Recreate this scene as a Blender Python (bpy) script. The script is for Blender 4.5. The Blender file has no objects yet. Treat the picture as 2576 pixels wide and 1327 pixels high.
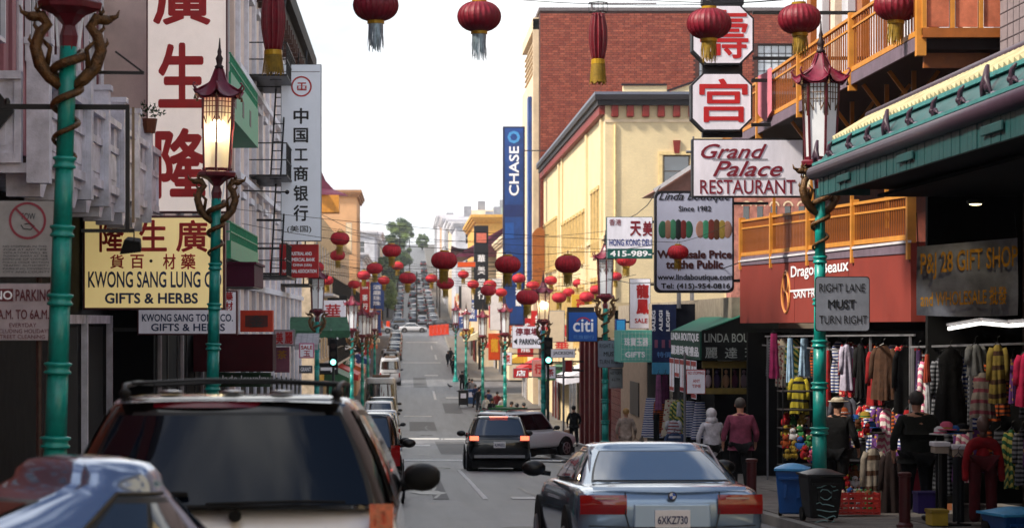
import bpy, bmesh, math, random
from mathutils import Vector, Matrix
random.seed(11)
SC = bpy.context.scene
COL = SC.collection
R = math.radians

# ---------------------------------------------------------------- camera, sky, sun, exposure
F, VX, VY, CZ = 6060.0, 1025.0, 810.0, 1.65
cam = bpy.data.cameras.new('camera'); camo = bpy.data.objects.new('camera', cam); COL.objects.link(camo)
camo.location = (0, 0, CZ); camo.rotation_euler = (R(90), 0, 0)
cam.sensor_width = 36; cam.lens = 36*F/2575.0
cam.shift_x = (2575/2-VX)/2575; cam.shift_y = (VY-1327/2)/2575
cam.clip_end = 6000
cam.dof.use_dof = True; cam.dof.focus_distance = 42; cam.dof.aperture_fstop = 3.6
SC.camera = camo
SUN_EL, SUN_AZ = 43, -112          # azimuth measured from +Y clockwise: the sun stands to the left, a little behind the camera
wd = bpy.data.worlds.new('World'); SC.world = wd; wd.use_nodes = True
nt = wd.node_tree; nt.nodes.clear()
def N(t, **k):
    n = nt.nodes.new(t)
    for a, b in k.items(): setattr(n, a, b)
    return n
sky = N('ShaderNodeTexSky', sky_type='NISHITA', sun_disc=False, sun_elevation=R(SUN_EL), sun_rotation=R(SUN_AZ))
sky.air_density = 1.0; sky.dust_density = 1.5
bg = N('ShaderNodeBackground'); bg.inputs[1].default_value = 0.095
tc = N('ShaderNodeTexCoord'); mp = N('ShaderNodeMapping'); mp.inputs['Scale'].default_value = (1, 1, 2.6); mp.inputs['Location'].default_value = (3.1, .4, .2)
nz = N('ShaderNodeTexNoise'); nz.inputs['Scale'].default_value = 1.9; nz.inputs['Detail'].default_value = 7; nz.inputs['Roughness'].default_value = .55
rp = N('ShaderNodeValToRGB'); rp.color_ramp.elements[0].position = .47; rp.color_ramp.elements[1].position = .6
nz2 = N('ShaderNodeTexNoise'); nz2.inputs['Scale'].default_value = 3.2; nz2.inputs['Detail'].default_value = 5
rp2 = N('ShaderNodeValToRGB'); rp2.color_ramp.elements[0].position = .3; rp2.color_ramp.elements[1].position = .6
rp2.color_ramp.elements[0].color = (7.3, 7.6, 8.0, 1); rp2.color_ramp.elements[1].color = (11.5, 11.4, 11.1, 1)
# cloud cover grows towards the horizon as a broken cloud deck does
sx = N('ShaderNodeSeparateXYZ'); mr = N('ShaderNodeMapRange'); mr.inputs[1].default_value = .02; mr.inputs[2].default_value = .42; mr.inputs[3].default_value = .3; mr.inputs[4].default_value = 0
ad = N('ShaderNodeMath', operation='ADD'); mx = N('ShaderNodeMix', data_type='RGBA')
L = nt.links.new
L(tc.outputs['Generated'], mp.inputs[0]); L(mp.outputs[0], nz.inputs['Vector']); L(mp.outputs[0], nz2.inputs['Vector'])
L(tc.outputs['Generated'], sx.inputs[0]); L(sx.outputs[2], mr.inputs[0]); L(nz.outputs[0], ad.inputs[0]); L(mr.outputs[0], ad.inputs[1])
L(ad.outputs[0], rp.inputs[0]); L(nz2.outputs[0], rp2.inputs[0])
L(rp.outputs[0], mx.inputs[0]); L(sky.outputs[0], mx.inputs[6]); L(rp2.outputs[0], mx.inputs[7])
L(mx.outputs[2], bg.inputs[0]); out = N('ShaderNodeOutputWorld'); L(bg.outputs[0], out.inputs[0])
sl = bpy.data.lights.new('sun', 'SUN'); sl.energy = 3.8; sl.angle = R(6); sl.color = (1, .9, .76)
so = bpy.data.objects.new('sun', sl); COL.objects.link(so)
a = R(SUN_AZ); e = R(SUN_EL)
so.rotation_euler = Vector((math.sin(a)*math.cos(e), math.cos(a)*math.cos(e), math.sin(e))).to_track_quat('Z', 'Y').to_euler()
so.location = (-40, -20, 60)
SC.view_settings.view_transform = 'Standard'; SC.view_settings.look = 'None'; SC.view_settings.exposure = 0.78; SC.view_settings.gamma = 1
SC.view_settings.use_curve_mapping = False

# ---------------------------------------------------------------- helpers
def S(Y): return F/Y
def P(x, y, Y): return Vector(((x-VX)*Y/F, Y, CZ+(VY-y)*Y/F))
KN = [(-60, 2.2), (0, 0), (50, -1.87), (100, -3.7), (150, -4.75), (185, -4.6), (225, -4.0), (260, -3.35), (300, -2.3), (340, -.8), (365, .13), (390, .75), (450, 3.3), (520, 6.8), (600, 11.6), (680, 17.6), (750, 23.6), (820, 28), (900, 30), (1000, 29), (1300, 15), (3000, -60), (5000, -90)]
def zg(Y):
    if Y <= KN[0][0]: return KN[0][1]
    for i in range(len(KN)-1):
        a, b = KN[i], KN[i+1]
        if Y <= b[0]:
            t = (Y-a[0])/(b[0]-a[0])
            p = KN[max(i-1, 0)]; q = KN[min(i+2, len(KN)-1)]
            h = b[0]-a[0]
            m0 = (b[1]-p[1])/(b[0]-p[0]) if b[0] != p[0] else 0
            m1 = (q[1]-a[1])/(q[0]-a[0])
            return (2*t**3-3*t*t+1)*a[1]+(t**3-2*t*t+t)*h*m0+(-2*t**3+3*t*t)*b[1]+(t**3-t*t)*h*m1
    return KN[-1][1]
def yroad(y):
    lo, hi = 8, 390
    for _ in range(50):
        m = (lo+hi)/2
        if VY+(CZ-zg(m))*S(m) > y: lo = m
        else: hi = m
    return lo
def C(r, g=None, b=None):
    if g is None: g = b = r
    f = lambda c: ((c/255)/12.92 if c/255 <= .04045 else (((c/255)+.055)/1.055)**2.4)
    return (f(r), f(g), f(b))
_M = {}
def mat(name, rgb, rough=.6, metal=0, var=.15, scale=4, bump=0, bscale=40, emit=0, ecol=None, coat=0, spec=.5, streak=0, ior=None):
    if name in _M: return _M[name]
    m = bpy.data.materials.new(name); _M[name] = m; m.use_nodes = True
    lum_ = .2126*rgb[0]+.7152*rgb[1]+.0722*rgb[2]; q_ = min(1, (max(.35*lum_+.65*max(rgb), .004)/.42)**.28); rgb = tuple(c*q_ for c in rgb)
    if rough > .55 and spec == .5: spec = .3
    n = m.node_tree.nodes; l = m.node_tree.links.new; b = n['Principled BSDF']
    b.inputs['Roughness'].default_value = rough; b.inputs['Metallic'].default_value = metal
    b.inputs['Coat Weight'].default_value = coat; b.inputs['Coat Roughness'].default_value = .04
    b.inputs['Specular IOR Level'].default_value = spec
    if ior: b.inputs['IOR'].default_value = ior
    c = (*rgb, 1); b.inputs['Base Color'].default_value = c
    if var or bump or streak:
        t = n.new('ShaderNodeTexCoord')
        v = n.new('ShaderNodeTexNoise'); v.inputs['Scale'].default_value = scale; v.inputs['Detail'].default_value = 6; v.inputs['Roughness'].default_value = .65
        if streak:
            mm = n.new('ShaderNodeMapping'); mm.inputs['Scale'].default_value = (1, 1, streak); l(t.outputs['Object'], mm.inputs[0]); l(mm.outputs[0], v.inputs['Vector'])
        else: l(t.outputs['Object'], v.inputs['Vector'])
        mr = n.new('ShaderNodeMapRange'); mr.inputs[1].default_value = .3; mr.inputs[2].default_value = .7; mr.inputs[3].default_value = 1-var*1.6; mr.inputs[4].default_value = 1+var*.6
        l(v.outputs[0], mr.inputs[0])
        mu = n.new('ShaderNodeMix'); mu.data_type = 'RGBA'; mu.blend_type = 'MULTIPLY'; mu.inputs[0].default_value = 1; mu.inputs[6].default_value = c
        l(mr.outputs[0], mu.inputs[7]); l(mu.outputs[2], b.inputs['Base Color'])
        if bump:
            w = n.new('ShaderNodeTexNoise'); w.inputs['Scale'].default_value = bscale; w.inputs['Detail'].default_value = 4; l(t.outputs['Object'], w.inputs['Vector'])
            bp = n.new('ShaderNodeBump'); bp.inputs['Strength'].default_value = bump; bp.inputs['Distance'].default_value = .02
            l(w.outputs[0], bp.inputs['Height']); l(bp.outputs[0], b.inputs['Normal'])
        rr = n.new('ShaderNodeMapRange'); rr.inputs[3].default_value = max(rough-.08, .02); rr.inputs[4].default_value = min(rough+.12, 1)
        if rough > .25: l(v.outputs[0], rr.inputs[0]); l(rr.outputs[0], b.inputs['Roughness'])
    if emit:
        b.inputs['Emission Color'].default_value = (*(ecol or rgb), 1); b.inputs['Emission Strength'].default_value = emit
    return m
def glass(name, rgb, rough=.03, ior=1.9):
    return mat(name, rgb, rough, 0, 0, spec=.7, ior=ior, coat=.4)

class MB:
    def __init__(s): s.v = []; s.f = []; s.m = []
    def add(s, vs, fs, mi=0):
        b = len(s.v); s.v += [tuple(v) for v in vs]; s.f += [[i+b for i in f] for f in fs]; s.m += [mi]*len(fs); return s
    def box(s, x0, x1, y0, y1, z0, z1, mi=0):
        return s.add([(x0, y0, z0), (x1, y0, z0), (x1, y1, z0), (x0, y1, z0), (x0, y0, z1), (x1, y0, z1), (x1, y1, z1), (x0, y1, z1)],
                     [(0, 3, 2, 1), (4, 5, 6, 7), (0, 1, 5, 4), (1, 2, 6, 5), (2, 3, 7, 6), (3, 0, 4, 7)], mi)
    def quad(s, a, b, c, d, mi=0): return s.add([a, b, c, d], [(0, 1, 2, 3)], mi)
    def bar(s, a, b, w, h=None, up=(0, 0, 1), mi=0):
        a = Vector(a); b = Vector(b); h = h or w; d = (b-a).normalized(); u = Vector(up)
        if abs(d.dot(u)) > .95: u = Vector((0, 1, 0))
        r = d.cross(u).normalized(); u = r.cross(d); vs = []
        for p in (a, b):
            for i, j in ((-1, -1), (1, -1), (1, 1), (-1, 1)): vs.append(p+r*i*w/2+u*j*h/2)
        return s.add(vs, [(0, 1, 2, 3), (7, 6, 5, 4), (0, 4, 5, 1), (1, 5, 6, 2), (2, 6, 7, 3), (3, 7, 4, 0)], mi)
    def tube(s, pts, r, n=8, mi=0, cap=True):
        pts = [Vector(p) for p in pts]; k = len(pts); rs = r if isinstance(r, (list, tuple)) else [r]*k
        vs = []; fs = []; pu = None
        for i, p in enumerate(pts):
            d = (pts[min(i+1, k-1)]-pts[max(i-1, 0)])
            d = d.normalized() if d.length > 1e-9 else Vector((0, 0, 1))
            if pu is None: pu = d.orthogonal().normalized()
            pu = (pu-d*pu.dot(d)); pu = pu.normalized() if pu.length > 1e-6 else d.orthogonal().normalized()
            w = d.cross(pu)
            for j in range(n):
                t = 2*math.pi*j/n; vs.append(p+(pu*math.cos(t)+w*math.sin(t))*rs[i])
        for i in range(k-1):
            for j in range(n): fs.append((i*n+j, i*n+(j+1) % n, (i+1)*n+(j+1) % n, (i+1)*n+j))
        if cap: fs += [tuple(range(n-1, -1, -1)), tuple((k-1)*n+j for j in range(n))]
        return s.add(vs, fs, mi)
    def lathe(s, prof, n=20, c=(0, 0, 0), mi=0, lob=0, nl=12):
        vs = []; fs = []; k = len(prof)
        for r, z in prof:
            for j in range(n):
                t = 2*math.pi*j/n; q = r*(1-lob*(.5-.5*math.cos(t*nl))) if lob else r
                vs.append((c[0]+q*math.cos(t), c[1]+q*math.sin(t), c[2]+z))
        for i in range(k-1):
            for j in range(n): fs.append((i*n+j, i*n+(j+1) % n, (i+1)*n+(j+1) % n, (i+1)*n+j))
        fs += [tuple(range(n-1, -1, -1)), tuple((k-1)*n+j for j in range(n))]
        return s.add(vs, fs, mi)
    def prism(s, poly, y0, y1, mi=0):
        n = len(poly); vs = [(x, y0, z) for x, z in poly]+[(x, y1, z) for x, z in poly]
        return s.add(vs, [tuple(range(n)), tuple(range(2*n-1, n-1, -1))]+[(i+n, (i+1) % n+n, (i+1) % n, i) for i in range(n)], mi)
    def prismx(s, poly, x0, x1, mi=0):
        n = len(poly); vs = [(x0, y, z) for y, z in poly]+[(x1, y, z) for y, z in poly]
        return s.add(vs, [tuple(range(n-1, -1, -1)), tuple(range(n, 2*n))]+[(i, (i+1) % n, (i+1) % n+n, i+n) for i in range(n)], mi)
    def grid(s, fn, nu, nv, mi=0, flip=False):
        vs = [fn(i/nu, j/nv) for j in range(nv+1) for i in range(nu+1)]; q = nu+1
        fs = [(j*q+i, j*q+i+1, (j+1)*q+i+1, (j+1)*q+i) for j in range(nv) for i in range(nu)]
        if flip: fs = [f[::-1] for f in fs]
        return s.add(vs, fs, mi)
    def ball(s, c, rx, ry=None, rz=None, n=10, mi=0):
        ry = ry or rx; rz = rz or rx; k = n//2+1; vs = []; fs = []
        for i in range(k+1):
            p = math.pi*i/k
            for j in range(n):
                t = 2*math.pi*j/n; vs.append((c[0]+rx*math.sin(p)*math.cos(t), c[1]+ry*math.sin(p)*math.sin(t), c[2]-rz*math.cos(p)))
        for i in range(k):
            for j in range(n): fs.append((i*n+j, i*n+(j+1) % n, (i+1)*n+(j+1) % n, (i+1)*n+j))
        return s.add(vs, fs, mi)
    def xf(s, M): s.v = [tuple(M @ Vector(v)) for v in s.v]; return s
    def mesh(s, name, mats, smooth=False, merge=False):
        me = bpy.data.meshes.new(name); me.from_pydata(s.v, [], s.f)
        for m in (mats if isinstance(mats, (list, tuple)) else [mats]): me.materials.append(m)
        if any(s.m): me.polygons.foreach_set('material_index', s.m)
        if merge:
            b = bmesh.new(); b.from_mesh(me); bmesh.ops.remove_doubles(b, verts=b.verts, dist=1e-4); bmesh.ops.recalc_face_normals(b, faces=b.faces); b.to_mesh(me); b.free()
        if smooth: me.shade_smooth()
        me.update(); return me
    def build(s, name, mats, parent=None, loc=None, smooth=False, bevel=0, merge=False, sub=0, rz=0):
        return link(name, s.mesh(name, mats, smooth, merge), parent, loc, bevel, sub, rz)
def link(name, me, parent=None, loc=None, bevel=0, sub=0, rz=0):
    o = bpy.data.objects.new(name, me); COL.objects.link(o)
    if parent: o.parent = parent
    if loc is not None: o.location = loc
    if rz: o.rotation_euler = (0, 0, rz)
    if bevel:
        b = o.modifiers.new('bevel', 'BEVEL'); b.width = bevel; b.segments = 2; b.limit_method = 'ANGLE'
    if sub:
        b = o.modifiers.new('sub', 'SUBSURF'); b.levels = sub; b.render_levels = sub
    return o
def tag(o, label=None, cat=None, group=None, kind=None):
    if label: o['label'] = label
    if cat: o['category'] = cat
    if group: o['group'] = group
    if kind: o['kind'] = kind
    return o
def thing(name, label, cat, loc=(0, 0, 0), rz=0, group=None):
    o = bpy.data.objects.new(name, None); COL.objects.link(o); o.location = loc; o.rotation_euler = (0, 0, rz); o.empty_display_size = .2
    return tag(o, label, cat, group)
def copy_tree(o, parent=None):
    c = o.copy(); COL.objects.link(c); c.parent = parent
    for ch in list(o.children): copy_tree(ch, c)
    return c
XA, YA, ZA = Vector((1, 0, 0)), Vector((0, 1, 0)), Vector((0, 0, 1))
_G = {}
def glyph(text, bold, shear):
    k = (text, shear)
    if k not in _G:
        c = bpy.data.curves.new('t', 'FONT'); c.body = text; c.shear = shear; c.resolution_u = 3; c.align_x = 'CENTER'; c.space_line = .9
        o = bpy.data.objects.new('t', c); COL.objects.link(o); bpy.context.view_layer.update()
        me = bpy.data.meshes.new_from_object(o.evaluated_get(bpy.context.evaluated_depsgraph_get()))
        vs = [v.co.copy() for v in me.vertices]; fs = [list(p.vertices) for p in me.polygons]
        bpy.data.objects.remove(o); bpy.data.curves.remove(c); bpy.data.meshes.remove(me)
        _G[k] = (vs, fs, min(v.x for v in vs), max(v.x for v in vs), min(v.y for v in vs), max(v.y for v in vs))
    return _G[k]
def letters(parent, text, o, u, v, w, h, m, bold=0, shear=0, name='lettering', off=.008):
    vs, fs, x0, x1, y0, y1 = glyph(text, bold, shear); n = u.cross(v)
    b = MB(); o = Vector(o); bd = bold*.9; x0 -= bd; x1 += bd; y0 -= bd; y1 += bd
    for i, (dx, dy) in enumerate([(0, 0)] if not bd else [(0, 0), (bd, 0), (-bd, 0), (0, bd), (0, -bd), (bd*.7, bd*.7), (-bd*.7, bd*.7), (bd*.7, -bd*.7), (-bd*.7, -bd*.7)]):
        b.add([o+u*((p.x+dx-x0)/(x1-x0)*w)+v*((p.y+dy-y0)/(y1-y0)*h)+n*(off+i*.0006) for p in vs], fs)
    return b.build(name, m, parent)
def skin(name, joints, edges, m, parent, sub=2, loc=None):
    me = bpy.data.meshes.new('sk'); me.from_pydata([j[0] for j in joints], edges, [])
    o = bpy.data.objects.new('sk', me); COL.objects.link(o)
    md = o.modifiers.new('s', 'SKIN'); md.use_smooth_shade = True
    for i, j in enumerate(joints):
        r = j[1]; me.skin_vertices[0].data[i].radius = r if isinstance(r, tuple) else (r, r); me.skin_vertices[0].data[i].use_root = (i == 0)
    sb = o.modifiers.new('u', 'SUBSURF'); sb.levels = sub
    bpy.context.view_layer.update()
    nm = bpy.data.meshes.new_from_object(o.evaluated_get(bpy.context.evaluated_depsgraph_get()))
    bpy.data.objects.remove(o); bpy.data.meshes.remove(me)
    nm.materials.clear()
    for q in (m if isinstance(m, (list, tuple)) else [m]): nm.materials.append(q)
    nm.shade_smooth()
    return link(name, nm, parent, loc)

# ---------------------------------------------------------------- materials
lanr_near = mat('lantern_silk_shaded', C(142, 12, 42), .5, var=.25, scale=5, bump=.3, bscale=25)  # lantern silk darkened; the near lanterns' backlit shade is in the colour
asph = mat('asphalt', C(108, 109, 115), .48, var=.3, scale=.9, bump=.5, bscale=60)
n_ = asph.node_tree.nodes; l_ = asph.node_tree.links.new; b_ = n_['Principled BSDF']; t_ = n_.new('ShaderNodeTexCoord'); m_ = n_.new('ShaderNodeMapping'); m_.inputs['Scale'].default_value = (1.6, .05, 1); v_ = n_.new('ShaderNodeTexNoise'); v_.inputs['Scale'].default_value = 1.6; v_.inputs['Detail'].default_value = 5
l_(t_.outputs['Object'], m_.inputs[0]); l_(m_.outputs[0], v_.inputs['Vector']); r_ = n_.new('ShaderNodeMapRange'); r_.inputs[1].default_value = .35; r_.inputs[2].default_value = .65; r_.inputs[3].default_value = .68; r_.inputs[4].default_value = 1.15; l_(v_.outputs[0], r_.inputs[0])
k_ = b_.inputs['Base Color'].links[0].from_socket; x_ = n_.new('ShaderNodeMix'); x_.data_type = 'RGBA'; x_.blend_type = 'MULTIPLY'; x_.inputs[0].default_value = 1; l_(k_, x_.inputs[6]); l_(r_.outputs[0], x_.inputs[7]); l_(x_.outputs[2], b_.inputs['Base Color'])
asph2 = mat('asphalt_patch', C(95, 96, 100), .6, var=.2, scale=1.5, bump=.5, bscale=60)
conc = mat('pavement_concrete', C(120, 116, 112), .8, var=.25, scale=1.5, bump=.4, bscale=30)
kerbm = mat('kerb_stone', C(140, 138, 134), .8, var=.2, scale=2)
paintw = mat('road_paint', C(205, 205, 205), .6, var=.3, scale=5)
earth = mat('hill_ground', C(110, 108, 100), .9, var=.3, scale=.05)
teal = mat('teal_paint', C(16, 158, 148), .38, var=.22, scale=5, bump=.15, bscale=20, coat=.2)
gold = mat('dragon_bronze', C(120, 84, 44), .42, .35, var=.5, scale=14, bump=.8, bscale=45)
lred = mat('lamp_red', C(120, 24, 44), .4, var=.3, scale=8)
lroof = mat('lamp_roof_maroon', C(132, 30, 58), .36, var=.25, scale=6, coat=.3)
frost = mat('frosted_pane', C(205, 208, 212), .35, var=.08, scale=3, emit=.12)  # panes of the unlit lamps, with a faint glow added
lit = mat('lit_pane', C(250, 244, 225), .32, var=0); lit.node_tree.nodes['Principled BSDF'].inputs['Transmission Weight'].default_value = .85
bulb = mat('lamp_bulb', (1, 1, .9), .4, var=0, emit=26, ecol=(1, .84, .5))
blk = mat('black_iron', C(24, 24, 27), .45, var=.2)
blkm = mat('matte_black', C(14, 14, 16), .75, var=.2)
greym = mat('galvanised_steel', C(150, 150, 155), .45, .5, var=.2)
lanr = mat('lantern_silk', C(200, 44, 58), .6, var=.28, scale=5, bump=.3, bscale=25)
lanr2 = mat('lantern_silk_crimson', C(140, 12, 38), .5, var=.25, scale=9, bump=.3, bscale=30)
yel = mat('gold_fringe', C(152, 122, 34), .6, var=.3, scale=12)
silf = mat('silver_fringe', C(150, 172, 184), .35, .3, var=.3, scale=12)
capg = mat('lantern_cap_gold', C(190, 150, 30), .4, .3, var=.2)
rubber = mat('tyre_rubber', C(22, 22, 24), .8, var=.1)
alloy = mat('alloy_rim', C(170, 172, 178), .3, .8, var=.1)
tail = mat('tail_lamp_red', C(158, 10, 14), .1, var=.1, coat=.8)
tailon = mat('lit_tail_lamp', C(230, 30, 20), .2, var=0, emit=2.2, ecol=(1, .12, .06))
amber = mat('amber_lamp', C(186, 52, 14), .12, var=.45, scale=22, coat=.9)
cgl = glass('car_glass', C(10, 16, 26))
cgl2 = glass('car_glass_sky_tint', C(20, 58, 96), ior=2.7)  # sky reflection painted into the glass as a blue base colour
wgl = glass('window_glass', C(70, 82, 96), .08, 1.8)
wgl2 = glass('dark_window_glass', C(26, 28, 34), .08, 1.7)
wwh = mat('window_white', C(215, 220, 228), .15, var=.3, scale=.8, coat=.5)
white = mat('white_paint', C(218, 216, 222), .55, var=.12, scale=2)
whitegrey = mat('weathered_white', C(222, 222, 234), .6, var=.28, scale=2.2, bump=.2)
signw = mat('sign_white', C(228, 226, 238), .4, var=.14, scale=2.5, emit=.07, streak=.3)  # faint glow added to brighten every white face, flags and panels too
silver = mat('sign_silver', C(226, 233, 244), .35, 0, var=.06, scale=1, emit=.06)  # faint glow added to brighten the silver sign
cream = mat('backlit_cream', C(240, 222, 170), .4, var=.08, scale=.9, emit=.2, ecol=C(255, 225, 150))
creamt = mat('backlit_pale', C(232, 222, 218), .4, var=.1, scale=.9, emit=.26, ecol=C(230, 215, 205))
red = mat('sign_red', C(190, 20, 28), .5, var=.12)
dred = mat('deep_red', C(182, 16, 24), .5, var=.15)
navy = mat('sign_navy', C(18, 32, 84), .5, var=.15)
blue = mat('chase_blue', C(16, 70, 150), .35, var=.35, scale=.6)
black = mat('print_black', C(22, 22, 26), .55, var=.05)
pw = mat('print_white', C(235, 235, 240), .5, var=.04, emit=.05)
maroon = mat('print_maroon', C(134, 18, 40), .5, var=.05)
# ---------------------------------------------------------------- ground, road, pavements
XL, XR = -2.55, 5.3           # kerb lines
CROSS = [(108, 120), (212, 228), (350, 378)]
def incross(y): return any(a < y < b for a, b in CROSS)
ys = [-60, -30]+[i*4 for i in range(0, 225)]+[950, 1050, 1300, 2000, 3000, 5000]
def strip(name, x0, x1, y0, y1, dz, m, nx=1, side=0.0, drop=0, yy=None, kind='structure', crown=0):
    Y = [y for y in (yy or ys) if y0 < y < y1]; Y = [y0]+Y+[y1]; b = MB(); q = nx+1
    vs = [(x0+(x1-x0)*i/nx, y, zg(y)+dz+crown*(1-(2*i/nx-1)**2)) for y in Y for i in range(q)]
    fs = [(j*q+i, j*q+i+1, (j+1)*q+i+1, (j+1)*q+i) for j in range(len(Y)-1) for i in range(nx)]
    b.add(vs, fs)
    if drop:
        for xx, fl in ((x0, 0), (x1, 1)):
            n = len(Y); v2 = [(xx, y, zg(y)+dz) for y in Y]+[(xx, y, zg(y)+dz-drop) for y in Y]
            b.add(v2, [((i, i+1, n+i+1, n+i) if fl else (i+1, i, n+i, n+i+1)) for i in range(n-1)])
        for yy_ in (Y[0], Y[-1]): b.quad((x0, yy_, zg(yy_)+dz-drop), (x1, yy_, zg(yy_)+dz-drop), (x1, yy_, zg(yy_)+dz), (x0, yy_, zg(yy_)+dz))
    o = b.build(name, m); o['kind'] = kind; return o
strip('ground', -900, 900, -60, 5000, -.06, earth, 8)
strip('road', XL, XR, -60, 820, .004, asph, 6, crown=.05)
for k, (a0, b0) in enumerate(CROSS):
    for x0, x1 in ((-70, XL-.001), (XR+.001, 70)): strip('road', x0, x1, a0, b0, .004, asph, 2)
segs = [(-60, 108), (120, 212), (228, 350), (378, 820)]
for a0, b0 in segs:
    strip('pavement', XL-9, XL-.16, a0, b0, .14, conc, 1, drop=.3)
    strip('pavement', XR+.16, XR+10, a0, b0, .14, conc, 1, drop=.3)
    strip('kerb', XL-.157, XL, a0, b0, .15, kerbm, 1, drop=.3)
    strip('kerb', XR, XR+.157, a0, b0, .15, kerbm, 1, drop=.3)
# slab joints on the near pavement that shows between the bins and the cars: each slab its own piece
slab = MB().box(-.74, .74, -.74, .74, 0, .012).mesh('slab', mat('slab_concrete', C(128, 122, 116), .8, var=.3, scale=2, bump=.4))
pav = [o for o in bpy.data.objects if o.name.startswith('pavement')][1]
for j in range(24):
    for i in range(2):
        y = 24+j*1.52; o = link('slab', slab, pav, (XR+.95+i*1.52, y, zg(y)+.141)); o.rotation_euler = (-math.atan(.0375), 0, 0)
# painted markings, patches (sheets above the road)
def mark(x0, x1, ya, yb, name='road_marking', m=paintw, dz=.062):
    Ya, Yb = yroad(ya), yroad(yb)
    if Ya > Yb: Ya, Yb = Yb, Ya
    X0, X1 = (x0-VX)/S(Ya), (x1-VX)/S(Ya); b = MB()
    n = max(2, int((Yb-Ya)/3)+1)
    for i in range(n):
        a0 = Ya+(Yb-Ya)*i/n; b0 = Ya+(Yb-Ya)*(i+1)/n
        b.quad((X0, a0, zg(a0)+dz), (X1, a0, zg(a0)+dz), (X1, b0, zg(b0)+dz), (X0, b0, zg(b0)+dz))
    o = b.build(name, m); o['kind'] = 'structure'
mark(1012, 1195, 1163, 1158.5); mark(1016, 1105, 1107, 1103.5); mark(1044, 1082, 1124, 1120.5); mark(1110, 1290, 1107, 1105)
mark(1200, 1430, 1163, 1160)
mark(1012, 1108, 914, 911.5); mark(1092, 1098, 1006, 984); mark(1068, 1102, 946, 943.5); mark(1122, 1158, 1003, 1000)
mark(1015, 1085, 1049, 1047); mark(1095, 1100, 905, 893); mark(1085, 1088, 880, 870); mark(1020, 1100, 862, 860.5)
mark(1215, 1228, 1262, 1185); mark(1290, 1350, 1262, 1256)
for x0, x1, ya, yb in ((1030, 1100, 1085, 1062), (1110, 1200, 1145, 1112), (1040, 1075, 975, 950), (1090, 1130, 1262, 1180), (1120, 1165, 1040, 1015)):
    mark(x0, x1, ya, yb, 'road_patch', asph2, .058)
for y, x in ((33, 1.6), (70, .9), (128, 1.0)):
    b = MB(); b.lathe([(.34, 0), (.34, .012), (.3, .018)], 24); o = b.build('manhole_cover', mat('iron_cover', C(58, 56, 56), .5, .4, var=.3), None, (x, y, zg(y)+.055)); o['kind'] = 'structure'

# ---------------------------------------------------------------- walls and windows
def wall(b, o, u, v, W, H, ops, rv=.14, mi=0, n=None):
    """a wall sheet with real openings and reveals; ops = (u0,u1,v0,v1)"""
    o = Vector(o); n = n or u.cross(v)
    us = sorted({0, W, *[q for p in ops for q in p[:2]]}); vs = sorted({0, H, *[q for p in ops for q in p[2:4]]})
    us = [q for q in us if 0 <= q <= W]; vs = [q for q in vs if 0 <= q <= H]
    g = lambda a, c, d=0: o+u*a+v*c-n*d
    for i in range(len(us)-1):
        run = None
        for j in range(len(vs)-1):
            cu = (us[i]+us[i+1])/2; cv = (vs[j]+vs[j+1])/2
            op = any(p[0] < cu < p[1] and p[2] < cv < p[3] for p in ops)
            if not op and run is None: run = j
            if run is not None and (op or j == len(vs)-2):
                e = j if op else j+1; b.quad(g(us[i], vs[run]), g(us[i+1], vs[run]), g(us[i+1], vs[e]), g(us[i], vs[e]), mi); run = None
    for u0, u1, v0, v1 in [p[:4] for p in ops]:
        for (p, q) in (((u0, v0), (u1, v0)), ((u1, v0), (u1, v1)), ((u1, v1), (u0, v1)), ((u0, v1), (u0, v0))):
            b.quad(g(*p), g(*p, rv), g(*q, rv), g(*q), mi)
_W = {}
def window(parent, o, u, v, w, h, fm, pm, nu=2, nv=2, fw=.06, rv=.12, name='window', pname='pane', sill=None):
    """a framed window set back in its opening, the pane a sub-part"""
    key = (round(w, 3), round(h, 3), tuple(u), fm.name, pm.name, nu, nv, fw)
    n = u.cross(v)
    if key not in _W:
        b = MB(); Mx = Matrix((u, v, n)).transposed().to_4x4()
        for x0, x1, y0, y1 in ((0, w, 0, fw), (0, w, h-fw, h), (0, fw, fw, h-fw), (w-fw, w, fw, h-fw)): b.box(x0, x1, y0, y1, -.03, .05)
        for i in range(1, nu): b.box(w*i/nu-fw*.3, w*i/nu+fw*.3, fw, h-fw, -.012, .032)
        for j in range(1, nv): b.box(fw, w-fw, h*j/nv-fw*.3, h*j/nv+fw*.3, -.014, .034)
        p = MB().box(fw*.5, w-fw*.5, fw*.5, h-fw*.5, -.025, -.015)
        _W[key] = (b.xf(Mx).mesh(name, fm), p.xf(Mx).mesh(pname, pm))
    f = link(name, _W[key][0], parent, Vector(o)-n*rv*.7); link(pname, _W[key][1], f)
    return f
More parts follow.
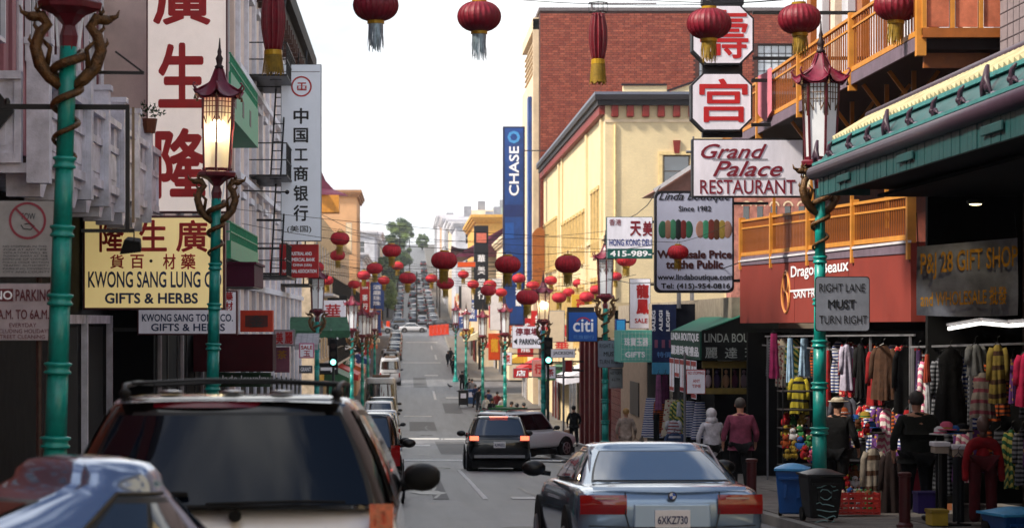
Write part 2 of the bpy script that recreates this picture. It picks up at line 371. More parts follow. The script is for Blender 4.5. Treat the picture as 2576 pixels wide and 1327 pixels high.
def bldg(name, label, X, Y0, Y1, z1, m, side, street=(), end=(), depth=14, z0=None, fm=white, pm=wgl2, nu=2, nv=2, cornice=None, cm=None, back=.3, cat='building', far=False):
    """side=+1 stands right of the street (street face looks to -X), -1 left. street/end: lists of (offset along, up, w, h) measured from Y0 / from the street corner"""
    z0 = zg((Y0+Y1)/2)-3 if z0 is None else z0
    H = z1-z0; Ld = Y1-Y0
    t = thing(name, label, cat, (X, Y0, z0)); b = MB()
    if side > 0: so_, su = Vector((0, Ld, 0)), -YA
    else: so_, su = Vector((0, 0, 0)), YA
    sops = []
    for (a, z, w, h) in street:
        z -= z0; c = Ld-a-w if side > 0 else a; sops.append((c, c+w, z, z+h))
    wall(b, so_, su, ZA, Ld, H, sops)
    eo = Vector((0, 0, 0)) if side > 0 else Vector((-depth, 0, 0))
    eops = []
    for (a, z, w, h) in end:
        z -= z0; c = a if side > 0 else depth-a-w; eops.append((c, c+w, z, z+h))
    wall(b, eo, XA, ZA, depth, H, eops)
    x0, x1 = (0, depth) if side > 0 else (-depth, 0)
    b.quad((x0, 0, H), (x1, 0, H), (x1, Ld, H), (x0, Ld, H)); b.quad((x1, Ld, 0), (x0, Ld, 0), (x0, Ld, H), (x1, Ld, H))
    xb = depth if side > 0 else -depth
    b.quad((xb, 0, 0), (xb, Ld, 0), (xb, Ld, H), (xb, 0, H))
    wl = b.build('wall', m, t)
    for c in sops: window(t, so_+su*c[0]+ZA*c[2], su, ZA, c[1]-c[0], c[3]-c[2], fm, pm, nu, nv, fw=.06 if not far else .12)
    for c in eops: window(t, eo+XA*c[0]+ZA*c[2], XA, ZA, c[1]-c[0], c[3]-c[2], fm, pm, nu, nv, fw=.06 if not far else .12)
    if cornice:
        ch, cp = cornice; c = MB(); s = -side
        for k, (f0, f1, pr) in enumerate(((0, .35, .45), (.35, .7, .75), (.7, 1.15, 1))):
            p = cp*pr; xa, xc = (-p, depth) if side > 0 else (-depth, p)
            c.box(xa, xc, -p, Ld, H-ch+ch*f0, H-ch+ch*f1)
        c.build('cornice', cm or m, t)
    return t
def rows(y0, n, dy, w, z, h): return [(y0+i*dy, z, w, h) for i in range(n)]

# palette of walls
def bricked(m, sc=3.2, dist=.02, mortar=.86):
    n = m.node_tree.nodes; l = m.node_tree.links.new; b = n['Principled BSDF']
    t = n.new('ShaderNodeTexCoord'); sp = n.new('ShaderNodeSeparateXYZ'); ad_ = n.new('ShaderNodeMath'); cb = n.new('ShaderNodeCombineXYZ'); bt_ = n.new('ShaderNodeTexBrick')
    l(t.outputs['Object'], sp.inputs[0]); l(sp.outputs[0], ad_.inputs[0]); l(sp.outputs[1], ad_.inputs[1]); l(ad_.outputs[0], cb.inputs[0]); l(sp.outputs[2], cb.inputs[1]); l(cb.outputs[0], bt_.inputs[0])
    bt_.inputs['Scale'].default_value = sc; bt_.inputs['Mortar Size'].default_value = .02; bt_.inputs['Color1'].default_value = (1, 1, 1, 1); bt_.inputs['Color2'].default_value = (.93, .93, .93, 1); bt_.inputs['Mortar'].default_value = (mortar, mortar, mortar, 1)
    lk = b.inputs['Base Color'].links[0].from_socket; mu = n.new('ShaderNodeMix'); mu.data_type = 'RGBA'; mu.blend_type = 'MULTIPLY'; mu.inputs[0].default_value = 1; l(lk, mu.inputs[6]); l(bt_.outputs[0], mu.inputs[7]); l(mu.outputs[2], b.inputs['Base Color'])
    bp = n.new('ShaderNodeBump'); bp.inputs['Strength'].default_value = .6; bp.inputs['Distance'].default_value = dist; bp.invert = True; l(bt_.outputs['Fac'], bp.inputs['Height']); l(bp.outputs[0], b.inputs['Normal']); return m
m_white = mat('painted_stucco_white', C(206, 206, 214), .8, var=.2, scale=.8, bump=.2)
m_cream = mat('painted_stucco_cream', C(226, 204, 172), .8, var=.15, scale=.8, bump=.2)
m_yel = mat('yellow_painted_brick', C(230, 210, 168), .75, var=.09, scale=.5, bump=.25, bscale=12)
bricked(m_yel)
m_tan = mat('tan_stucco', C(206, 164, 126), .8, var=.15, scale=.6)
m_pink = mat('pink_panel', C(176, 120, 126), .7, var=.25, scale=1.2, streak=.2)
m_grey = mat('grey_stucco', C(150, 150, 156), .8, var=.2, scale=.8)
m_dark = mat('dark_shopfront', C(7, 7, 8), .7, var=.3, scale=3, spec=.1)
m_dk2 = mat('dark_interior', C(8, 7, 8), .95, var=.3, scale=1)  # near-black: the shade inside the shops is put into the colour
m_brick = mat('brick_red', C(160, 80, 60), .8, var=.18, scale=1.4, bump=.3)
m_brick2 = mat('brick_brown', C(148, 70, 54), .8, var=.2, scale=1.7, bump=.3)
m_brick3 = mat('brick_pale', C(168, 88, 66), .8, var=.3, scale=1.1, bump=.3)
m_mortar = mat('mortar', C(96, 58, 52), .9, var=.2)
ochre = mat('ochre_paint', C(168, 96, 34), .5, var=.18, scale=5)
ochrel = mat('ochre_paint_light', C(208, 140, 52), .5, var=.15, scale=4)
lav = mat('lavender_trim', C(128, 112, 128), .6, var=.2)

# ---------------------------------------------------------------- right side, far to near
# red brick block behind the yellow building
BX, BY, BD = 9.9, 180.0, 22.5
bt = thing('brick_building', 'tall red brick building with gridded steel windows behind the yellow building', 'building', (BX, BY, -6))
ztop = CZ+(VY-28)/S(BY)+6; sB = S(BY)
H = ztop
wins = [((1757-VX)/sB-BX, (1820-VX)/sB-BX), ((1905-VX)/sB-BX, (1995-VX)/sB-BX)]
zw = CZ+(VY-200)/sB+6; hw = 88/sB
b = MB(); ops = [(wins[0][0], wins[0][1], zw, zw+hw), (wins[1][0], wins[1][1], zw, zw+hw)]
b2 = MB(); wall(b2, (0, 0, 0), XA, ZA, BD, H, ops, rv=.35)
b2.quad((0, 20, 0), (0, 0, 0), (0, 0, H), (0, 20, H)); b2.quad((0, 0, H), (BD, 0, H), (BD, 20, H), (0, 20, H)); b2.quad((BD, 0, 0), (BD, 20, 0), (BD, 20, H), (BD, 0, H)); b2.quad((BD, 20, 0), (0, 20, 0), (0, 20, H), (BD, 20, H))
b2.build('wall', m_mortar, bt)
bw, bh = .44, .172; bricks = []
r = 0; z = 8.0
while z+bh < H-.05:
    x = .03 if r % 2 else -.27
    while x < BD-.05:
        x0 = max(x, .02); x1 = min(x+bw-.035, BD-.02); hit = any(o_[0] < x1 and o_[1] > x0 and o_[2] < z+bh and o_[3] > z for o_ in ops)
        if x1-x0 > .1 and not hit: bricks.append((x0, x1, z, z+bh-.03))
        x += bw
    z += bh; r += 1
bms = [MB().box(0, bw-.035, -.035, .02, 0, bh-.03).mesh('brick', q) for q in (m_brick, m_brick2, m_brick3)]
full = [q for q in bricks if abs(q[1]-q[0]-(bw-.035)) < .01 and q[2] > H-9 and q[0] < 13]
random.shuffle(full); single = set(full[:300]); st = MB()
for q in bricks:
    if q in single: link('brick', random.choice(bms), bt, (q[0], random.uniform(-.012, .006), q[2]))
    else: st.box(q[0], q[1], -.035+random.uniform(-.012, .006), .01, q[2], q[3], random.choice((0, 0, 1, 1, 2)))
o = st.build('brick_courses', [m_brick, m_brick2, m_brick3], bt); o['kind'] = 'stuff'
for q in ops:
    window(bt, Vector((q[0], .2, q[2])), XA, ZA, q[1]-q[0], q[3]-q[2], mat('steel_sash', C(70, 66, 66), .6), wwh, 5, 4, fw=.09)
    MB().box(q[0]-.1, q[1]+.1, -.12, .02, q[2]-.18, q[2]-.02).build('sill', m_brick2, bt)
MB().box(-.1, BD, -.12, 20, H, H+.25).box(4, 4.15, 3, 3.15, H+.25, H+1).box(4, 9, 3, 3.1, H+.9, H+1).build('coping', mat('metal_coping', C(120, 110, 112), .6), bt)
# pale concrete frame on its street face
MB().box(-.45, -.02, 1.5, 19, 0, H-4.6).box(-.45, -.02, 1.5, 1.9, H-4.6, H-.4).box(-.45, -.02, 1.5, 19, H-1.2, H-.3).build('street_facade', m_cream, bt)
MB().box(-.75, -.47, 3, 5, CZ+6+(VY-760)/32, CZ+6+(VY-262)/32).build('blue_panel', blue, bt)
for k in range(7): MB().box(-.3, -.1, 2.1, 18.5, H-4.4+k*.42, H-4.32+k*.42).build('rail', m_cream, bt)

# yellow building
t = bldg('yellow_building', 'yellow painted brick corner building with dark cornice and tall narrow windows', 10.0, 122, 177, CZ+(VY-248)/S(122), m_yel, 1,
         street=[(2.5+i*2.1, z, .95, 3.0) for z in (5.4,) for i in range(3)]+[(13+i*2.6, 5.2, .9, 2.5) for i in range(8)]+[(38+i*2.2, 5.4, .9, 3.0) for i in range(7)]+[(2.5+i*2.1, .6, .95, 3.1) for i in range(3)]+[(13+i*2.6, .4, .9, 3.1) for i in range(8)]+[(38+i*2.2, .6, .9, 3.1) for i in range(7)],
         end=[((1668-VX)/S(122)-10.0, CZ+(VY-470)/S(122), 1.35, 1.6)], depth=11, fm=mat('brown_sash', C(96, 70, 44), .6), pm=wgl, nu=1, nv=2)
Hy = CZ+(VY-248)/S(122)-(zg(149.5)-3)
cdk = mat('cornice_dark', C(50, 44, 52), .6, var=.2); crd = mat('red_bracket', C(140, 44, 38), .6)
c = MB().box(-.55, 11, -.55, 55, Hy-.1, Hy+.16).box(-.4, 11, -.4, 55, Hy-.36, Hy-.1); c.build('cornice', cdk, t)
MB().box(-.56, 11, -.56, 55, Hy+.162, Hy+.3).build('cornice_flashing', mat('lead_flashing', C(110, 116, 134), .5), t)
for i in range(14): MB().box(.3+i*.78, .66+i*.78, -.32, -.005, Hy-.95, Hy-.36).build('bracket', crd, t, bevel=.05)
MB().box(-.3, -.003, 0, 55, Hy-.8, Hy-.365).build('frieze', crd, t)
MB().box(-.02, 11, -.05, -.004, Hy-1.2, Hy-1.05).build('string_course', m_cream, t)
MB().prism([(3.2, Hy+.3), (7.6, Hy+.3), (5.6, Hy+.95), (5.0, Hy+.95)], -.3, .2).box(.9, 3.1, -.2, .3, Hy+.3, Hy+.62).build('parapet', m_yel, t)
MB().bar((3.1, -.33, Hy+.35), (5.0, -.33, Hy+1.0), .1).bar((5.0, -.33, Hy+1.0), (5.7, -.33, Hy+1.0), .1).bar((5.7, -.33, Hy+1.0), (7.7, -.33, Hy+.35), .1).bar((.8, -.23, Hy+.68), (3.1, -.23, Hy+.68), .1).build('parapet_coping', cdk, t)
xw = (1668-VX)/S(122)-10; zw = CZ+(VY-470)/S(122)-(zg(149.5)-3)
MB().box(xw-.25, xw+1.6, -.1, -.004, zw+1.62, zw+1.78).box(xw-.25, xw-.06, -.08, -.004, zw-.1, zw+1.62).build('window_hood', mat('cream_trim', C(232, 206, 150), .7), t)
MB().prism([(xw+.55, zw+1.7), (xw+.8, zw+1.7), (xw+.86, zw+2.35), (xw+.49, zw+2.35)], -.14, -.006).build('keystone', crd, t)
osur = mat('window_trim_ochre', C(214, 184, 124), .6, var=.15)
for o_, n_, dy, z_, h_ in ((2.5, 3, 2.1, 5.4, 3.0), (13, 8, 2.6, 5.2, 2.5), (38, 7, 2.2, 5.4, 3.0), (2.5, 3, 2.1, .6, 3.1), (13, 8, 2.6, .4, 3.1), (38, 7, 2.2, .6, 3.1)):
    zq = z_-(zg(149.5)-3)
    for i in range(n_):
        a_ = o_+i*dy; MB().box(-.16, -.003, a_-.2, a_-.02, zq-.1, zq+h_+.1).box(-.16, -.003, a_+.92, a_+1.12, zq-.1, zq+h_+.1).box(-.2, -.003, a_-.25, a_+1.17, zq+h_+.11, zq+h_+.3).box(-.2, -.003, a_-.25, a_+1.17, zq-.25, zq-.11).build('window_surround', osur, t)
MB().tube([(-.06, 33, 0), (-.06, 33, Hy-.8)], .09).build('downpipe', m_yel, t)
for y in (1.2, 11.5, 36): MB().box(-.14, -.004, y, y+.7, 0, Hy-.9).build('pilaster', m_yel, t)
for z in (4.4, 9.0): MB().box(-.1, -.005, 0, 55, z+7.6-3, z+7.8-3).build('string_course', m_yel, t)
for x_, z_ in ((2.6, 3.0), (6.8, 5.6), (7.4, 2.4)): MB().box(x_, x_+.5, -.12, -.005, z_+2, z_+2.35).build('wall_vent', greym, t, bevel=.01)
MB().tube([(3.9, -.06, 0), (3.9, -.06, 7.2), (6.1, -.06, 7.6), (6.1, -.06, Hy-1.3)], .04, 6).build('conduit', m_yel, t); MB().tube([(.5, -.07, 0), (.5, -.07, Hy-1.3)], .06, 8).build('downpipe', mat('cream_trim', C(232, 206, 150)), t)
# ochre hoarding at its far corner
t = thing('ochre_panel', 'plain ochre panel with arched top hung on the far end of the yellow building', 'sign', (9.6, 168, zg(168)))
z0, z1 = CZ+(VY-740)/36-zg(168), CZ+(VY-580)/36-zg(168)
MB().prism([(-.9, z0), (-.05, z0), (-.05, z1), (-.3, z1+.25), (-.6, z1+.15), (-.9, z1-.2)], 0, .15).build('panel', ochre, t)
MB().bar((-.05, .07, z0+.3), (.4, .07, z0+.3), .06).bar((-.05, .07, z1-.3), (.4, .07, z1-.3), .06).build('bracket', blk, t)

# buildings further along on the right up to Broadway and up the hill
bldg('shop_building', 'pale two storey shop building past the brick block', 9.6, 228, 262, 10, m_cream, 1, street=rows(2, 8, 4, 1.6, 4, 2.4)+rows(2, 8, 4, 1.6, 0, 2.2), far=True, cornice=(.6, .5))
t = bldg('pagoda_building', 'cream building with upswept purple pagoda roof on the right', 7.9, 262, 300, 9, m_cream, 1, street=rows(2, 7, 5, 2, 3.5, 2.6)+rows(2, 7, 5, 2, -.5, 2.4), end=[(1, 3.5, 2, 2.6)], far=True)
Hh = 9-(zg(281)-3)
rf = MB()
def prf(u_, v_):
    y = -2+42*v_; k = abs(2*v_-1)**4
    x = -3.2+6*u_; return (x, y, Hh+(1.2*(1-u_)**3*k)+3.4*u_**1.6*1.0-.3)
rf.grid(prf, 8, 16); rf.grid(lambda u_, v_: (prf(u_, v_)[0], prf(u_, v_)[1], prf(u_, v_)[2]-.3), 8, 16, flip=True)
rf.prism([(-3.0, Hh-.3), (2.7, Hh-.3), (2.7, Hh+3)], -1.9, -1.6)
rf.build('roof', mat('purple_roof_tile', C(116, 42, 74), .5, var=.3, scale=3), t, smooth=True)
bldg('apartment_block', 'yellow apartment block beside the hill street beyond the pagoda roof', 8.6, 302, 345, 15, mat('yellow_stucco', C(214, 166, 84), .8), 1, street=rows(2, 9, 4.5, 2, 8, 2.2)+rows(2, 9, 4.5, 2, 4, 2.2)+rows(2, 9, 4.5, 2, 0, 2.2), end=[(1.5, 10, 1.6, 2), (5, 10, 1.6, 2)], far=True, cornice=(.8, .7))
hw = [('white_house', 'white flat roofed corner house at the foot of the hill, right', 7.6, 382, 415, 17.5, m_white), ('white_house', 'cream house second up the hill on the right', 7.6, 417, 450, 19, m_cream),
      ('grey_house', 'grey house third up the hill on the right', 7.8, 452, 490, 21, m_grey), ('white_house', 'pale house with tall front halfway up the hill', 7.5, 492, 530, 23, m_white),
      ('tan_house', 'tan house near the hill top on the right', 7.8, 532, 580, 25, m_tan), ('white_house', 'highest white house on the right hilltop', 7.8, 582, 640, 27.5, m_white),
      ('grey_house', 'small grey house at the hill crest', 8, 642, 720, 30, m_grey)]
for nm, lb, X, a0, b0, z1, mm in hw:
    zz = [z for z in (z1-3.5, z1-7, z1-10.5) if z > zg(a0)+1]
    bldg(nm, lb, X, a0, b0, z1, mm, 1, street=[q for z in zz for q in rows(3, int((b0-a0-4)/6), 6, 2.4, z, 2)], end=[q for z in zz for q in ((1.5, z, 1.8, 2), (5, z, 1.8, 2), (9, z, 1.8, 2))], far=True, cornice=(.7, .5), cm=white)
hc = [(1150, 545, 480), (1185, 528, 560), (1225, 545, 500), (1240, 522, 640), (1105, 556, 600), (1205, 560, 440)]
hl = ['stepped white roof box above the pagoda roof', 'pale rooftop tower left of the tall blue bank sign', 'grey flat roofed block against the blue sign', 'distant greenish apartment top beside the blue sign', 'small pale block left of the skyline gap', 'low white block over the navy bank sign']
for i, (x, y, Y) in enumerate(hc):
    s = S(Y); X0 = (x-VX)/s; w = 60/s; z1 = CZ+(VY-y)/s; z0 = zg(Y)-2
    t = thing('hilltop_building', hl[i], 'building', (X0, Y, z0), 0); W_ = MB(); ops = [(w*.1+k*w*.3, w*.1+k*w*.3+w*.16, z1-z0-3.2-q*3.4, z1-z0-1.4-q*3.4) for k in range(3) for q in range(3)]
    wall(W_, (0, 0, 0), XA, ZA, w, z1-z0, ops); Hq = z1-z0
    W_.quad((0, 12, 0), (0, 0, 0), (0, 0, Hq), (0, 12, Hq)); W_.quad((w, 0, 0), (w, 12, 0), (w, 12, Hq), (w, 0, Hq)); W_.quad((0, 0, Hq), (w, 0, Hq), (w, 12, Hq), (0, 12, Hq))
    W_.build('wall', [m_white, m_cream, m_grey, mat('greenish_stucco', C(176, 190, 172), .8), m_cream, m_white][i], t)
    for q in ops: window(t, Vector((q[0], 0, q[2])), XA, ZA, q[1]-q[0], q[3]-q[2], white, wgl2, 1, 2, fw=.12)
    MB().box(w*.3, w*.6, 2, 6, Hq, Hq+2.2).build('roof_box', m_grey, t)

# ---------------------------------------------------------------- left side, far to near
lh = [('white_house', 'bright white flat roofed house left of the tree', -5.2, 380, 420, 16, m_white), ('grey_house', 'grey house behind the white one on the left hill', -5.4, 422, 470, 17, m_grey), ('cream_house', 'cream house under the hilltop tree, left', -5.6, 472, 540, 18, m_cream), ('white_house', 'low white house just below the hilltop tree', -6, 542, 620, 22, m_white)]
for nm, lb, X, a0, b0, z1, mm in lh:
    zz = [z for z in (z1-3.5, z1-7, z1-10.5) if z > zg(a0)+1]
    bldg(nm, lb, X, a0, b0, z1, mm, -1, street=[q for z in zz for q in rows(3, int((b0-a0-4)/6), 6, 2.4, z, 2)], end=[q for z in zz for q in ((1.5, z, 2, 2), (5.5, z, 2, 2), (9.5, z, 2, 2))], far=True, cornice=(.7, .5), cm=white)
bldg('tan_building', 'tan four storey building with plain end wall beyond the bank sign', -4.15, 196, 211, CZ+(VY-480)/S(196), m_tan, -1, street=rows(2, 4, 3.4, 1.5, 8.5, 2)+rows(2, 4, 3.4, 1.5, 5, 2)+rows(2, 4, 3.4, 1.5, 1.5, 2), depth=9, far=True, cornice=(.5, .4), cm=mat('tan_trim', C(170, 130, 100), .7))
bldg('grey_building', 'grey and white building with bay front before the hill, left', -4.3, 229, 268, 8.2, m_white, -1, street=rows(2, 8, 4.5, 2, 4.5, 2.2)+rows(2, 8, 4.5, 2, 1, 2.2), end=[(1.5, 4.5, 1.6, 2)], far=True, cornice=(.5, .5))
bldg('beige_building', 'beige low building before Broadway on the left', -4.6, 270, 348, 6.8, m_cream, -1, street=rows(3, 14, 5, 2.2, 3, 2.2), end=[(1.5, 3, 1.6, 2)], far=True, cornice=(.5, .5))
t = bldg('stone_building', 'cream stone corner building with small pagoda turret and balconies past the first crossing', -4.7, 121, 194, 7.4, mat('stone_cream', C(204, 184, 158), .8, var=.3, scale=2), -1, street=rows(3, 16, 4.4, 2.6, 3.3, 2.6)+rows(3, 16, 4.4, 2.6, -.4, 2.6), end=[(1, 3.3, 1.4, 2.4), (3.6, 3.3, 1.4, 2.4)], nu=3, nv=1)
Hs = 7.4-(zg(157.5)-3)
MB().lathe([(1.5, 0), (1.3, .12), (.7, .35), (.28, .8), (.06, 1.3), (.02, 1.7)], 4, (.1, 6, Hs+.9)).build('turret_roof', lroof, t)
MB().box(-.9, 1.1, 5, 7, Hs, Hs+.9).build('turret', ochrel, t)
for z in (3.0, -.7):
    zz = z-(zg(157.5)-3)
    MB().box(0, .9, 2, 72, zz, zz+.12).build('balcony_floor', m_white, t)
    q = MB().box(.85, .9, 2, 72, zz+.95, zz+1.0)
    for k in range(140): q.box(.86, .89, 2+k*.5, 2.03+k*.5, zz+.12, zz+.95)
    q.build('balcony_rail', blk, t)

# pink-beige building with black cornice and fire escapes
Y0, Y1 = 66, 106
zc = CZ+(VY-155)/S(Y1)
wallL = mat('pale_pink_block', C(232, 212, 202), .8, var=.15, scale=1, bump=.2)
t = bldg('fire_escape_building', 'tall pale building with black overhanging cornice and fire escapes behind the bank sign', -4.75, Y0, Y1, zc, wallL, -1,
         street=[q for z in (3.2, 6.2, 9.2) for q in rows(1.5, 11, 3.5, 1.3, z, 1.9)], end=[(1.2+k*2.4, z, 1.2, 1.9) for k in range(4) for z in (3.2, 6.2, 9.2)], depth=10, fm=white, pm=wgl2)
zb = zg(86)-3; Hh = zc-zb
c = MB().box(0, .75, -.7, 40, Hh-.5, Hh+.1).box(-10, .5, -.5, 40, Hh-1.0, Hh-.5).box(-10, .25, -.3, 40, Hh-1.3, Hh-1.0); c.build('cornice', mat('dark_cornice', C(40, 34, 38), .7, var=.3), t)
for k in range(28): MB().box(.02, .62, .3+k*1.42, .55+k*1.42, Hh-1.5, Hh-1.02).build('bracket', mat('cornice_bracket', C(96, 66, 56), .7), t)
for (yy, zz) in ((6, 3.0), (6, 6.0), (6, 9.0), (22, 3.0), (22, 6.0), (22, 9.0)):
    z = zz-zb; fe = MB().box(.02, 1.15, yy, yy+5.5, z, z+.06)
    fe.build('fire_escape', blk, t); rl = MB()
    for zz2 in (.5, 1.0): rl.bar((1.13, yy, z+zz2), (1.13, yy+5.5, z+zz2), .035).bar((.02, yy, z+zz2), (1.13, yy, z+zz2), .035)
    for k in range(23): rl.bar((1.13, yy+k*.25, z), (1.13, yy+k*.25, z+1.0), .02)
    rl.bar((.6, yy+1, z), (.6, yy+4, z+3.0), .05).bar((.9, yy+1, z), (.9, yy+4, z+3.0), .05)
    for k in range(10): rl.bar((.6, yy+1+.3*k, z+.3*k), (.9, yy+1+.3*k, z+.3*k), .03)
    rl.build('railing', blk, t)
sh = MB()
for k in range(10): sh.box(-.1, .05, 1.2+k*3.9, 4.6+k*3.9, zg(66+4*k)-zb+.2, zg(66+4*k)-zb+2.9)
sh.build('shop_windows', m_dark, t)

plw = mat('pilaster_white', C(226, 226, 236), .6, var=.15)
for k in range(12): MB().box(.0, .12, .5+k*3.5, .82+k*3.5, 3.5, Hh-1.4).build('pilaster', plw, t)
for z in (2.95, 5.95, 8.95): MB().box(.0, .18, 0, 40, z-zb-.35, z-zb-.18).build('string_course', plw, t)
for k in range(11):
    for z in (3.2, 6.2, 9.2): MB().box(.0, .16, 1.35+k*3.5, 2.95+k*3.5, z-zb+1.93, z-zb+2.1).build('window_hood', plw, t)
# building carrying the green box balconies, behind the Kwong Sang signs
t = bldg('pipe_building', 'pale pink building with downpipes and green box balconies behind the vertical herb shop sign', -4.9, 46, 65.5, 15, wallL, -1,
         street=[q for z in (3.0, 6.2, 9.4, 12.4) for q in rows(1.2, 5, 3.8, 1.5, z, 2.0)], end=[(1+k*2.2, z, 1.2, 2) for k in range(3) for z in (3.0, 6.2, 9.4, 12.4)], depth=9)
zb = zg(55.75)-3
for y in (.4, 5, 10, 18): MB().tube([(.1, y, 3), (.1, y, 15-zb)], .07, 8).build('downpipe', greym, t)
MB().box(-.02, .35, 0, 19.5, 2.6-zb, 2.85-zb).build('ledge', mat('maroon_ledge', C(92, 24, 44), .6), t)
gb = mat('jade_paint', C(30, 160, 116), .5, var=.2)
for (y0, z0, h) in ((7.9, CZ+4.6, 1.0), (7.9, CZ+1.43, .4)):
    z = z0-zb; q = MB()
    q.box(0, .95, y0, y0+9.8, z, z+.08).box(.9, .95, y0, y0+9.8, z+.08, z+h).box(0, .9, y0, y0+.05, z+.08, z+h); q.build('balcony_box', gb, t)
    rl = MB()
    for k in range(40): rl.bar((.93, y0+k*.25, z+h), (.93, y0+k*.25, z+h+.42), .02)
    for zz in (.2, .42): rl.bar((.93, y0, z+h+zz), (.93, y0+9.8, z+h+zz), .03).bar((0, y0+.03, z+h+zz), (.93, y0+.03, z+h+zz), .03)
    rl.build('balcony_rail', gb, t)
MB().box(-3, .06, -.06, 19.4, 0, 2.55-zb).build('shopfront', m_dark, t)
for k in range(9): MB().box(.062, .09, .3+k*2.1, .36+k*2.1, 1.0, 2.5-zb).build('shutter_post', mat('gate_grey', C(60, 60, 64), .5), t)
# painted emblem marks on the green box
for k in range(3): MB().box(.952, .956, 9+k*2.6, 9.6+k*2.6, CZ+4.6-zb+.3, CZ+4.6-zb+.7).build('emblem', black, t)

# white balustraded balcony building, near left
t = thing('balcony_building', 'dark brick and pink building wrapped by a white panelled balcony at far left', 'building', (-4.6, 30, zg(30)))
zl = lambda y, s: CZ+(VY-y)/s-zg(30)
zB, zT = zl(430, 202), zl(115, 202)
bk = mat('brown_wall_brick', C(92, 68, 46), .85, var=.35, scale=6, bump=.6, bscale=14)
b = MB(); wall(b, (-9, .9, 0), XA, ZA, 9-1.3, 14, [(9-1.3-3.2, 9-1.3-1.6, zT-.5, zT+2.6), (9-1.3-6.5, 9-1.3-4.5, zT-.5, zT+2.6)]); b.quad((-1.3, .9, 0), (-1.3, 15.9, 0), (-1.3, 15.9, 14), (-1.3, .9, 14)); b.quad((-9, .9, 14), (-1.3, .9, 14), (-1.3, 15.9, 14), (-9, 15.9, 14)); b.quad((-9, 15.9, 0), (-9, .9, 0), (-9, .9, 14), (-9, 15.9, 14)); b.quad((-1.3, 15.9, 0), (-9, 15.9, 0), (-9, 15.9, 14), (-1.3, 15.9, 14))
b.build('wall', bk, t)
for a0 in (9-1.3-3.2, 9-1.3-6.5): window(t, Vector((-9+a0, .9, zT-.5)), XA, ZA, 1.6 if a0 > 4 else 2.0, 3.1, mat('blue_grey_sash', C(70, 84, 100), .6), wgl2, 2, 3)
# pink corrugated cladding above the balcony on the street side
pk = MB()
for k in range(36): pk.box(-1.28, -1.18-(.05 if k % 2 else 0), 2.2+k*.38, 2.2+k*.38+.36, zT-.9, 14)
pk.build('pink_cladding', m_pink, t)
for k in range(4):
    window(t, Vector((-1.05, 3+k*3.3, zT+.5)), YA, ZA, 1.1, 2.2, white, wgl2, 2, 2)
    MB().tube([(-1.02, 4.9+k*3.1, zT-.8), (-1.02, 4.9+k*3.1, 14)], .05).build('downpipe', white, t)
# balcony: front (facing the camera) and street side; each panel a piece
MB().box(-6, -.001, 0, 15, zB-.02, zB+.1).build('balcony_floor', whitegrey, t)
def balpanel(x0, x1, y0, y1, z0, z1):
    """framed panel between (x0,y0) and (x1,y1)"""
    A = Vector((x0, y0, 0)); B = Vector((x1, y1, 0)); d = (B-A); Ln = d.length; u = d.normalized(); q = MB()
    Mx = Matrix((u, Vector((0, 0, 1)), u.cross(ZA))).transposed().to_4x4(); Mx.translation = A
    H_ = z1-z0
    def bx(a, b_, c, e, d0, d1): q.box(a, b_, z0+c, z0+e, d0, d1)
    bx(.0, Ln, H_-.1, H_, -.1, .1); bx(0, Ln, 0, .12, -.07, .07)
    bx(0, .09, .12, H_-.1, -.06, .06); bx(Ln-.09, Ln, .12, H_-.1, -.06, .06)
    hh = H_*.56; bx(.09, Ln-.09, hh, hh+.1, -.06, .06); bx(.09, Ln-.09, .12, hh, -.02, .02)
    bx(.2, Ln-.2, .22, hh-.1, .02, .035)
    m_ = (hh+.1+H_-.1)/2
    bx(.09, Ln*.3, hh+.1, H_-.1, -.03, .03); bx(Ln*.72, Ln-.09, hh+.1, H_-.1, -.03, .03)
    q.xf(Mx); return q
for k in range(7):
    y0 = k*2.0+.2; y1 = y0+1.8
    balpanel(0, 0, y0, y1, zB+.1, zT-.32).build('balcony_panel', whitegrey, t)
    MB().box(-.14, .14, y0-.24, y0+.02, zB-.15, zT+.02).box(-.17, .17, y0-.27, y0+.05, zT+.02, zT+.1).build('balcony_post', whitegrey, t)
for k in range(3):
    x1 = -.2-k*2.3
    balpanel(x1-2.1, x1, 0, 0, zB+.1, zT-.32).build('balcony_panel', whitegrey, t)
    MB().box(x1-2.32, x1-2.08, -.14, .14, zB-.15, zT).build('balcony_post', whitegrey, t)
for k in range(10):
    MB().prismx([(.3+k*1.45, zB), (.3+k*1.45+.55, zB), (.3+k*1.45+.55, zB-.12), (.3+k*1.45+.25, zB-.3), (.3+k*1.45, zB-.3)], -.45, -.02).build('balcony_bracket', whitegrey, t)
# plaque with arrow end on the front
MB().prism([(-2.6, zT-1.05), (-.46, zT-1.05), (-.28, zT-.82), (-.46, zT-.6), (-2.6, zT-.6)], -.16, -.075).build('arrow_plaque', mat('plaque_dark_green', C(22, 34, 30), .4), t)
# dark ground floor shopfront
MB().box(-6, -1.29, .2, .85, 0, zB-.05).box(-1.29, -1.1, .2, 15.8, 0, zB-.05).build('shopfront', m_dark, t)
for y, nm in ((8.6, 0), (12.0, 1), (15.5, 2)):
    MB().box(-1.09, -.98, y, y+.12, 0, 2.9).build('door_post', whitegrey, t)
for y in (8.75, 12.2):
    MB().box(-1.09, -1.0, y, y+3.2, 2.75, 2.9).build('door_lintel', whitegrey, t); q = MB()
    for k in range(20): q.box(-1.095, -1.06, y+.05+k*.13, y+.08+k*.13, .1, 2.7)
    for k in range(5): q.box(-1.098, -1.075, y, y+2.6, .3+k*.55, .33+k*.55)
    q.build('folding_gate', mat('gate_grey', C(60, 60, 64), .5), t)
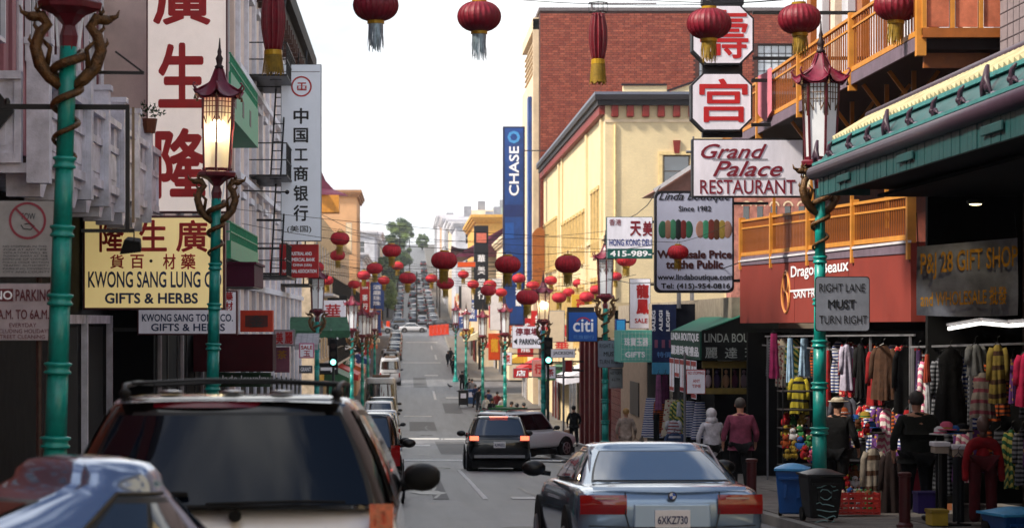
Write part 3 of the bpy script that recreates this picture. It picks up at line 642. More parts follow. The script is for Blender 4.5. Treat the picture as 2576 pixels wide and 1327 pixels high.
# plant on the balcony corner
t = thing('potted_plant', 'small potted shrub on the white balcony corner by the vertical sign', 'plant', (-4.5, 42, CZ+(VY-300)/144))
MB().lathe([(.1, -.25), (.14, 0)], 10).build('pot', mat('terracotta', C(120, 70, 50), .8), t)
q = MB()
for k in range(60):
    a = random.uniform(0, 6.28); e_ = random.uniform(.2, 1.3); l_ = random.uniform(.1, .3); c_ = Vector((math.cos(a)*math.cos(e_), math.sin(a)*math.cos(e_), math.sin(e_)))*l_
    w_ = Vector((random.uniform(-1, 1), random.uniform(-1, 1), random.uniform(-1, 1)))*.04; d_ = c_.normalized()*.07
    q.quad(c_-w_, c_+d_*.5-w_.cross(d_)*4, c_+d_, c_+w_)
q.build('foliage', mat('leaf_green', C(54, 84, 40), .6, var=.3), t)

# the street goes on behind the camera: its blocks shade the foreground and show in the car windows
for nm, lb, X, a0, b0, z1, mm, sd in (('brick_terrace', 'brown brick terrace beside the camera on the left', -6.3, 4, 29, 15, m_brick, -1), ('brick_terrace', 'darker brick terrace behind the camera on the left', -6.3, -55, 2, 14, m_brick2, -1), ('yellow_terrace', 'yellow terrace behind the camera on the right', 9.4, -55, 16, 13, m_yel, 1)):
    bldg(nm, lb, X, a0, b0, z1, mm, sd, street=[q for z in (3.5, 6.8, 10) for q in rows(2, int((b0-a0-3)/4), 4, 1.5, z, 2)], z0=-3, cornice=(.7, .6), cm=m_grey)

# tar seams, cracks and stains on the road
random.seed(17); tarm = mat('tar_seam', C(44, 44, 47), .4, var=.1); stn_ = mat('oil_stain', C(66, 66, 70), .4, var=.3, scale=6)
for i in range(26):
    y0 = 24+i*random.uniform(5, 9); x0 = random.uniform(-.6, 5); q = MB(); n_ = random.randint(5, 10); pts = []; lon = random.random() < .6; x_, y_ = x0, y0
    for k in range(n_):
        pts.append((x_, y_)); x_ += random.uniform(-.12, .12) if lon else random.uniform(.25, .5); y_ += random.uniform(1.0, 2.4) if lon else random.uniform(-.2, .2)
    pts = [p for p in pts if -2.3 < p[0] < 5.1]
    for a_, b_ in zip(pts, pts[1:]):
        w_ = .03; d_ = Vector((b_[0]-a_[0], b_[1]-a_[1])).normalized(); nx, ny = -d_.y*w_, d_.x*w_
        cz = lambda p: zg(p[1])+.0635+.05*(1-((p[0]-1.375)/3.925)**2)-.05
        q.add([(a_[0]-nx, a_[1]-ny, cz(a_)), (a_[0]+nx, a_[1]+ny, cz(a_)), (b_[0]+nx, b_[1]+ny, cz(b_)), (b_[0]-nx, b_[1]-ny, cz(b_))], [(0, 1, 2, 3)])
    if q.v: o = q.build('tar_seam', tarm); o['kind'] = 'structure'
for i in range(9):
    y_ = 26+i*11; x_ = (1.0, 3.6, .6, 4.1)[i % 4]+random.uniform(-.2, .2); q = MB(); vs = [(x_+random.uniform(.2, .42)*math.cos(k*.52), y_+random.uniform(.7, 1.3)*math.sin(k*.52), zg(y_)+.061) for k in range(12)]
    vs = [(v[0], v[1], zg(v[1])+.061) for v in vs]; q.add(vs, [tuple(range(12))]); o = q.build('oil_stain', stn_); o['kind'] = 'structure'
# ---------------------------------------------------------------- signs
def sign(name, label, x0, y0, x1, y1, Y, rows_=(), face=signw, frame=black, fw=.04, dep=.22, arm=None, poly=None, cat='sign', group=None, extra=None, rim=True):
    s = S(Y); w = (x1-x0)/s; h = (y1-y0)/s; c = P((x0+x1)/2, y1, Y); t = thing(name, label, cat, c, 0, group)
    lx = lambda x: (x-(x0+x1)/2)/s
    lz = lambda y: (y1-y)/s
    if poly:
        pl = [(lx(a), lz(b_)) for a, b_ in poly]; MB().prism(pl, 0, dep).build('cabinet', frame, t)
        cx = sum(p[0] for p in pl)/len(pl); cz = sum(p[1] for p in pl)/len(pl); k = 1-2*fw/w
        MB().prism([(cx+(p[0]-cx)*k, cz+(p[1]-cz)*k) for p in pl], -.012, -.002).build('sign_face', face, t); fy = -.012
    elif rim:
        MB().box(-w/2, w/2, .0, dep, 0, h).build('cabinet', frame, t, bevel=.01)
        MB().box(-w/2+fw, w/2-fw, -.012, -.002, fw, h-fw).build('sign_face', face, t); fy = -.012
    else:
        MB().box(-w/2, w/2, 0, dep, 0, h).build('sign_face', face, t, bevel=.008); fy = 0
    for r_ in rows_:
        tx, a0, b0, a1, b1, m = r_[:6]; bo = r_[6] if len(r_) > 6 else 0; shr = r_[7] if len(r_) > 7 else 0
        letters(t, tx, (lx(a0), fy, lz(b1)), XA, ZA, (a1-a0)/s, (b1-b0)/s, m, bo, shr)
    if arm is not None:
        q = MB(); xa = arm-c[0]; e = -w/2 if xa < 0 else w/2
        for f in (.12, .88): MB().bar((e, dep/2, h*f), (xa, dep/2, h*f), .07).build('bracket_arm', blk, t)
    if extra: extra(t, lx, lz, s, fy)
    return t
def ring(t, cx, cz, r, wd, m, fy, name, n=32, off=.009, a0=0, a1=6.2832):
    q = MB()
    q.grid(lambda u_, v_: (cx+(r-wd*v_)*math.cos(a0+(a1-a0)*u_), fy-off, cz+(r-wd*v_)*math.sin(a0+(a1-a0)*u_)), n, 1, flip=True); return q.build(name, m, t)
brush = .03
# left side signs
sign('vertical_herb_sign', 'tall pale vertical sign with three big red brush characters behind the lit lamp', 368, -90, 572, 535, 44,
     [('廣', 385, -72, 530, 64, dred, brush), ('生', 398, 108, 518, 272, dred, brush), ('隆', 390, 322, 520, 500, dred, brush)], face=creamt, frame=mat('sign_maroon_edge', C(96, 28, 44), .5), fw=.03, arm=-5.9, dep=.3)
sign('herb_shop_sign', 'wide cream backlit sign lettered in blue and red for gifts and herbs', 208, 542, 566, 779, 42,
     [('隆', 250, 553, 312, 634, dred, .022), ('生', 350, 553, 420, 632, dred, .022), ('廣', 443, 553, 522, 634, dred, .022),
      ('貨', 277, 640, 312, 675, dred, .02), ('百', 328, 640, 362, 675, dred, .02), ('·', 376, 652, 384, 660, black), ('材', 410, 638, 442, 677, dred, .02), ('藥', 455, 638, 492, 677, dred, .02),
      ('KWONG SANG LUNG CO', 222, 682, 557, 723, mat('print_blue', C(20, 52, 110), .5), .02), ('GIFTS & HERBS', 264, 736, 498, 763, _M['print_blue'] if 'print_blue' in _M else navy, .03)],
     face=cream, frame=mat('sign_maroon_edge', C(96, 28, 44), .5), arm=-5.9, dep=.3)
sign('small_herb_sign', 'white blue lettered gifts and herbs sign tucked under the cream sign', 345, 730, 597, 842, 45.5,
     [('KWONG SANG TONG CO.', 357, 789, 586, 808, _M['print_blue'], .025), ('GIFTS & HERBS', 380, 813, 566, 832, _M['print_blue'], .025), ('藥', 566, 734, 586, 756, red, .03), ('材', 566, 758, 586, 780, red, .03)],
     face=signw, frame=mat('sign_maroon_edge', C(96, 28, 44), .5), fw=.03, arm=-5.6)
t = sign('bank_sign', 'tall silver vertical bank sign with black characters and round red emblem', 706, 162, 808, 606, 75,
     [('中', 738, 272, 776, 312, black, .025), ('国', 738, 322, 775, 359, black, .025), ('工', 740, 374, 774, 404, black, .025), ('商', 738, 417, 775, 456, black, .025), ('银', 738, 466, 775, 506, black, .025), ('行', 738, 515, 775, 556, black, .025),
      ('(美国)', 722, 567, 783, 586, black, .01), ('工', 747, 208, 771, 228, red, .03), ('口', 747, 216, 771, 224, red, .02)],
     face=silver, frame=mat('sign_grey_edge', C(120, 126, 136), .5), fw=.02, arm=-4.75, dep=.4,
     extra=lambda t, lx, lz, s, fy: (ring(t, lx(758), lz(218), 26/s, 4/s, red, fy, 'emblem_ring'), MB().box(lx(710), lx(804), -.02, -.0125, lz(182), lz(180)).build('seam', greym, t)))
sign('bank_name_sign', 'red sign with white lettering hanging under the silver bank sign', 702, 614, 801, 698, 75.2,
     [('INDUSTRIAL AND', 722, 633, 784, 642, pw, .03), ('COMMERCIAL BANK', 716, 648, 792, 657, pw, .03), ('OF CHINA (USA)', 724, 663, 784, 671, pw, .03), ('NATIONAL ASSOCIATION', 711, 677, 796, 686, pw, .03)], face=red, frame=red, arm=-4.75, dep=.3)
sign('red_banner', 'narrow red banner with white mark behind the green box balcony', 655, 614, 680, 700, 82, [('S', 661, 622, 675, 650, pw, .04)], face=red, frame=red, arm=-4.75, dep=.1)
sign('white_banner', 'pale blue white vertical blade sign between the pink facade and the bank sign', 655, 330, 682, 612, 84, [], face=mat('sign_bluewhite', C(206, 216, 236), .5), frame=silver, arm=-4.75, dep=.15)
sign('awning_sign', 'deep red box canopy sign above the dark left shopfronts', 486, 840, 686, 934, 54, [], face=mat('oxblood_fabric', C(84, 12, 26), .8, var=.2), frame=_M['oxblood_fabric'], dep=1.4, rim=False, cat='canopy')
q = thing('canopy_end', 'plum coloured box canopy ledge below the small green balcony', 'canopy', P(600, 720, 49)); MB().box(-.32, .32, 0, 3, 0, .45).box(-.36, .36, -.04, 3.04, .45, .5).build('canopy_box', mat('plum_fabric', C(96, 20, 58), .7), q); MB().box(-.3, .3, .05, 2.9, -.02, -.002).build('soffit', greym, q)
sign('jewelry_sign', 'green sign with white lettering for jewelry under the red canopy', 549, 936, 681, 972, 56, [('Jade Jewelry', 556, 943, 676, 964, pw, .01)], face=mat('sign_green', C(46, 96, 62), .5), frame=_M['sign_green'], dep=.2)
sign('orange_sign', 'orange framed dark signboard past the herb sign', 604, 780, 686, 834, 58, [('金', 626, 792, 664, 822, mat('dim_grey', C(90, 76, 76), .6), .03)], face=mat('dull_red_face', C(110, 44, 40), .5), frame=mat('sign_orange', C(220, 60, 24), .5), fw=.12, dep=.5)
sign('pink_sign', 'pale pink sign with red characters beside the red canopy', 688, 828, 742, 870, 62, [('美', 694, 834, 712, 864, red, .03), ('麗', 716, 834, 736, 864, red, .03)], face=mat('pale_pink', C(196, 170, 180), .6), frame=greym, dep=.1)
sign('menu_sign', 'small pink lower sign panel with purple base beside the red canopy', 690, 872, 728, 936, 62.5, [('茶', 697, 880, 721, 902, mat('ochre_print', C(190, 130, 40), .5), .03)], face=mat('mauve_sign', C(150, 90, 110), .6), frame=_M['mauve_sign'], dep=.1)
sign('flyer_sign', 'white and pink hanging flyer sign by the second left lamp', 752, 862, 790, 900, 80, [('SALE', 757, 868, 786, 878, red, .03), ('玉', 763, 881, 780, 896, red, .02)], face=signw, frame=mat('pink_edge', C(210, 110, 150), .5), dep=.08)
sign('one_way_sign', 'grey street arrow sign board left of the second left lamp', 752, 918, 786, 938, 90, [('GRANT', 756, 923, 782, 933, pw, .02)], face=mat('sign_slate', C(90, 90, 100), .5), frame=greym, dep=.03, rim=True, fw=.015)
def arrow(t, lx, lz, s, fy): MB().prism([(lx(806), lz(931)), (lx(832), lz(931)), (lx(832), lz(936)), (lx(846), lz(926.5)), (lx(832), lz(917)), (lx(832), lz(923)), (lx(806), lz(923))], fy-.012, fy-.002).build('arrow', pw, t)
sign('arrow_sign', 'black one way sign with a white arrow under the left traffic light', 802, 912, 850, 941, 104, [], face=black, frame=blkm, dep=.03, fw=.02, extra=arrow)
# no parking signs on their own post, far left foreground
pt = thing('sign_post', 'thin rusty steel post holding two parking signs at far left', 'post', (P(95, 0, 24).x, 24.06, zg(24)+.14))
MB().tube([(0, .03, 0), (0, .03, 3.1)], .03, 8).build('pole', mat('rusty_steel', C(96, 74, 70), .5, .4, var=.4), pt); MB().lathe([(.09, 0), (.08, .06), (.04, .09)], 12).build('base', greym, pt)
def nospit(t, lx, lz, s, fy):
    ring(t, lx(70), lz(555), 47/s, 6/s, mat('faded_red', C(170, 70, 88), .5), fy, 'prohibition_ring')
    q = MB().bar((lx(38), fy-.0105, lz(522)), (lx(102), fy-.0105, lz(588)), .022, .002, up=(0, 1, 0)); q.build('prohibition_bar', _M['faded_red'], t)
    letters(t, 'TOW', (lx(52), fy, lz(552)), XA, ZA, 38/s, 16/s, black); k = MB().tube([(lx(54), fy-.012, lz(566)), (lx(60), fy-.012, lz(575)), (lx(78), fy-.012, lz(577)), (lx(88), fy-.012, lz(568)), (lx(76), fy-.012, lz(562)), (lx(62), fy-.012, lz(564))], .004, 5); k.build('pictogram', black, t)
    random.seed(3)
    for k in range(9):
        letters(t, ''.join(random.choice('HINEOTMALRS') for _ in range(random.randint(15, 19))) if 0 else ['NO STOPPING IN THIS', 'ZONE AT ANY TIME', 'VIOLATORS WILL BE', 'TOWED AWAY AT THE', 'EXPENSE OF OWNER', 'POLICE CODE SECTION', 'TRAFFIC AUTHORITY', 'PARKING DIVISION', 'CITY AND COUNTY'][k], (lx(8), fy, lz(622+k*8)), XA, ZA, (110+(k*37 % 18))/s, 5/s, mat('faint_print', C(80, 80, 88), .6))
sgm = mat('sign_sheet_grey', C(176, 178, 180), .35, .1, var=.15)
def rounded(x0, y0, x1, y1, r):
    p = []
    for cx, cy, a in ((x1-r, y1-r, 0), (x0+r, y1-r, 90), (x0+r, y0+r, 180), (x1-r, y0+r, 270)):
        for k in range(5):
            t_ = R(a+k*22.5); p.append((cx+r*math.cos(t_), cy+r*math.sin(t_)))
    return p
sign('tow_away_sign', 'grey rounded square sign with red prohibition circle at far left', -22, 503, 148, 698, 24, [], face=sgm, frame=black, fw=.008, dep=.006, poly=rounded(-22, 503, 148, 698, 16)[::-1], extra=nospit)
rp_ = mat('sign_red_print', C(120, 40, 52), .5)
sign('no_parking_sign', 'pink lettered no parking street cleaning sign below the round symbol', -40, 712, 136, 856, 24, [('PARKING', 40, 727, 132, 757, rp_, .02), ('2A.M. TO 6A.M.', -14, 778, 124, 802, rp_, .01), ('EVERYDAY', 24, 812, 92, 822, rp_), ('INCLUDING HOLIDAYS', -16, 827, 126, 837, rp_), ('STREET CLEANING', -6, 841, 114, 851, rp_)],
     face=mat('sign_sheet_pink', C(188, 178, 186), .4, .1, var=.15), frame=greym, fw=.006, dep=.006,
     extra=lambda t, lx, lz, s, fy: (MB().box(lx(-30), lx(34), fy-.01, fy-.009, lz(757), lz(726)).build('red_block', rp_, t), letters(t, 'NO', (lx(-14), fy-.004, lz(753)), XA, ZA, 46/s, 22/s, pw, .02)))

# right side signs
oct_ = lambda x0, y0, x1, y1, c: [(x0+c, y1), (x1-c, y1), (x1, y1-c), (x1, y0+c), (x1-c, y0), (x0+c, y0), (x0, y0+c), (x0, y1-c)]
steel = mat('sign_cabinet_blueblack', C(30, 34, 48), .45)
sign('octagon_sign', 'upper octagonal white sign with a red character, half behind a red lantern', 1740, 12, 1896, 163, 50, [('壽', 1760, 26, 1882, 148, red, .012)], face=signw, frame=steel, fw=.035, dep=.35, poly=oct_(1740, 12, 1896, 163, 34), arm=9.6)
sign('octagon_sign', 'lower octagonal white sign with a red palace character', 1738, 183, 1892, 330, 50, [('宫', 1758, 198, 1880, 308, red, .014)], face=signw, frame=steel, fw=.035, dep=.35, poly=oct_(1738, 183, 1892, 330, 30), arm=9.6)
t = thing('sign_spine', 'dark steel box spine joining the two octagonal signs', 'sign post', P(1817, 345, 50.4)); s = S(50.4)
MB().box(-50/s, 50/s, 0, .2, 0, 380/s).build('spine', steel, t); MB().box(-52/s, 52/s, -.1, .25, 332/s, 370/s).build('top_box', steel, t); MB().tube([(-.6, .1, .02), (-.6, .1, -.4)], .02).tube([(-.75, .1, -.3), (2.9, .1, -.3)], .03).build('hanger', greym, t)
scr = mat('print_wine', C(140, 20, 48), .5)
sign('restaurant_sign', 'white lightbox with wine red script and serif restaurant lettering', 1741, 349, 2022, 496, 50,
     [('Grand', 1762, 362, 1928, 399, scr, .014, .4), ('Palace', 1792, 405, 1968, 444, scr, .014, .4), ('RESTAURANT', 1760, 452, 2000, 488, scr, .01)], face=signw, frame=steel, fw=.03, dep=.3, arm=9.6,
     extra=lambda t, lx, lz, s, fy: MB().box(lx(1790), lx(1930), fy-.012, fy-.010, lz(402), lz(400)).box(lx(1800), lx(1975), fy-.012, fy-.010, lz(450), lz(448)).build('underline', black, t))
def stones(t, lx, lz, s, fy):
    cols = [C(40, 110, 84), C(150, 110, 92), C(60, 130, 100), C(30, 46, 50), C(120, 40, 40)], [C(160, 120, 104), C(60, 140, 110), C(120, 50, 44), C(96, 60, 40), C(150, 130, 60)]
    for g_, (x0, x1) in enumerate(((1660, 1738), (1754, 1836))):
        for k in range(6):
            w_ = (x1-x0)/6; c_ = cols[g_][k % 5]; cx = x0+w_*(k+.5)
            MB().ball((lx(cx), fy-.002, lz(577)), w_*.85/s, .008, (27-2*abs(k-2.5))/s, 12).build('bead', mat('bead_%d_%d' % (g_, k % 5), c_, .4), t, smooth=True)
sign('boutique_sign', 'tall grey white sign with bead bracelets, phone number and wholesale lettering', 1647, 480, 1846, 736, 60,
     [('Linda Boutique', 1656, 484, 1836, 509, black, .01, .4), ('Since 1982', 1706, 518, 1788, 531, black, .02), ('Wholesale Price', 1652, 629, 1840, 650, mat('print_brown', C(80, 22, 26), .5), .05), ('to the Public', 1674, 654, 1818, 676, _M['print_brown'] if 'print_brown' in _M else maroon, .05),
      ('www.lindaboutique.com', 1653, 689, 1842, 708, black, .03), ('Tel: (415)-954-0816', 1662, 712, 1836, 729, black, .03)],
     face=mat('sign_bluegrey', C(176, 182, 206), .4, var=.05, emit=.03), frame=steel, fw=.05, dep=.3, arm=9, poly=[(a_, b_) for a_, b_ in rounded(1647, 480, 1846, 736, 14)[::-1]], extra=stones)
sign('deli_sign', 'white sign with maroon character above a teal phone number strip', 1525, 545, 1641, 650, 76,
     [('天', 1584, 556, 1612, 594, maroon, .04), ('美', 1616, 556, 1640, 594, maroon, .04), ('香港', 1532, 551, 1562, 567, maroon, .01), ('HONG KONG DELI', 1532, 601, 1638, 618, mat('print_blue2', C(40, 60, 150), .5), .02), ('415-989-', 1534, 630, 1638, 645, pw, .03)], face=signw, frame=mat('teal_edge', C(50, 90, 90), .5), fw=.02, arm=8.6,
     extra=lambda t, lx, lz, s, fy: MB().box(lx(1527), lx(1640), fy-.006, fy-.001, lz(649), lz(625)).build('teal_strip', mat('sign_teal', C(20, 104, 96), .5), t))
sign('vase_sign', 'white vertical sign with red printed picture above the teal awning', 1583, 700, 1636, 826, 80,
     [('龍', 1600, 714, 1632, 750, red, .05), ('鳳', 1600, 752, 1632, 790, red, .05), ('SALE', 1596, 800, 1628, 812, red, .03)], face=signw, frame=mat('brown_edge', C(90, 60, 60), .5), fw=.015, dep=.12, arm=8.6)
t = sign('citi_sign', 'blue square bank lightbox with white lowercase letters and red arc', 1428, 783, 1503, 859, 90, [('citi', 1441, 802, 1492, 834, pw, .015), ('花旗銀行', 1441, 842, 1494, 852, mat('pale_blue_print', C(90, 140, 200), .5), .01)],
     face=mat('citi_blue', C(14, 78, 160), .4, var=.25, scale=.8, emit=.12), frame=steel, fw=.03, dep=.9, arm=7.6,
     extra=lambda t, lx, lz, s, fy: ring(t, lx(1467), lz(818), 21/s, 3/s, mat('arc_red', C(190, 40, 50), .5), fy, 'red_arc', a0=.55, a1=2.6))
MB().box(-.52, .5, .92, 1.0, 1.1, 1.3).build('top_lip', steel, t)
sign('citi_sign', 'small light blue bank sign half behind the second right lamp', 1548, 802, 1574, 862, 84, [], face=mat('citi_blue_light', C(40, 140, 200), .4, emit=.1), frame=blue, dep=.3, arm=8.2)
mustrows = lambda x0, y0, x1, y1: [('RIGHT LANE', x0+(x1-x0)*.07, y0+(y1-y0)*.13, x1-(x1-x0)*.09, y0+(y1-y0)*.28, black, .0), ('MUST', x0+(x1-x0)*.23, y0+(y1-y0)*.42, x1-(x1-x0)*.27, y0+(y1-y0)*.58, black, .02), ('TURN RIGHT', x0+(x1-x0)*.07, y0+(y1-y0)*.71, x1-(x1-x0)*.05, y0+(y1-y0)*.86, black, .0)]
for (x0, y0, x1, y1, Y, lb) in ((2050, 695, 2187, 833, 36.6, 'grey right lane must turn right sign on the nearest right lamp'), (1503, 855, 1568, 924, 76.6, 'grey right lane must turn right sign on the second right lamp')):
    sign('traffic_sign', lb, x0, y0, x1, y1, Y, mustrows(x0, y0, x1, y1), face=mat('sign_sheet_slate', C(140, 146, 160), .4, .1, var=.15), frame=black, fw=.012, dep=.008, poly=rounded(x0, y0, x1, y1, (x1-x0)*.06)[::-1], group='right lane must turn right signs',
         extra=lambda t, lx, lz, s, fy: MB().box(-.1, .1, .008, .12, .12, .16).box(-.1, .1, .008, .12, .6, .64).build('bracket', greym, t))
sign('street_notice', 'small pale grid notice under the second turn sign', 1531, 925, 1566, 976, 76.7, [('NO TURN', 1535, 934, 1562, 941, black), ('4-6 PM', 1538, 950, 1559, 958, black)], face=mat('sign_sheet_pale', C(150, 156, 158), .5), frame=greym, dep=.01)
sign('chase_sign', 'very tall blue vertical bank sign with sideways white lettering', 1265, 318, 1320, 818, 172, [], face=blue, frame=navy, fw=.12, dep=.8, arm=9.9,
     extra=lambda t, lx, lz, s, fy: ([letters(t, 'CHASE', (lx(1305), fy, lz(492)), ZA, -XA, 124/s, 25/s, pw, .02),
        [MB().box(lx(a_), lx(b_), fy-.006, fy-.001, lz(d_), lz(c_)).build('tile_patch', mat('chase_blue_%d' % k_, cc, .4), t) for k_, (a_, b_, c_, d_, cc) in enumerate(((1268, 1316, 515, 545, C(12, 46, 120)), (1270, 1292, 560, 600, C(20, 84, 170)), (1268, 1290, 645, 690, C(10, 40, 110))))],
        ring(t, lx(1292), lz(345), 16/s, 7/s, mat('logo_blue', C(70, 150, 210), .5), fy, 'logo', n=8), [letters(t, q_, (lx(1296), fy, lz(y_)), XA, ZA, 15/s, 20/s, pw, .05) for q_, y_ in (('大', 714), ('通', 742), ('銀', 770))]]))
sign('east_bank_sign', 'dark navy vertical bank sign with white characters near the pagoda roof', 1192, 567, 1228, 778, 205, [('華', 1201, 640, 1220, 660, pw, .03), ('美', 1201, 668, 1220, 690, pw, .03), ('銀', 1201, 700, 1220, 722, pw, .03), ('行', 1201, 730, 1220, 752, pw, .03)],
     face=mat('sign_ink', C(14, 20, 46), .5), frame=steel, fw=.08, dep=.6, arm=9.6, extra=lambda t, lx, lz, s, fy: MB().box(lx(1198), lx(1223), fy-.01, fy-.002, lz(610), lz(586)).build('emblem', mat('salmon', C(220, 120, 100), .5), t))
sign('parking_sign', 'white parking sign with black arrow and red characters over it', 1288, 820, 1360, 876, 112, [('停車場', 1296, 824, 1354, 843, maroon, .03), ('PARKING', 1306, 851, 1358, 866, black, .03)], face=signw, frame=greym, fw=.02, dep=.15,
     extra=lambda t, lx, lz, s, fy: MB().prism([(lx(1291), lz(858)), (lx(1300), lz(866)), (lx(1300), lz(850))], fy-.012, fy-.002).build('arrow', black, t))
sign('street_name_sign', 'small white street name blade on a thin pole', 1385, 877, 1446, 899, 103, [('JACKSON', 1391, 883, 1440, 893, black, .02)], face=signw, frame=greym, fw=.015, dep=.04)
pt = thing('sign_post', 'thin grey pole carrying the white street name blade', 'post', (P(1417, 0, 103.2).x, 103.2, zg(103)+.14)); MB().tube([(0, 0, 0), (0, 0, 4.1)], .045, 8).build('pole', greym, pt); MB().lathe([(.12, 0), (.1, .1), (.05, .15)], 10).build('base', greym, pt)
sign('orange_banner', 'orange festival banner with yellow dragon print far right pavement', 1228, 838, 1258, 905, 150, [('龍', 1234, 850, 1253, 885, mat('banner_yellow', C(220, 160, 40), .6), .05)], face=mat('banner_orange', C(200, 70, 20), .6), frame=_M['banner_orange'], dep=.04)
sign('red_banner', 'narrow red vertical banner with white letters near far left lamps', 905, 708, 929, 790, 150, [('CHINA', 910, 720, 926, 726, pw, .04), ('茶', 911, 740, 925, 756, pw, .04), ('行', 911, 762, 925, 778, pw, .04)], face=red, frame=red, dep=.06, arm=-4.7)
for i, (x0, y0, x1, y1, Y, fc, tx, lb) in enumerate(((1262, 885, 1288, 918, 140, signw, '菜', 'white shop sign with red character beside the orange banner'), (1338, 905, 1368, 948, 118, mat('pinkish', C(200, 130, 120), .6), '行', 'pink shop sign left of the third right lamp'),
        (1372, 920, 1398, 952, 110, signw, '茶', 'small white sign hanging right of the third right lamp'), (1380, 780, 1420, 860, 116, m_cream, '', 'blank beige sign board behind the third right lamp'),
        (1160, 668, 1186, 780, 200, white, '', 'blank white vertical sign left of the navy bank sign'), (1232, 700, 1262, 830, 190, white, '', 'broad white vertical sign left of the blue bank sign'),
        (1150, 658, 1196, 672, 195, mat('sign_orange2', C(214, 84, 30), .6), '', 'flat orange sign edge over the white vertical sign'), (1420, 905, 1440, 935, 104, dred, '', 'dark red sign panel behind the street name pole'),
        (870, 560, 885, 640, 180, m_cream, '', 'beige blade sign on the left beyond the bank sign'), (1290, 925, 1330, 950, 124, dred, '店', 'low dark red awning sign under the parking sign'))):
    sign('shop_sign', lb, x0, y0, x1, y1, Y, [(tx, x0+(x1-x0)*.2, y0+(y1-y0)*.2, x1-(x1-x0)*.2, y1-(y1-y0)*.2, red if fc is not dred else pw, .03)] if tx else [], face=fc, frame=greym, fw=.03, dep=.15, arm=(9.8 if x0 > 1025 and Y > 120 else (7.6 if x0 > 1025 else -4.6)))

# ---------------------------------------------------------------- citi bank building, tiled and beige piers
redcol = mat('bank_red', C(126, 20, 26), .45, var=.2)
t = thing('bank_building', 'low bank building with dark red columns and dark glass at the corner', 'building', (7.6, 92, zg(99)-.5))
z0 = zg(99)-.5; Hb = CZ+.75-z0
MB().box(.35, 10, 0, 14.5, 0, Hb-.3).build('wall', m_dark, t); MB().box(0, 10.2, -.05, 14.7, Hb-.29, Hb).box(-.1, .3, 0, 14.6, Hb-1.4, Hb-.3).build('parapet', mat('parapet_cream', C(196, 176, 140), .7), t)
for k in range(6): MB().box(0, .34, k*2.8, k*2.8+.7, 0, Hb-1.42).build('column', redcol, t)
for k in range(5): MB().box(.3, .36, k*2.8+.71, k*2.8+2.79, .9, Hb-1.5).build('window', wgl2, t); MB().box(.26, .29, k*2.8+.71, k*2.8+2.79, 2.0, 2.07).build('glazing_bar', greym, t)
t = thing('pier_building', 'one storey building with bright red tiled pier and beige wall', 'building', (7.6, 59.5, zg(75)-.5))
z0 = zg(75)-.5; Hb = CZ+.62-z0
MB().box(.4, 9, 0, 32, 0, Hb).build('wall', mat('drab_render', C(168, 156, 140), .8, var=.2), t)
MB().box(0, .38, 26.5, 30.5, 0, Hb-2.6).build('tiled_pier', mat('red_tile', C(170, 14, 30), .3, var=.1, coat=.4), t)
tg = MB()
for k in range(12): tg.box(-.004, -.001, 26.5, 30.5, .25+k*.25, .265+k*.25)
for k in range(12): tg.box(-.005, -.002, 26.7+k*.33, 26.715+k*.33, .0, Hb-2.7)
tg.build('tile_joints', mat('tile_joint', C(90, 10, 20), .7), t)
MB().box(0, .38, 26.5, 30.5, Hb-2.59, Hb-1.2).box(.0, .38, 17, 26.4, 0, Hb-1.2).build('beige_pier', mat('beige_render', C(190, 164, 140), .8), t)
MB().box(-.04, -.002, 19.5, 22.5, 1.9, 3.0).build('notice_panel', mat('notice_dark', C(70, 62, 60), .5), t)
MB().box(.0, .38, 14, 16.9, 0, Hb-1.2).build('side_door', m_dk2, t)
# gabled tin roof with white verge that shows over the boutique sign
t = thing('gable_roof', 'small brown gabled roof with white verge over the boutique sign', 'roof', P(1690, 480, 66)); s = S(66)
MB().prism([(-42/s, 0), (60/s, 0), (60/s, 66/s), (50/s, 60/s)], 0, 4).build('gable', mat('pinkbrown', C(160, 120, 110), .8), t); MB().bar((-46/s, -.1, 0), (56/s, -.1, 66/s), .12, .1).build('verge', white, t)
MB().tube([(.3, 1, 0), (.3, 1, -3.2)], .06).tube([(.9, 3, 0), (.9, 3, -3.2)], .06).build('prop', greym, t)
# romanesque stone building glimpsed between signs
t = thing('arched_building', 'pink stone building with small round arched windows behind the orange balcony', 'building', (P(1838, 0, 108).x, 108, zg(108)-3)); s = S(108)
zt = CZ+(VY-470)/s-zg(108)+3; stn = mat('pink_stone', C(180, 120, 108), .85, var=.4, scale=3, bump=.5)
wv = MB(); aw = []
for k in range(6): aw.append((.55+k*.62, .85+k*.62, CZ+(VY-552)/s-zg(108)+3, CZ+(VY-518)/s-zg(108)+3))
wall(wv, (0, 0, 0), XA, ZA, 9, zt, aw, rv=.2); wv.quad((0, 0, zt), (9, 0, zt), (9, 1.5, zt), (0, 1.5, zt)).quad((0, 1.5, 0), (0, 0, 0), (0, 0, zt), (0, 1.5, zt)); wv.build('wall', stn, t)
for a_ in aw:
    MB().box(a_[0]-.01, a_[1]+.01, .15, .19, a_[2], a_[3]+.2).build('window', wgl2, t)
    ar = MB(); ar.grid(lambda u_, v_: ((a_[0]+a_[1])/2+(.16+.07*v_)*math.cos(math.pi*u_), -.03, a_[3]+(.16+.07*v_)*math.sin(math.pi*u_)), 10, 1, flip=True); ar.build('arch', m_cream, t)

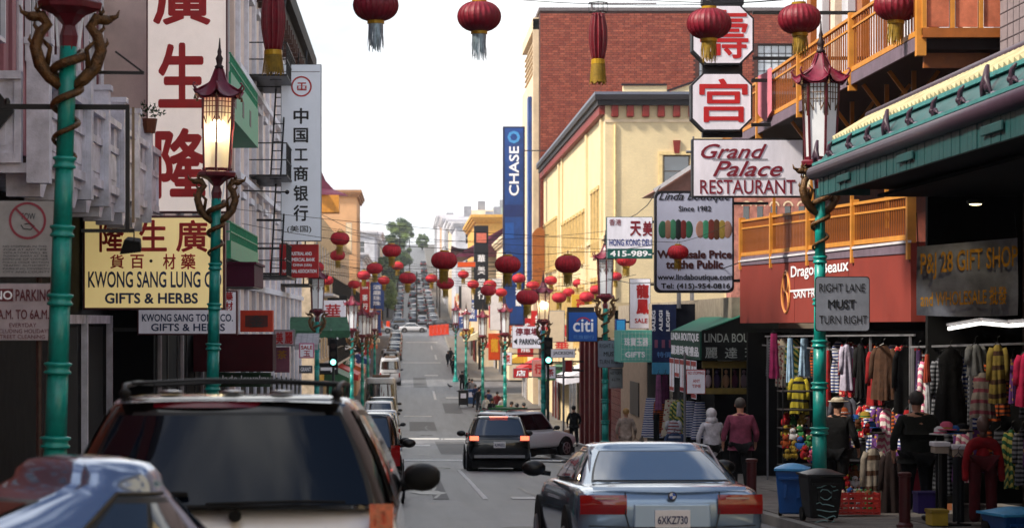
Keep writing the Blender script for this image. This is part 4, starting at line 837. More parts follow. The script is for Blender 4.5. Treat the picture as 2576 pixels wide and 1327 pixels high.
# awnings on the right between the boutique and the bank
t = thing('teal_awning', 'teal awning valance with white grid lettering beside the second right lamp', 'awning', (P(1600, 0, 74).x, 74, P(0, 910, 74).z)); s = S(74)
MB().box(-40/s, 40/s, 0, 2.2, 0, 80/s).build('valance', mat('teal_fabric', C(110, 196, 180), .7, var=.1), t)
q = MB()
for k in range(9): q.box((-38+k*9)/s, (-37+k*9)/s, -.008, -.003, 4/s, 76/s)
for k in range(6): q.box(-38/s, 38/s, -.009, -.004, (6+k*13)/s, (7+k*13)/s)
q.build('grid_print', mat('print_mint', C(190, 225, 215), .6), t)
letters(t, '珠寶玉器', (-30/s, 0, 40/s), XA, ZA, 60/s, 22/s, pw, .02); letters(t, 'GIFTS', (-28/s, 0, 12/s), XA, ZA, 50/s, 14/s, pw, .03)
t = thing('navy_awning', 'navy awning with pale blue end panel and lettering next to the green one', 'awning', (P(1640, 0, 67).x, 67, P(0, 910, 67).z)); s = S(67)
MB().prism([(0, 0), (60/s, 0), (60/s, 145/s), (0, 145/s)], 0, .1).build('end_panel', mat('navy_fabric', C(44, 60, 110), .7, var=.25), t)
MB().box(61/s, 225/s, .05, 3, 62/s, 146/s).build('body', mat('navy_fabric_dark', C(10, 16, 44), .8), t)
MB().box(0, 60/s, -.02, .08, -30/s, -1/s).build('lower_flap', mat('sky_fabric', C(70, 150, 190), .7), t)
for k in range(3): letters(t, 'SALE'[k:]+'GIFT'[:k+1], (8+k*18)/s and ((8+k*18)/s, 0, 78/s), ZA, -XA, 52/s, 9/s, pw, .04); MB().box((6+k*18)/s, (14+k*18)/s, -.006, -.003, 36/s, 56/s).build('print_patch', mat('dusty_pink', C(150, 90, 120), .6), t)
letters(t, '特價', (12/s, 0, 12/s), XA, ZA, 36/s, 14/s, mat('pale_blue_print', C(90, 140, 200), .5), .02)

# boutique: green awning, dark fascia, display window, doorway
Yl = 59.0; s = S(Yl); o_ = Vector(((1765-VX)/s, Yl, zg(Yl)+.14)); zz = lambda y: CZ+(VY-y)/s-o_[2]
t = thing('boutique_shop', 'boutique kiosk with green sloping awning, dark lettered fascia and barred display', 'shop', o_)
wB = (1965-1765)/s
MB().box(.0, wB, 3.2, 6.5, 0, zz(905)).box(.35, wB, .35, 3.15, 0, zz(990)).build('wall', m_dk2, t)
MB().box(0, wB, 0, .12, zz(905), zz(830)).build('fascia', mat('bottle_green', C(10, 26, 22), .6), t)
letters(t, 'LINDA BOUTIQUE', (6/s, 0, zz(864)), XA, ZA, 175/s, 26/s, mat('print_silver', C(176, 186, 180), .5), .01)
for k, ch in enumerate('麗達珠'): letters(t, ch, ((8+k*50)/s, 0, zz(900)), XA, ZA, 31/s, 27/s, _M['print_silver'], .01)
grn = mat('green_fabric', C(40, 128, 104), .7, var=.15); grnd = mat('green_valance', C(16, 96, 76), .7, var=.15)
ya = 6.6
MB().quad((0, 0, zz(832)), (0, ya, zz(832)), (1.9, ya, zz(745)), (1.9, 0, zz(757))).quad((0, 0, zz(832)-.02), (1.9, 0, zz(757)-.02), (1.9, ya, zz(745)-.02), (0, ya, zz(832)-.02)).quad((0, 0, zz(832)-.02), (0, ya, zz(832)-.02), (0, ya, zz(832)), (0, 0, zz(832))).quad((0,0,zz(832)-.02),(0,0,zz(832)),(1.9,0,zz(757)),(1.9,0,zz(757)-.02)).build('awning_top', grn, t)
MB().box(-.04, -.005, 0, ya, zz(905), zz(833)).build('side_valance', grnd, t)
MB().prism([(0.01, zz(830)), (1.88, zz(830)), (1.88, zz(760))], .02, .1).build('awning_cheek', mat('bottle_green', C(10, 26, 22), .6), t)
letters(t, 'LINDA BOUTIQUE', (-.04, ya-.15, zz(862)), -YA, ZA, ya-.4, 24/s, pw, .04); letters(t, '麗達珠寶禮品', (-.04, ya-.15, zz(898)), -YA, ZA, ya-.4, 26/s, pw, .04)
dull = mat('mustard_board', C(140, 118, 50), .7, var=.25)
MB().box(.03, wB-.35, .14, .3, zz(925), zz(908)).box(.03, wB, .0, .34, zz(990), zz(976)).build('mustard_band', dull, t)
MB().box(.05, wB-.36, .3, .34, zz(975), zz(926)).build('display_back', m_dk2, t)
for k in range(8): MB().box(.06+k*.22, .08+k*.22, .12, .14, zz(976), zz(925)).build('window_bar', mat('brass_bar', C(160, 130, 80), .5), t)
for k in range(7):
    cc = [C(170, 150, 160), C(60, 40, 80), C(150, 110, 80), C(90, 30, 60), C(120, 100, 110), C(130, 90, 40), C(160, 60, 50)][k]
    MB().ball((.18+k*.22, .24, zz(958)), .085, .04, .17, 10).ball((.18+k*.22, .22, zz(935)), .045, .04, .06, 8).build('display_doll', mat('doll_cloth_%d' % k, cc, .8), t, smooth=True)
MB().tube([(.9, .5, zz(1200)), (.9, .5, zz(990))], .03).build('door_edge', m_dark, t)
# red and white flags hung along the valance
for k in range(5):
    q = thing('paper_flag', ['long red and white flag nearest the dark fascia', 'short red and white flag second from the fascia', 'long red and white flag in the middle of the valance', 'short red and white flag second from the far end', 'long red and white flag at the far end of the valance'][k], 'flag', (o_[0]-.06, o_[1]+.6+k*1.25, o_[2]+zz(908)), 0, 'red and white flags under the boutique awning'); hh_ = (.95, .5, .85, .5, .9)[k]
    MB().box(-.012, 0, 0, 1.0, -hh_, 0).build('cloth', signw, q); MB().box(-.016, -.0125, 0, 1.0, -.14, -.02).box(-.016, -.0125, 0, 1.0, -hh_+.02, -hh_+.12).box(-.0165, -.0125, .45, .5, -hh_+.12, -.14).build('red_stripe', red, q)
sign('no_stopping_sign', 'small white sign with red lettering on a thin pole before the boutique', 1726, 929, 1774, 990, 56, [('NO STOPPING', 1730, 933, 1770, 941, red, .02), ('ANY', 1742, 953, 1760, 961, red, .02), ('TIME', 1740, 966, 1762, 974, red, .02)], face=signw, frame=red, fw=.015, dep=.01)
pt = thing('sign_post', 'thin grey post under the small red lettered sign', 'post', (P(1722, 0, 56.1).x, 56.1, zg(56)+.14)); MB().tube([(0, 0, 0), (0, 0, 2.9)], .03, 8).bar((0, 0, 2.5), (.3, -.04, 2.5), .03).build('pole', greym, pt); MB().lathe([(.09, 0), (.07, .07), (.035, .1)], 12).build('base', greym, pt)

# ---------------------------------------------------------------- restaurant building with ochre balconies
RX, RY0, RY1 = 9.7, 35.6, 58.0
t = thing('restaurant_building', 'restaurant building with ochre railed balconies and red brick piers', 'building', (RX, RY0, zg(47)))
zr = lambda z: CZ+z-zg(47)
LR = RY1-RY0
MB().box(0, 8, 0, LR, zr(.1), 16).box(.6, 8, 0, LR, -1, zr(.1)).build('wall', mat('red_pier_brick', C(120, 58, 44), .8, var=.3, scale=5, bump=.4), t)
for k in range(14):
    y = .4+k*1.62
    m_ = [m_white, ochre, m_white, mat('warm_white', C(226, 210, 190), .7)][k % 4]
    MB().box(-.16, -.002, y, y+(.55 if k % 2 else .75), zr(4.4), 16).build('pilaster', m_, t)
for k in range(8):
    window(t, Vector((-.005, 1.6+k*2.7+1.1, zr(4.45))), -YA, ZA, 1.0, 2.4, ochre, wgl2, 2, 3)
    window(t, Vector((-.005, 1.6+k*2.7+1.1, zr(1.65))), -YA, ZA, 1.1, 2.0, mat('brown_sash', C(96, 70, 44), .6), wgl2, 2, 2)
def balcony(nm, X, y0, y1, z0, zr0, z_end, zr_end, sp, top=ochrel):
    """street side balcony at plane X; z varies linearly from y0 (near) to y1 (far)"""
    Ln = y1-y0; zf = lambda f: z0+(z_end-z0)*f; rf_ = lambda f: zr0+(zr_end-zr0)*f
    o = t; q = MB()
    q.add([(X-RX, y0-RY0, zf(0)-.02), (-.17, y0-RY0, zf(0)-.02), (-.17, y1-RY0, zf(1)-.02), (X-RX, y1-RY0, zf(1)-.02), (X-RX, y0-RY0, zf(0)-.2), (-.17, y0-RY0, zf(0)-.2), (-.17, y1-RY0, zf(1)-.2), (X-RX, y1-RY0, zf(1)-.2)],
          [(0, 1, 2, 3), (7, 6, 5, 4), (0, 4, 5, 1), (1, 5, 6, 2), (2, 6, 7, 3), (3, 7, 4, 0)])
    q.build('balcony_floor', mat('soffit_brown', C(58, 44, 44), .8), o)
    q = MB(); q.bar((X-RX-.02, y0-RY0, zf(0)-.1), (X-RX-.02, y1-RY0, zf(1)-.1), .04, .2); q.build('balcony_fascia', lav, o)
    q = MB(); q.bar((X-RX, y0-RY0, zf(0)+.06), (X-RX, y1-RY0, zf(1)+.06), .06, .08).bar((X-RX, y0-RY0, rf_(0)), (X-RX, y1-RY0, rf_(1)), .07, .05).bar((X-RX, y0-RY0, rf_(0)-.18), (X-RX, y1-RY0, rf_(1)-.18), .04, .035); q.build('balcony_rail', top, o)
    n = int(Ln/sp); bm_ = {}
    for k in range(1, n):
        f = k/n; h_ = rf_(f)-zf(f)-.04; kk = round(h_, 2)
        if kk not in bm_: bm_[kk] = MB().box(-.011, .011, -.011, .011, 0, kk).mesh('baluster', ochre)
        link('baluster', bm_[kk], o, (X-RX, y0-RY0+Ln*f, zf(f)+.04))
    for k in range(5):
        f = k/4; MB().box(-.07, .07, -.07, .07, -.3, rf_(f)-zf(f)+.08).build('balcony_post', top, o, (X-RX, y0-RY0+Ln*f, zf(f)))
balcony('upper', 7.6, 35.7, 57.6, zr(4.24), zr(5.2), zr(4.28), zr(5.2), .21)
balcony('lower', 8.02, 38.4, 57.8, zr(1.30), zr(2.02), zr(1.56), zr(2.42), .19)
# near end of the upper balcony: ochre frame with pinkish screens
ey = .02
for k in range(5): MB().box(-2.1+k*.42, -2.04+k*.42, ey-.05, ey+.05, zr(4.24), zr(7.2)).build('screen_post', ochrel, t)
for k in range(4): MB().box(-2.04+k*.42+.02, -1.68+k*.42-.02, ey-.02, ey+.02, zr(4.36), zr(7.1)).build('screen', mat('pink_screen', C(206, 120, 90), .6, var=.3, scale=3), t)
MB().box(-2.1, .2, ey-.07, ey+.07, zr(4.2), zr(4.34)).build('end_rail', ochre, t)
MB().box(-1.98, -1.0, ey+.4, ey+.5, zr(3.8), zr(4.02)).build('cross_beam', ochre, t)
# Y shaped struts and posts under the upper balcony
for y in (3.2, 5.4, 8.6, 13, 18):
    MB().bar((-1.55, y, zr(2.9)), (-1.55, y, zr(4.04)), .07).bar((-1.55, y, zr(3.5)), (-1.95, y, zr(4.04)), .06).bar((-1.55, y, zr(3.5)), (-1.15, y, zr(4.04)), .06).bar((-1.55, y, zr(1.6)), (-1.55, y, zr(2.9)), .06).build('strut', ochrel, t)
# red canopy with logo
y0, y1 = 38.3, 58.0; Xc = 8.0
t2 = thing('red_canopy', 'long terracotta red canopy with gold emblem and white lettering under the ochre balcony', 'canopy', (Xc, y0, CZ))
zt0, zt1 = (VY-610)/S(y0), (VY-659)/S(y1); q = MB(); Lc = y1-y0
q.add([(0, 0, .01), (0, Lc, -.02), (0, Lc, zt1), (0, 0, zt0), (1.7, 0, .01), (1.7, Lc, -.02), (1.7, Lc, zt1), (1.7, 0, zt0)], [(0, 3, 2, 1), (4, 5, 6, 7), (3, 7, 6, 2), (1, 2, 6, 5), (0, 4, 7, 3), (0, 1, 5, 4)])
q.build('canopy_body', mat('terracotta_canvas', C(146, 58, 48), .75, var=.12, scale=1), t2)
q = MB(); q.bar((-.02, 0, zt0+.02), (-.02, Lc, zt1+.02), .05, .04); q.build('white_edge', white, t2)
MB().box(-.006, -.002, 5.4, 5.45, .02, 1.2).box(-.006, -.002, 11.5, 11.55, .02, 1.2).build('seam', mat('terracotta_dark', C(140, 50, 42), .7), t2)
yq = lambda x: F*Xc/(x-VX)-y0
zc_ = lambda x, y: (VY-y)/((x-VX)/Xc)
gl = mat('print_gold', C(236, 160, 90), .5)
# emblem: a pair of nested ovals
q = MB(); ye = (yq(1967)+yq(1988))/2; re = abs(yq(1967)-yq(1988))/2
for k_, (r1, hz, zc2) in enumerate(((re, .40, .62), (re*.6, .22, .86), (re*.6, .22, .42))):
    pts = [(-.012, ye+r1*math.cos(a_*math.pi/12), zc2+hz*math.sin(a_*math.pi/12)) for a_ in range(25)]; q.tube(pts, .022, 5)
q.build('emblem', gl, t2)
letters(t2, 'Dragon Beaux', (0, yq(1990), zc_(1990, 706)), -YA, ZA, yq(1990)-yq(2135), .30, pw, .02); MB().box(-.014, -.009, yq(2140), yq(1988), .63, .67).build('rule', pw, t2)
letters(t2, 'SAN FRANCISCO', (0, yq(1997), zc_(1997, 750)), -YA, ZA, yq(1997)-yq(2135), .16, pw, .01)
# ground floor under the canopy: dark shop with ochre post
t = thing('souvenir_shop', 'dark open souvenir shopfront under the red canopy', 'shop', (8.3, 38.3, zg(48)-.2))
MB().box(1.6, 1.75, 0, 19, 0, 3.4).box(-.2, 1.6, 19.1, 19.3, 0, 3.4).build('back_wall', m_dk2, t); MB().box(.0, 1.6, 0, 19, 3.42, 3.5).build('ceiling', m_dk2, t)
wood = mat('warm_wood', C(176, 110, 70), .6, var=.25, scale=5)
MB().box(-.1, .08, -1.2, -1.02, .4, 3.5).build('wood_post', wood, t)
MB().box(-.0, .04, 5, 5.04, .5, 3.4).box(-.0, .04, 11, 11.04, .5, 3.4).build('rail_post', greym, t)
MB().box(-.02, .0, .2, 18, 3.1, 3.13).box(.5, .52, .2, 18, 2.9, 2.93).build('hanging_rail', greym, t)

# ---------------------------------------------------------------- near gift shop with the teal tiled awning
G0, G1 = 18.0, 35.4
tealA = mat('awning_teal', C(36, 100, 102), .5, var=.25, scale=3, bump=.2, bscale=15)
purp = mat('gutter_purple', C(86, 62, 82), .45, var=.25, scale=3)
tilec = mat('cream_roof_tile', C(196, 186, 146), .6, var=.35, scale=3, bump=.4, bscale=8)
t = thing('tiled_awning', 'long teal awning with purple gutter, cream tiles and fish shaped ornaments', 'awning', (6.0, G0, CZ)); Lg = G1-G0
MB().prism([(.06, 1.86), (.1, 1.86), (.1, 2.1), (.06, 2.1)], 0, Lg).build('fascia_back', tealA, t)
fb = MB().box(0, .055, 0, .185, 1.83, 2.1).mesh('fascia_board', tealA)
for k in range(int(Lg/.2)): link('fascia_board', fb, t, (random.uniform(-.006, .006), k*.2, 0))
for k in (2.3, 6.2, 10.5, 14.6): MB().box(-.04, -.008, k, k+.9, 1.93, 2.03).build('fascia_panel', tealA, t, bevel=.01)
MB().tube([(-.02, -.1, 2.19), (-.02, Lg+.15, 2.19)], .1, 14).build('gutter', purp, t, smooth=True)
MB().prism([(.0, 2.28), (.04, 2.24), (.3, 2.6), (.25, 2.63)], 0, Lg).build('frieze', tealA, t)
MB().bar((.21, 0, 2.62), (.21, Lg, 2.62), .07, .05).bar((-.03, 0, 2.31), (-.03, Lg, 2.31), .06, .04).build('moulding', mat('awning_teal_light', C(70, 150, 150), .45, var=.2), t)
n = int(Lg/.22)
for k in range(n):
    y = k*Lg/n; MB().add([(.24, y+.005, 2.66), (.24, y+Lg/n-.01, 2.66), (.76, y+Lg/n-.01, 2.98), (.76, y+.005, 2.98), (.22, y+Lg/n/2, 2.72), (.74, y+Lg/n/2, 3.03)], [(0, 4, 5, 3), (4, 1, 2, 5), (0, 1, 4), (3, 5, 2)]).build('roof_tile', tilec, t)
MB().quad((.24, 0, 2.655), (.24, Lg, 2.655), (.78, Lg, 2.98), (.78, 0, 2.98)).build('roof_deck', tilec, t)
MB().tube([(.78, -.1, 3.03), (.78, Lg, 3.03)], .065, 12).build('ridge', purp, t, smooth=True); MB().tube([(.7, 0, 2.95), (.7, Lg, 2.95)], .035, 8).build('ridge_lower', purp, t)
MB().box(.1, 3.4, 0, Lg, 1.95, 2.0).build('soffit', m_dk2, t)
orn = MB()
orn.tube([(0, .0, 0), (-.03, .05, .1), (-.02, .02, .2), (0, -.05, .25)], [.03, .035, .03, .012], 6).tube([(0, .02, .02), (-.02, -.07, .1), (0, -.13, .05)], [.02, .03, .01], 6).ball((-.04, .06, .1), .03, .05, .04, 8).tube([(0, .1, .14), (0, .17, .05), (0, .2, 0)], [.02, .02, .008], 6)
ornm = orn.mesh('ornament', purp, smooth=True)
big = MB().tube([(0, .14, -.02), (-.03, .1, .14), (0, .04, .34)], [.035, .03, .02], 6).box(-.01, .02, -.01, .07, .08, .36).tube([(0, -.02, .36), (-.03, -.07, .2), (0, -.2, .02)], [.02, .04, .012], 6).ball((-.03, -.08, .13), .03, .06, .06, 8).mesh('ornament', purp, smooth=True)
for i, x in enumerate((2060, 2095, 2145, 2192, 2237, 2298, 2360, 2428, 2490, 2560, 2640, 2730, 2830)):
    y = F*6.1/(x-VX)-G0
    link('ornament', big if i % 4 == 0 else ornm, t, (.07, y, 2.33))
    MB().box(.03, .07, y-.45, y-.3, 2.34, 2.38).build('motif', mat('pale_lilac', C(160, 150, 170), .5), t)
MB().prism([(.1, 1.86), (.78, 1.86), (.78, 2.98), (.3, 2.62)], Lg-.08, Lg).build('end_board', tealA, t)
t = thing('gift_shop', 'dark gift shop interior behind hanging clothes at right edge', 'shop', (6.9, G0, zg(27)))
zs = lambda z: CZ+z-zg(27)
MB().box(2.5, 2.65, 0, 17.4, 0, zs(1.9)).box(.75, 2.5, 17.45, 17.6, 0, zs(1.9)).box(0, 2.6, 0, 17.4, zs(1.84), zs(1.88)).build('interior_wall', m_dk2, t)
MB().box(1.78, 9, .0, 17.3, zs(3.0), zs(9)).build('upper_wall', mat('grey_lilac_tile', C(150, 138, 142), .7, var=.15), t)
gj = MB()
for k in range(24): gj.box(1.772, 1.778, 0, 17.3, zs(3.1)+k*.2, zs(3.1)+k*.2+.012)
for k in range(50): gj.box(1.773, 1.777, .2+k*.34, .212+k*.34, zs(3.0), zs(8))
gj.build('tile_joints', mat('joint_grey', C(110, 100, 106), .8), t)
MB().tube([(1.75, 13, zs(3.3)), (1.3, 13.6, zs(3.55)), (-.1, 15.5, zs(3.05))], .035).build('stay_rod', greym, t)
MB().box(1.8, 1.9, 15.2, 16.1, 0, zs(1.9)).build('wood_jamb', mat('brown_wood', C(70, 40, 22), .6), t)
t = thing('downlight', 'glowing oval downlight recessed in the dark awning ceiling', 'light', P(2453, 513, 33))
MB().lathe([(.1, 0), (.12, .02), (.12, .05)], 20).build('rim', blk, t); sp_ = bpy.data.lights.new('downlight_beam', 'SPOT'); sp_.energy = 11; sp_.color = (1, .78, .45); sp_.spot_size = R(150); sp_.spot_blend = .6; sp_.shadow_soft_size = .08
spo = bpy.data.objects.new('downlight_beam', sp_); COL.objects.link(spo); spo.parent = t; spo.location = (0, 0, -.04)
MB().ball((0, 0, .0), .085, .085, .02, 16).build('diffuser', mat('warm_lamp', (1, .85, .5), .4, var=0, emit=4, ecol=(1, .8, .4)), t)
for k in range(3):
    A_ = P((2385, 2470, 2540)[k], (826, 812, 818)[k], 31-k*1.2); B_ = P((2466, 2536, 2620)[k], (812, 818, 812)[k], 31.2-k*1.2)
    q = thing('tube_light', ['leftmost glowing tube light under the gift shop banner', 'middle glowing tube light over the patterned dress', 'rightmost glowing tube light at the picture edge'][k], 'light', A_, 0, 'tube lights in the gift shop')
    MB().tube([(0, 0, 0), tuple(B_-A_)], .024, 10).build('tube', mat('tube_glow', (1, 1, 1), .4, var=0, emit=1.5, ecol=(1, .96, .88)), q, smooth=True); MB().bar((0, .05, .05), tuple(B_-A_+Vector((0, .05, .05))), .05, .03).build('housing', white, q)
# banner
s = S(34); c = P(2305, 792, 34); t = thing('shop_banner', 'dark silvery vinyl banner with gold gift shop lettering, sagging', 'banner', c); wB2 = 255/s; hB = 172/s
def bf(u_, v_): return (wB2*u_, .03*math.sin(u_*9)+.02*math.sin(v_*5+u_*3), v_*hB*(1+.13*u_)+.02*math.sin(u_*3.1)*(1-v_)*-1)
MB().grid(bf, 24, 8).build('sheet', mat('banner_slate', C(150, 158, 178), .35, .1, var=.3, scale=3), t, smooth=True)
gp = mat('gold_print', C(226, 166, 50), .4, .0, var=.4, scale=14)
letters(t, 'P&J 28 GIFT SHOP', (.04, -.06, hB*.50), (XA+ZA*.085).normalized(), ZA, wB2*.96, hB*.40, gp, .02)
letters(t, 'and WHOLESALE 批發', (.04, -.06, hB*.1), (XA+ZA*.045).normalized(), ZA, wB2*.85, hB*.27, gp, .02)
for dx in (0.02, wB2-.02): MB().tube([(dx, .0, hB*(1+.13*(dx/wB2))), (dx, .1, hB*1.5)], .008, 5).build('cord', blk, t)
# ---------------------------------------------------------------- dragon lamp posts
def make_lamp(on):
    t = thing('street_lamp', 'x', 'street lamp', (0, 0, 0))
    # pole in stepped sections, each collar a ring of its own
    zz = [0, .55, 1.25, 1.95, 2.6, 3.25, 3.9, 5.0]; rr = [.155, .118, .108, .102, .096, .09, .084, .078]
    b = MB()
    for i in range(7):
        pr = [(rr[i], zz[i]), (rr[i]*.97, zz[i+1])]; b.lathe(pr, 20, lob=.1, nl=10)
    b.build('pole', teal, t, smooth=True)
    for i in range(1, 7):
        r_ = rr[i-1]; MB().lathe([(r_*.9, -.06), (r_*1.22, -.05), (r_*1.22, -.03), (r_*1.05, -.015), (r_*1.05, .015), (r_*1.25, .03), (r_*1.25, .05), (r_*.9, .06)], 20).build('collar', teal, t, (0, 0, zz[i]), smooth=True)
    MB().lathe([(.3, 0), (.3, .14), (.25, .2), (.22, .42), (.17, .5), (.15, .62), (.1, .66)], 10).build('base', teal, t, bevel=.01)
    # dragon body coiled round the upper pole
    pts = [];  n = 64
    for i in range(n+1):
        f = i/n; a = f*math.pi*6.2; r_ = .105+.035*f; pts.append((r_*math.cos(a), r_*math.sin(a), 3.95+1.0*f))
    MB().tube(pts, [.014+.034*(i/n)**.8 for i in range(n+1)], 8).build('dragon_coil', gold, t, smooth=True)
    for k in range(2):
        a = k*math.pi; c, s_ = math.cos(a), math.sin(a)
        br = MB(); pp = [(.06, 0, 4.62), (.16, 0, 4.7), (.26, .02, 4.82), (.31, .02, 4.98), (.27, .01, 5.12), (.2, 0, 5.2), (.26, 0, 5.28), (.34, 0, 5.27)]
        br.tube(pp, [.05, .062, .066, .06, .055, .05, .06, .03], 9)
        for j in range(7):
            q = Vector(pp[j]); br.tube([q, q+Vector((.06, .0, .07)), q+Vector((.05, 0, .12))], [.03, .018, .003], 5)
        br.ball((.33, 0, 5.27), .085, .05, .05, 10).tube([(.38, 0, 5.28), (.45, 0, 5.31), (.47, 0, 5.37)], [.035, .02, .006], 6).tube([(.3, .03, 5.32), (.26, .05, 5.4)], [.016, .003], 5).tube([(.3, -.03, 5.32), (.26, -.05, 5.4)], [.016, .003], 5)
        br.tube([(.2, 0, 4.78), (.17, .07, 4.98), (.24, .1, 5.05)], [.03, .022, .01], 6).tube([(.2, 0, 4.78), (.17, -.07, 4.98), (.24, -.1, 5.05)], [.03, .022, .01], 6)
        br.xf(Matrix.Rotation(a+.15, 4, 'Z')); br.build('dragon', gold, t, smooth=True)
    MB().lathe([(.075, 4.95), (.09, 5.1), (.06, 5.2), (.16, 5.3), (.3, 5.36), (.31, 5.42), (.27, 5.45)], 6).build('lantern_base', lred, t, bevel=.006)
    for s_ in (-1, 1): MB().tube([(s_*.1, 0, 5.0), (s_*.13, 0, 5.3)], .012, 6).build('support_rod', silver, t)
    r0, r1, z0, z1 = .235, .285, 5.45, 6.62
    pm_ = []
    for k in range(6):
        a = k*math.pi/3+math.pi/6; MB().bar((r0*math.cos(a), r0*math.sin(a), z0), (r1*math.cos(a), r1*math.sin(a), z1), .032).build('lantern_post', lred, t)
        a2 = a+math.pi/3; q = MB(); rr0, rr1 = r0-.015, r1-.015
        A = Vector((rr0*math.cos(a), rr0*math.sin(a), z0)); B = Vector((rr0*math.cos(a2), rr0*math.sin(a2), z0)); D = Vector((rr1*math.cos(a), rr1*math.sin(a), z1-.0)); E_ = Vector((rr1*math.cos(a2), rr1*math.sin(a2), z1))
        q.quad(A, B, E_, D); q.build('lantern_pane', lit if on else frost, t)
        f = MB(); u = (E_-D); nn = Vector((math.cos((a+a2)/2), math.sin((a+a2)/2), 0))*.018
        for j in range(5): f.bar(D+u*(.08+j*.21)+nn, D+u*(.08+j*.21)+nn+Vector((0, 0, -.3+.1*abs(j-2)*-1)), .012)
        for dz in (.06, .14, .24): f.bar(D+u*.04+nn+Vector((0, 0, -dz)), D+u*.96+nn+Vector((0, 0, -dz)), .012)
        f.bar(D+u*.1+nn+Vector((0, 0, -.3)), D+u*.3+nn+Vector((0, 0, -.42)), .014).bar(D+u*.9+nn+Vector((0, 0, -.3)), D+u*.7+nn+Vector((0, 0, -.42)), .014)
        f.build('fretwork', lred if on else gold, t)
    if on: MB().ball((0, 0, 6.1), .1, .1, .17, 12).build('bulb', bulb, t, smooth=True)
    MB().lathe([(.3, z1), (.31, z1+.05), (.24, z1+.06)], 6).lathe([(.235, z0-.0), (.25, z0+.04), (.2, z0+.05)], 6).build('lantern_ring', lred, t)
    # upswept six sided roof
    def rfn(u_, v_):
        k = u_*6; f = k-math.floor(k); cor = 1-abs(2*f-1); cor = (1-cor)   # 1 at corners
        a = u_*2*math.pi+math.pi/6; hexr = math.cos(math.pi/6)/math.cos(((a-math.pi/6) % (math.pi/3))-math.pi/6)
        r_ = .05+.36*(1-v_)**1.5; r_ *= (hexr+.0); r_ *= 1+.14*cor**4*(1-v_)**4
        z = 6.64+.5*v_**1.15+.11*cor**3*(1-v_)**3
        return (r_*math.cos(a), r_*math.sin(a), z)
    q = MB().grid(rfn, 48, 9); q.grid(lambda u_, v_: (rfn(u_, v_*.3)[0]*.96, rfn(u_, v_*.3)[1]*.96, rfn(u_, v_*.3)[2]-.03), 48, 3, flip=True); q.build('roof', lroof, t, smooth=True)
    for k in range(6):
        a = k*math.pi/3+math.pi/6; c, s_ = math.cos(a), math.sin(a)
        MB().tube([(c*.36, s_*.36, 6.73), (c*.42, s_*.42, 6.76), (c*.46, s_*.46, 6.82), (c*.44, s_*.44, 6.86), (c*.41, s_*.41, 6.84)], [.022, .02, .016, .012, .008], 6).tube([(c*.07, s_*.07, 7.1), (c*.16, s_*.16, 6.87), (c*.38, s_*.38, 6.75)], .014, 5).build('roof_tip', lroof, t, smooth=True)
        MB().tube([(c*.42, s_*.42, 6.75), (c*.42, s_*.42, 6.66)], .004, 4).lathe([(.008, 0), (.022, -.05), (.024, -.07)], 8, (c*.42, s_*.42, 6.66)).build('bell', gold, t)
    MB().lathe([(.06, 7.1), (.075, 7.14), (.04, 7.17), (.05, 7.22), (.062, 7.27), (.03, 7.33), (.036, 7.38), (.02, 7.44), (.008, 7.6)], 12).build('finial', mat('finial_dark', C(60, 34, 40), .5), t, smooth=True)
    return t
lampU, lampL = make_lamp(False), make_lamp(True); used = {}
def lamp(px, s, on, tilt, label, lh=7.6, rz=0, grp='green dragon street lamps'):
    src = lampL if on else lampU; o = src if not used.get(on) else copy_tree(src); used[on] = 1
    Y = F/s; o.location = ((px-VX)/s, Y, zg(Y)+.12); o.rotation_euler = (0, R(tilt), R(rz)); o['label'] = label; o['group'] = grp
    return o
lamp(128, 265, False, 1.9, 'nearest left teal lamp post, its lantern cut off by the top of the picture')
lamp(528, 155, True, 1.2, 'teal lamp with glowing lantern in front of the vertical herb sign')
lamp(796, 66, False, .3, 'third lamp on the left, standing below the red bank sign', rz=10)
lamp(884, 50, False, .3, 'fourth lamp on the left, beside the row of parked cars', rz=20)
lamp(911, 42, False, 0, 'fifth teal lamp from the front on the left pavement', rz=5)
lamp(925, 36, False, 0, 'sixth teal lamp from the front on the left pavement', rz=30)
lamp(942, 31, False, 0, 'farthest teal lamp on the left before the crossing', rz=12)
lamp(2060, 162, False, .2, 'nearest right lamp with unlit lantern beside the teal awning tip', rz=8)
lamp(1522, 76, False, 0, 'second right lamp, unlit, with turn sign, before the yellow building', rz=3)
lamp(1366, 58, True, 0, 'third right lamp with warm lit lantern above the white car', rz=15)
lamp(1270, 45, False, 0, 'fourth right lamp in front of the tall blue bank sign', rz=7)
lamp(1214, 38, False, 0, 'fifth right lamp left of the blue sign', rz=22)
lamp(1172, 31, False, 0, 'sixth right lamp along the far pavement', rz=2)
lamp(1146, 27, False, 0, 'farthest right lamp near the orange barrier', rz=18)

# bracket frame on the nearest post, with flood lamp
Yb = 23.2; t = thing('hanging_bracket', 'black iron bracket frame with floodlight clamped to the nearest left lamp post', 'bracket', P(190, 268, Yb)); pt_ = lambda x, y: tuple(P(x, y, Yb)-t.location)
MB().bar(pt_(-40, 268), pt_(326, 270), .038, .05).bar(pt_(321, 268), pt_(321, 582), .04, .045).bar(pt_(205, 580), pt_(338, 580), .03, .035).bar(pt_(337, 575), pt_(337, 606), .012).bar(pt_(220, 182), pt_(362, 184), .03).bar(pt_(290, 130), pt_(362, 184), .018).build('frame', blk, t)
MB().add([pt_(312, 602), pt_(352, 608), pt_(355, 634), pt_(300, 640)]+[tuple(Vector(pt_(x, y))+Vector((0, .16, .02))) for x, y in ((316, 598), (350, 602), (352, 630), (304, 636))], [(0, 3, 2, 1), (4, 5, 6, 7), (0, 1, 5, 4), (1, 2, 6, 5), (2, 3, 7, 6), (3, 0, 4, 7)]).build('floodlight', blkm, t, bevel=.01)
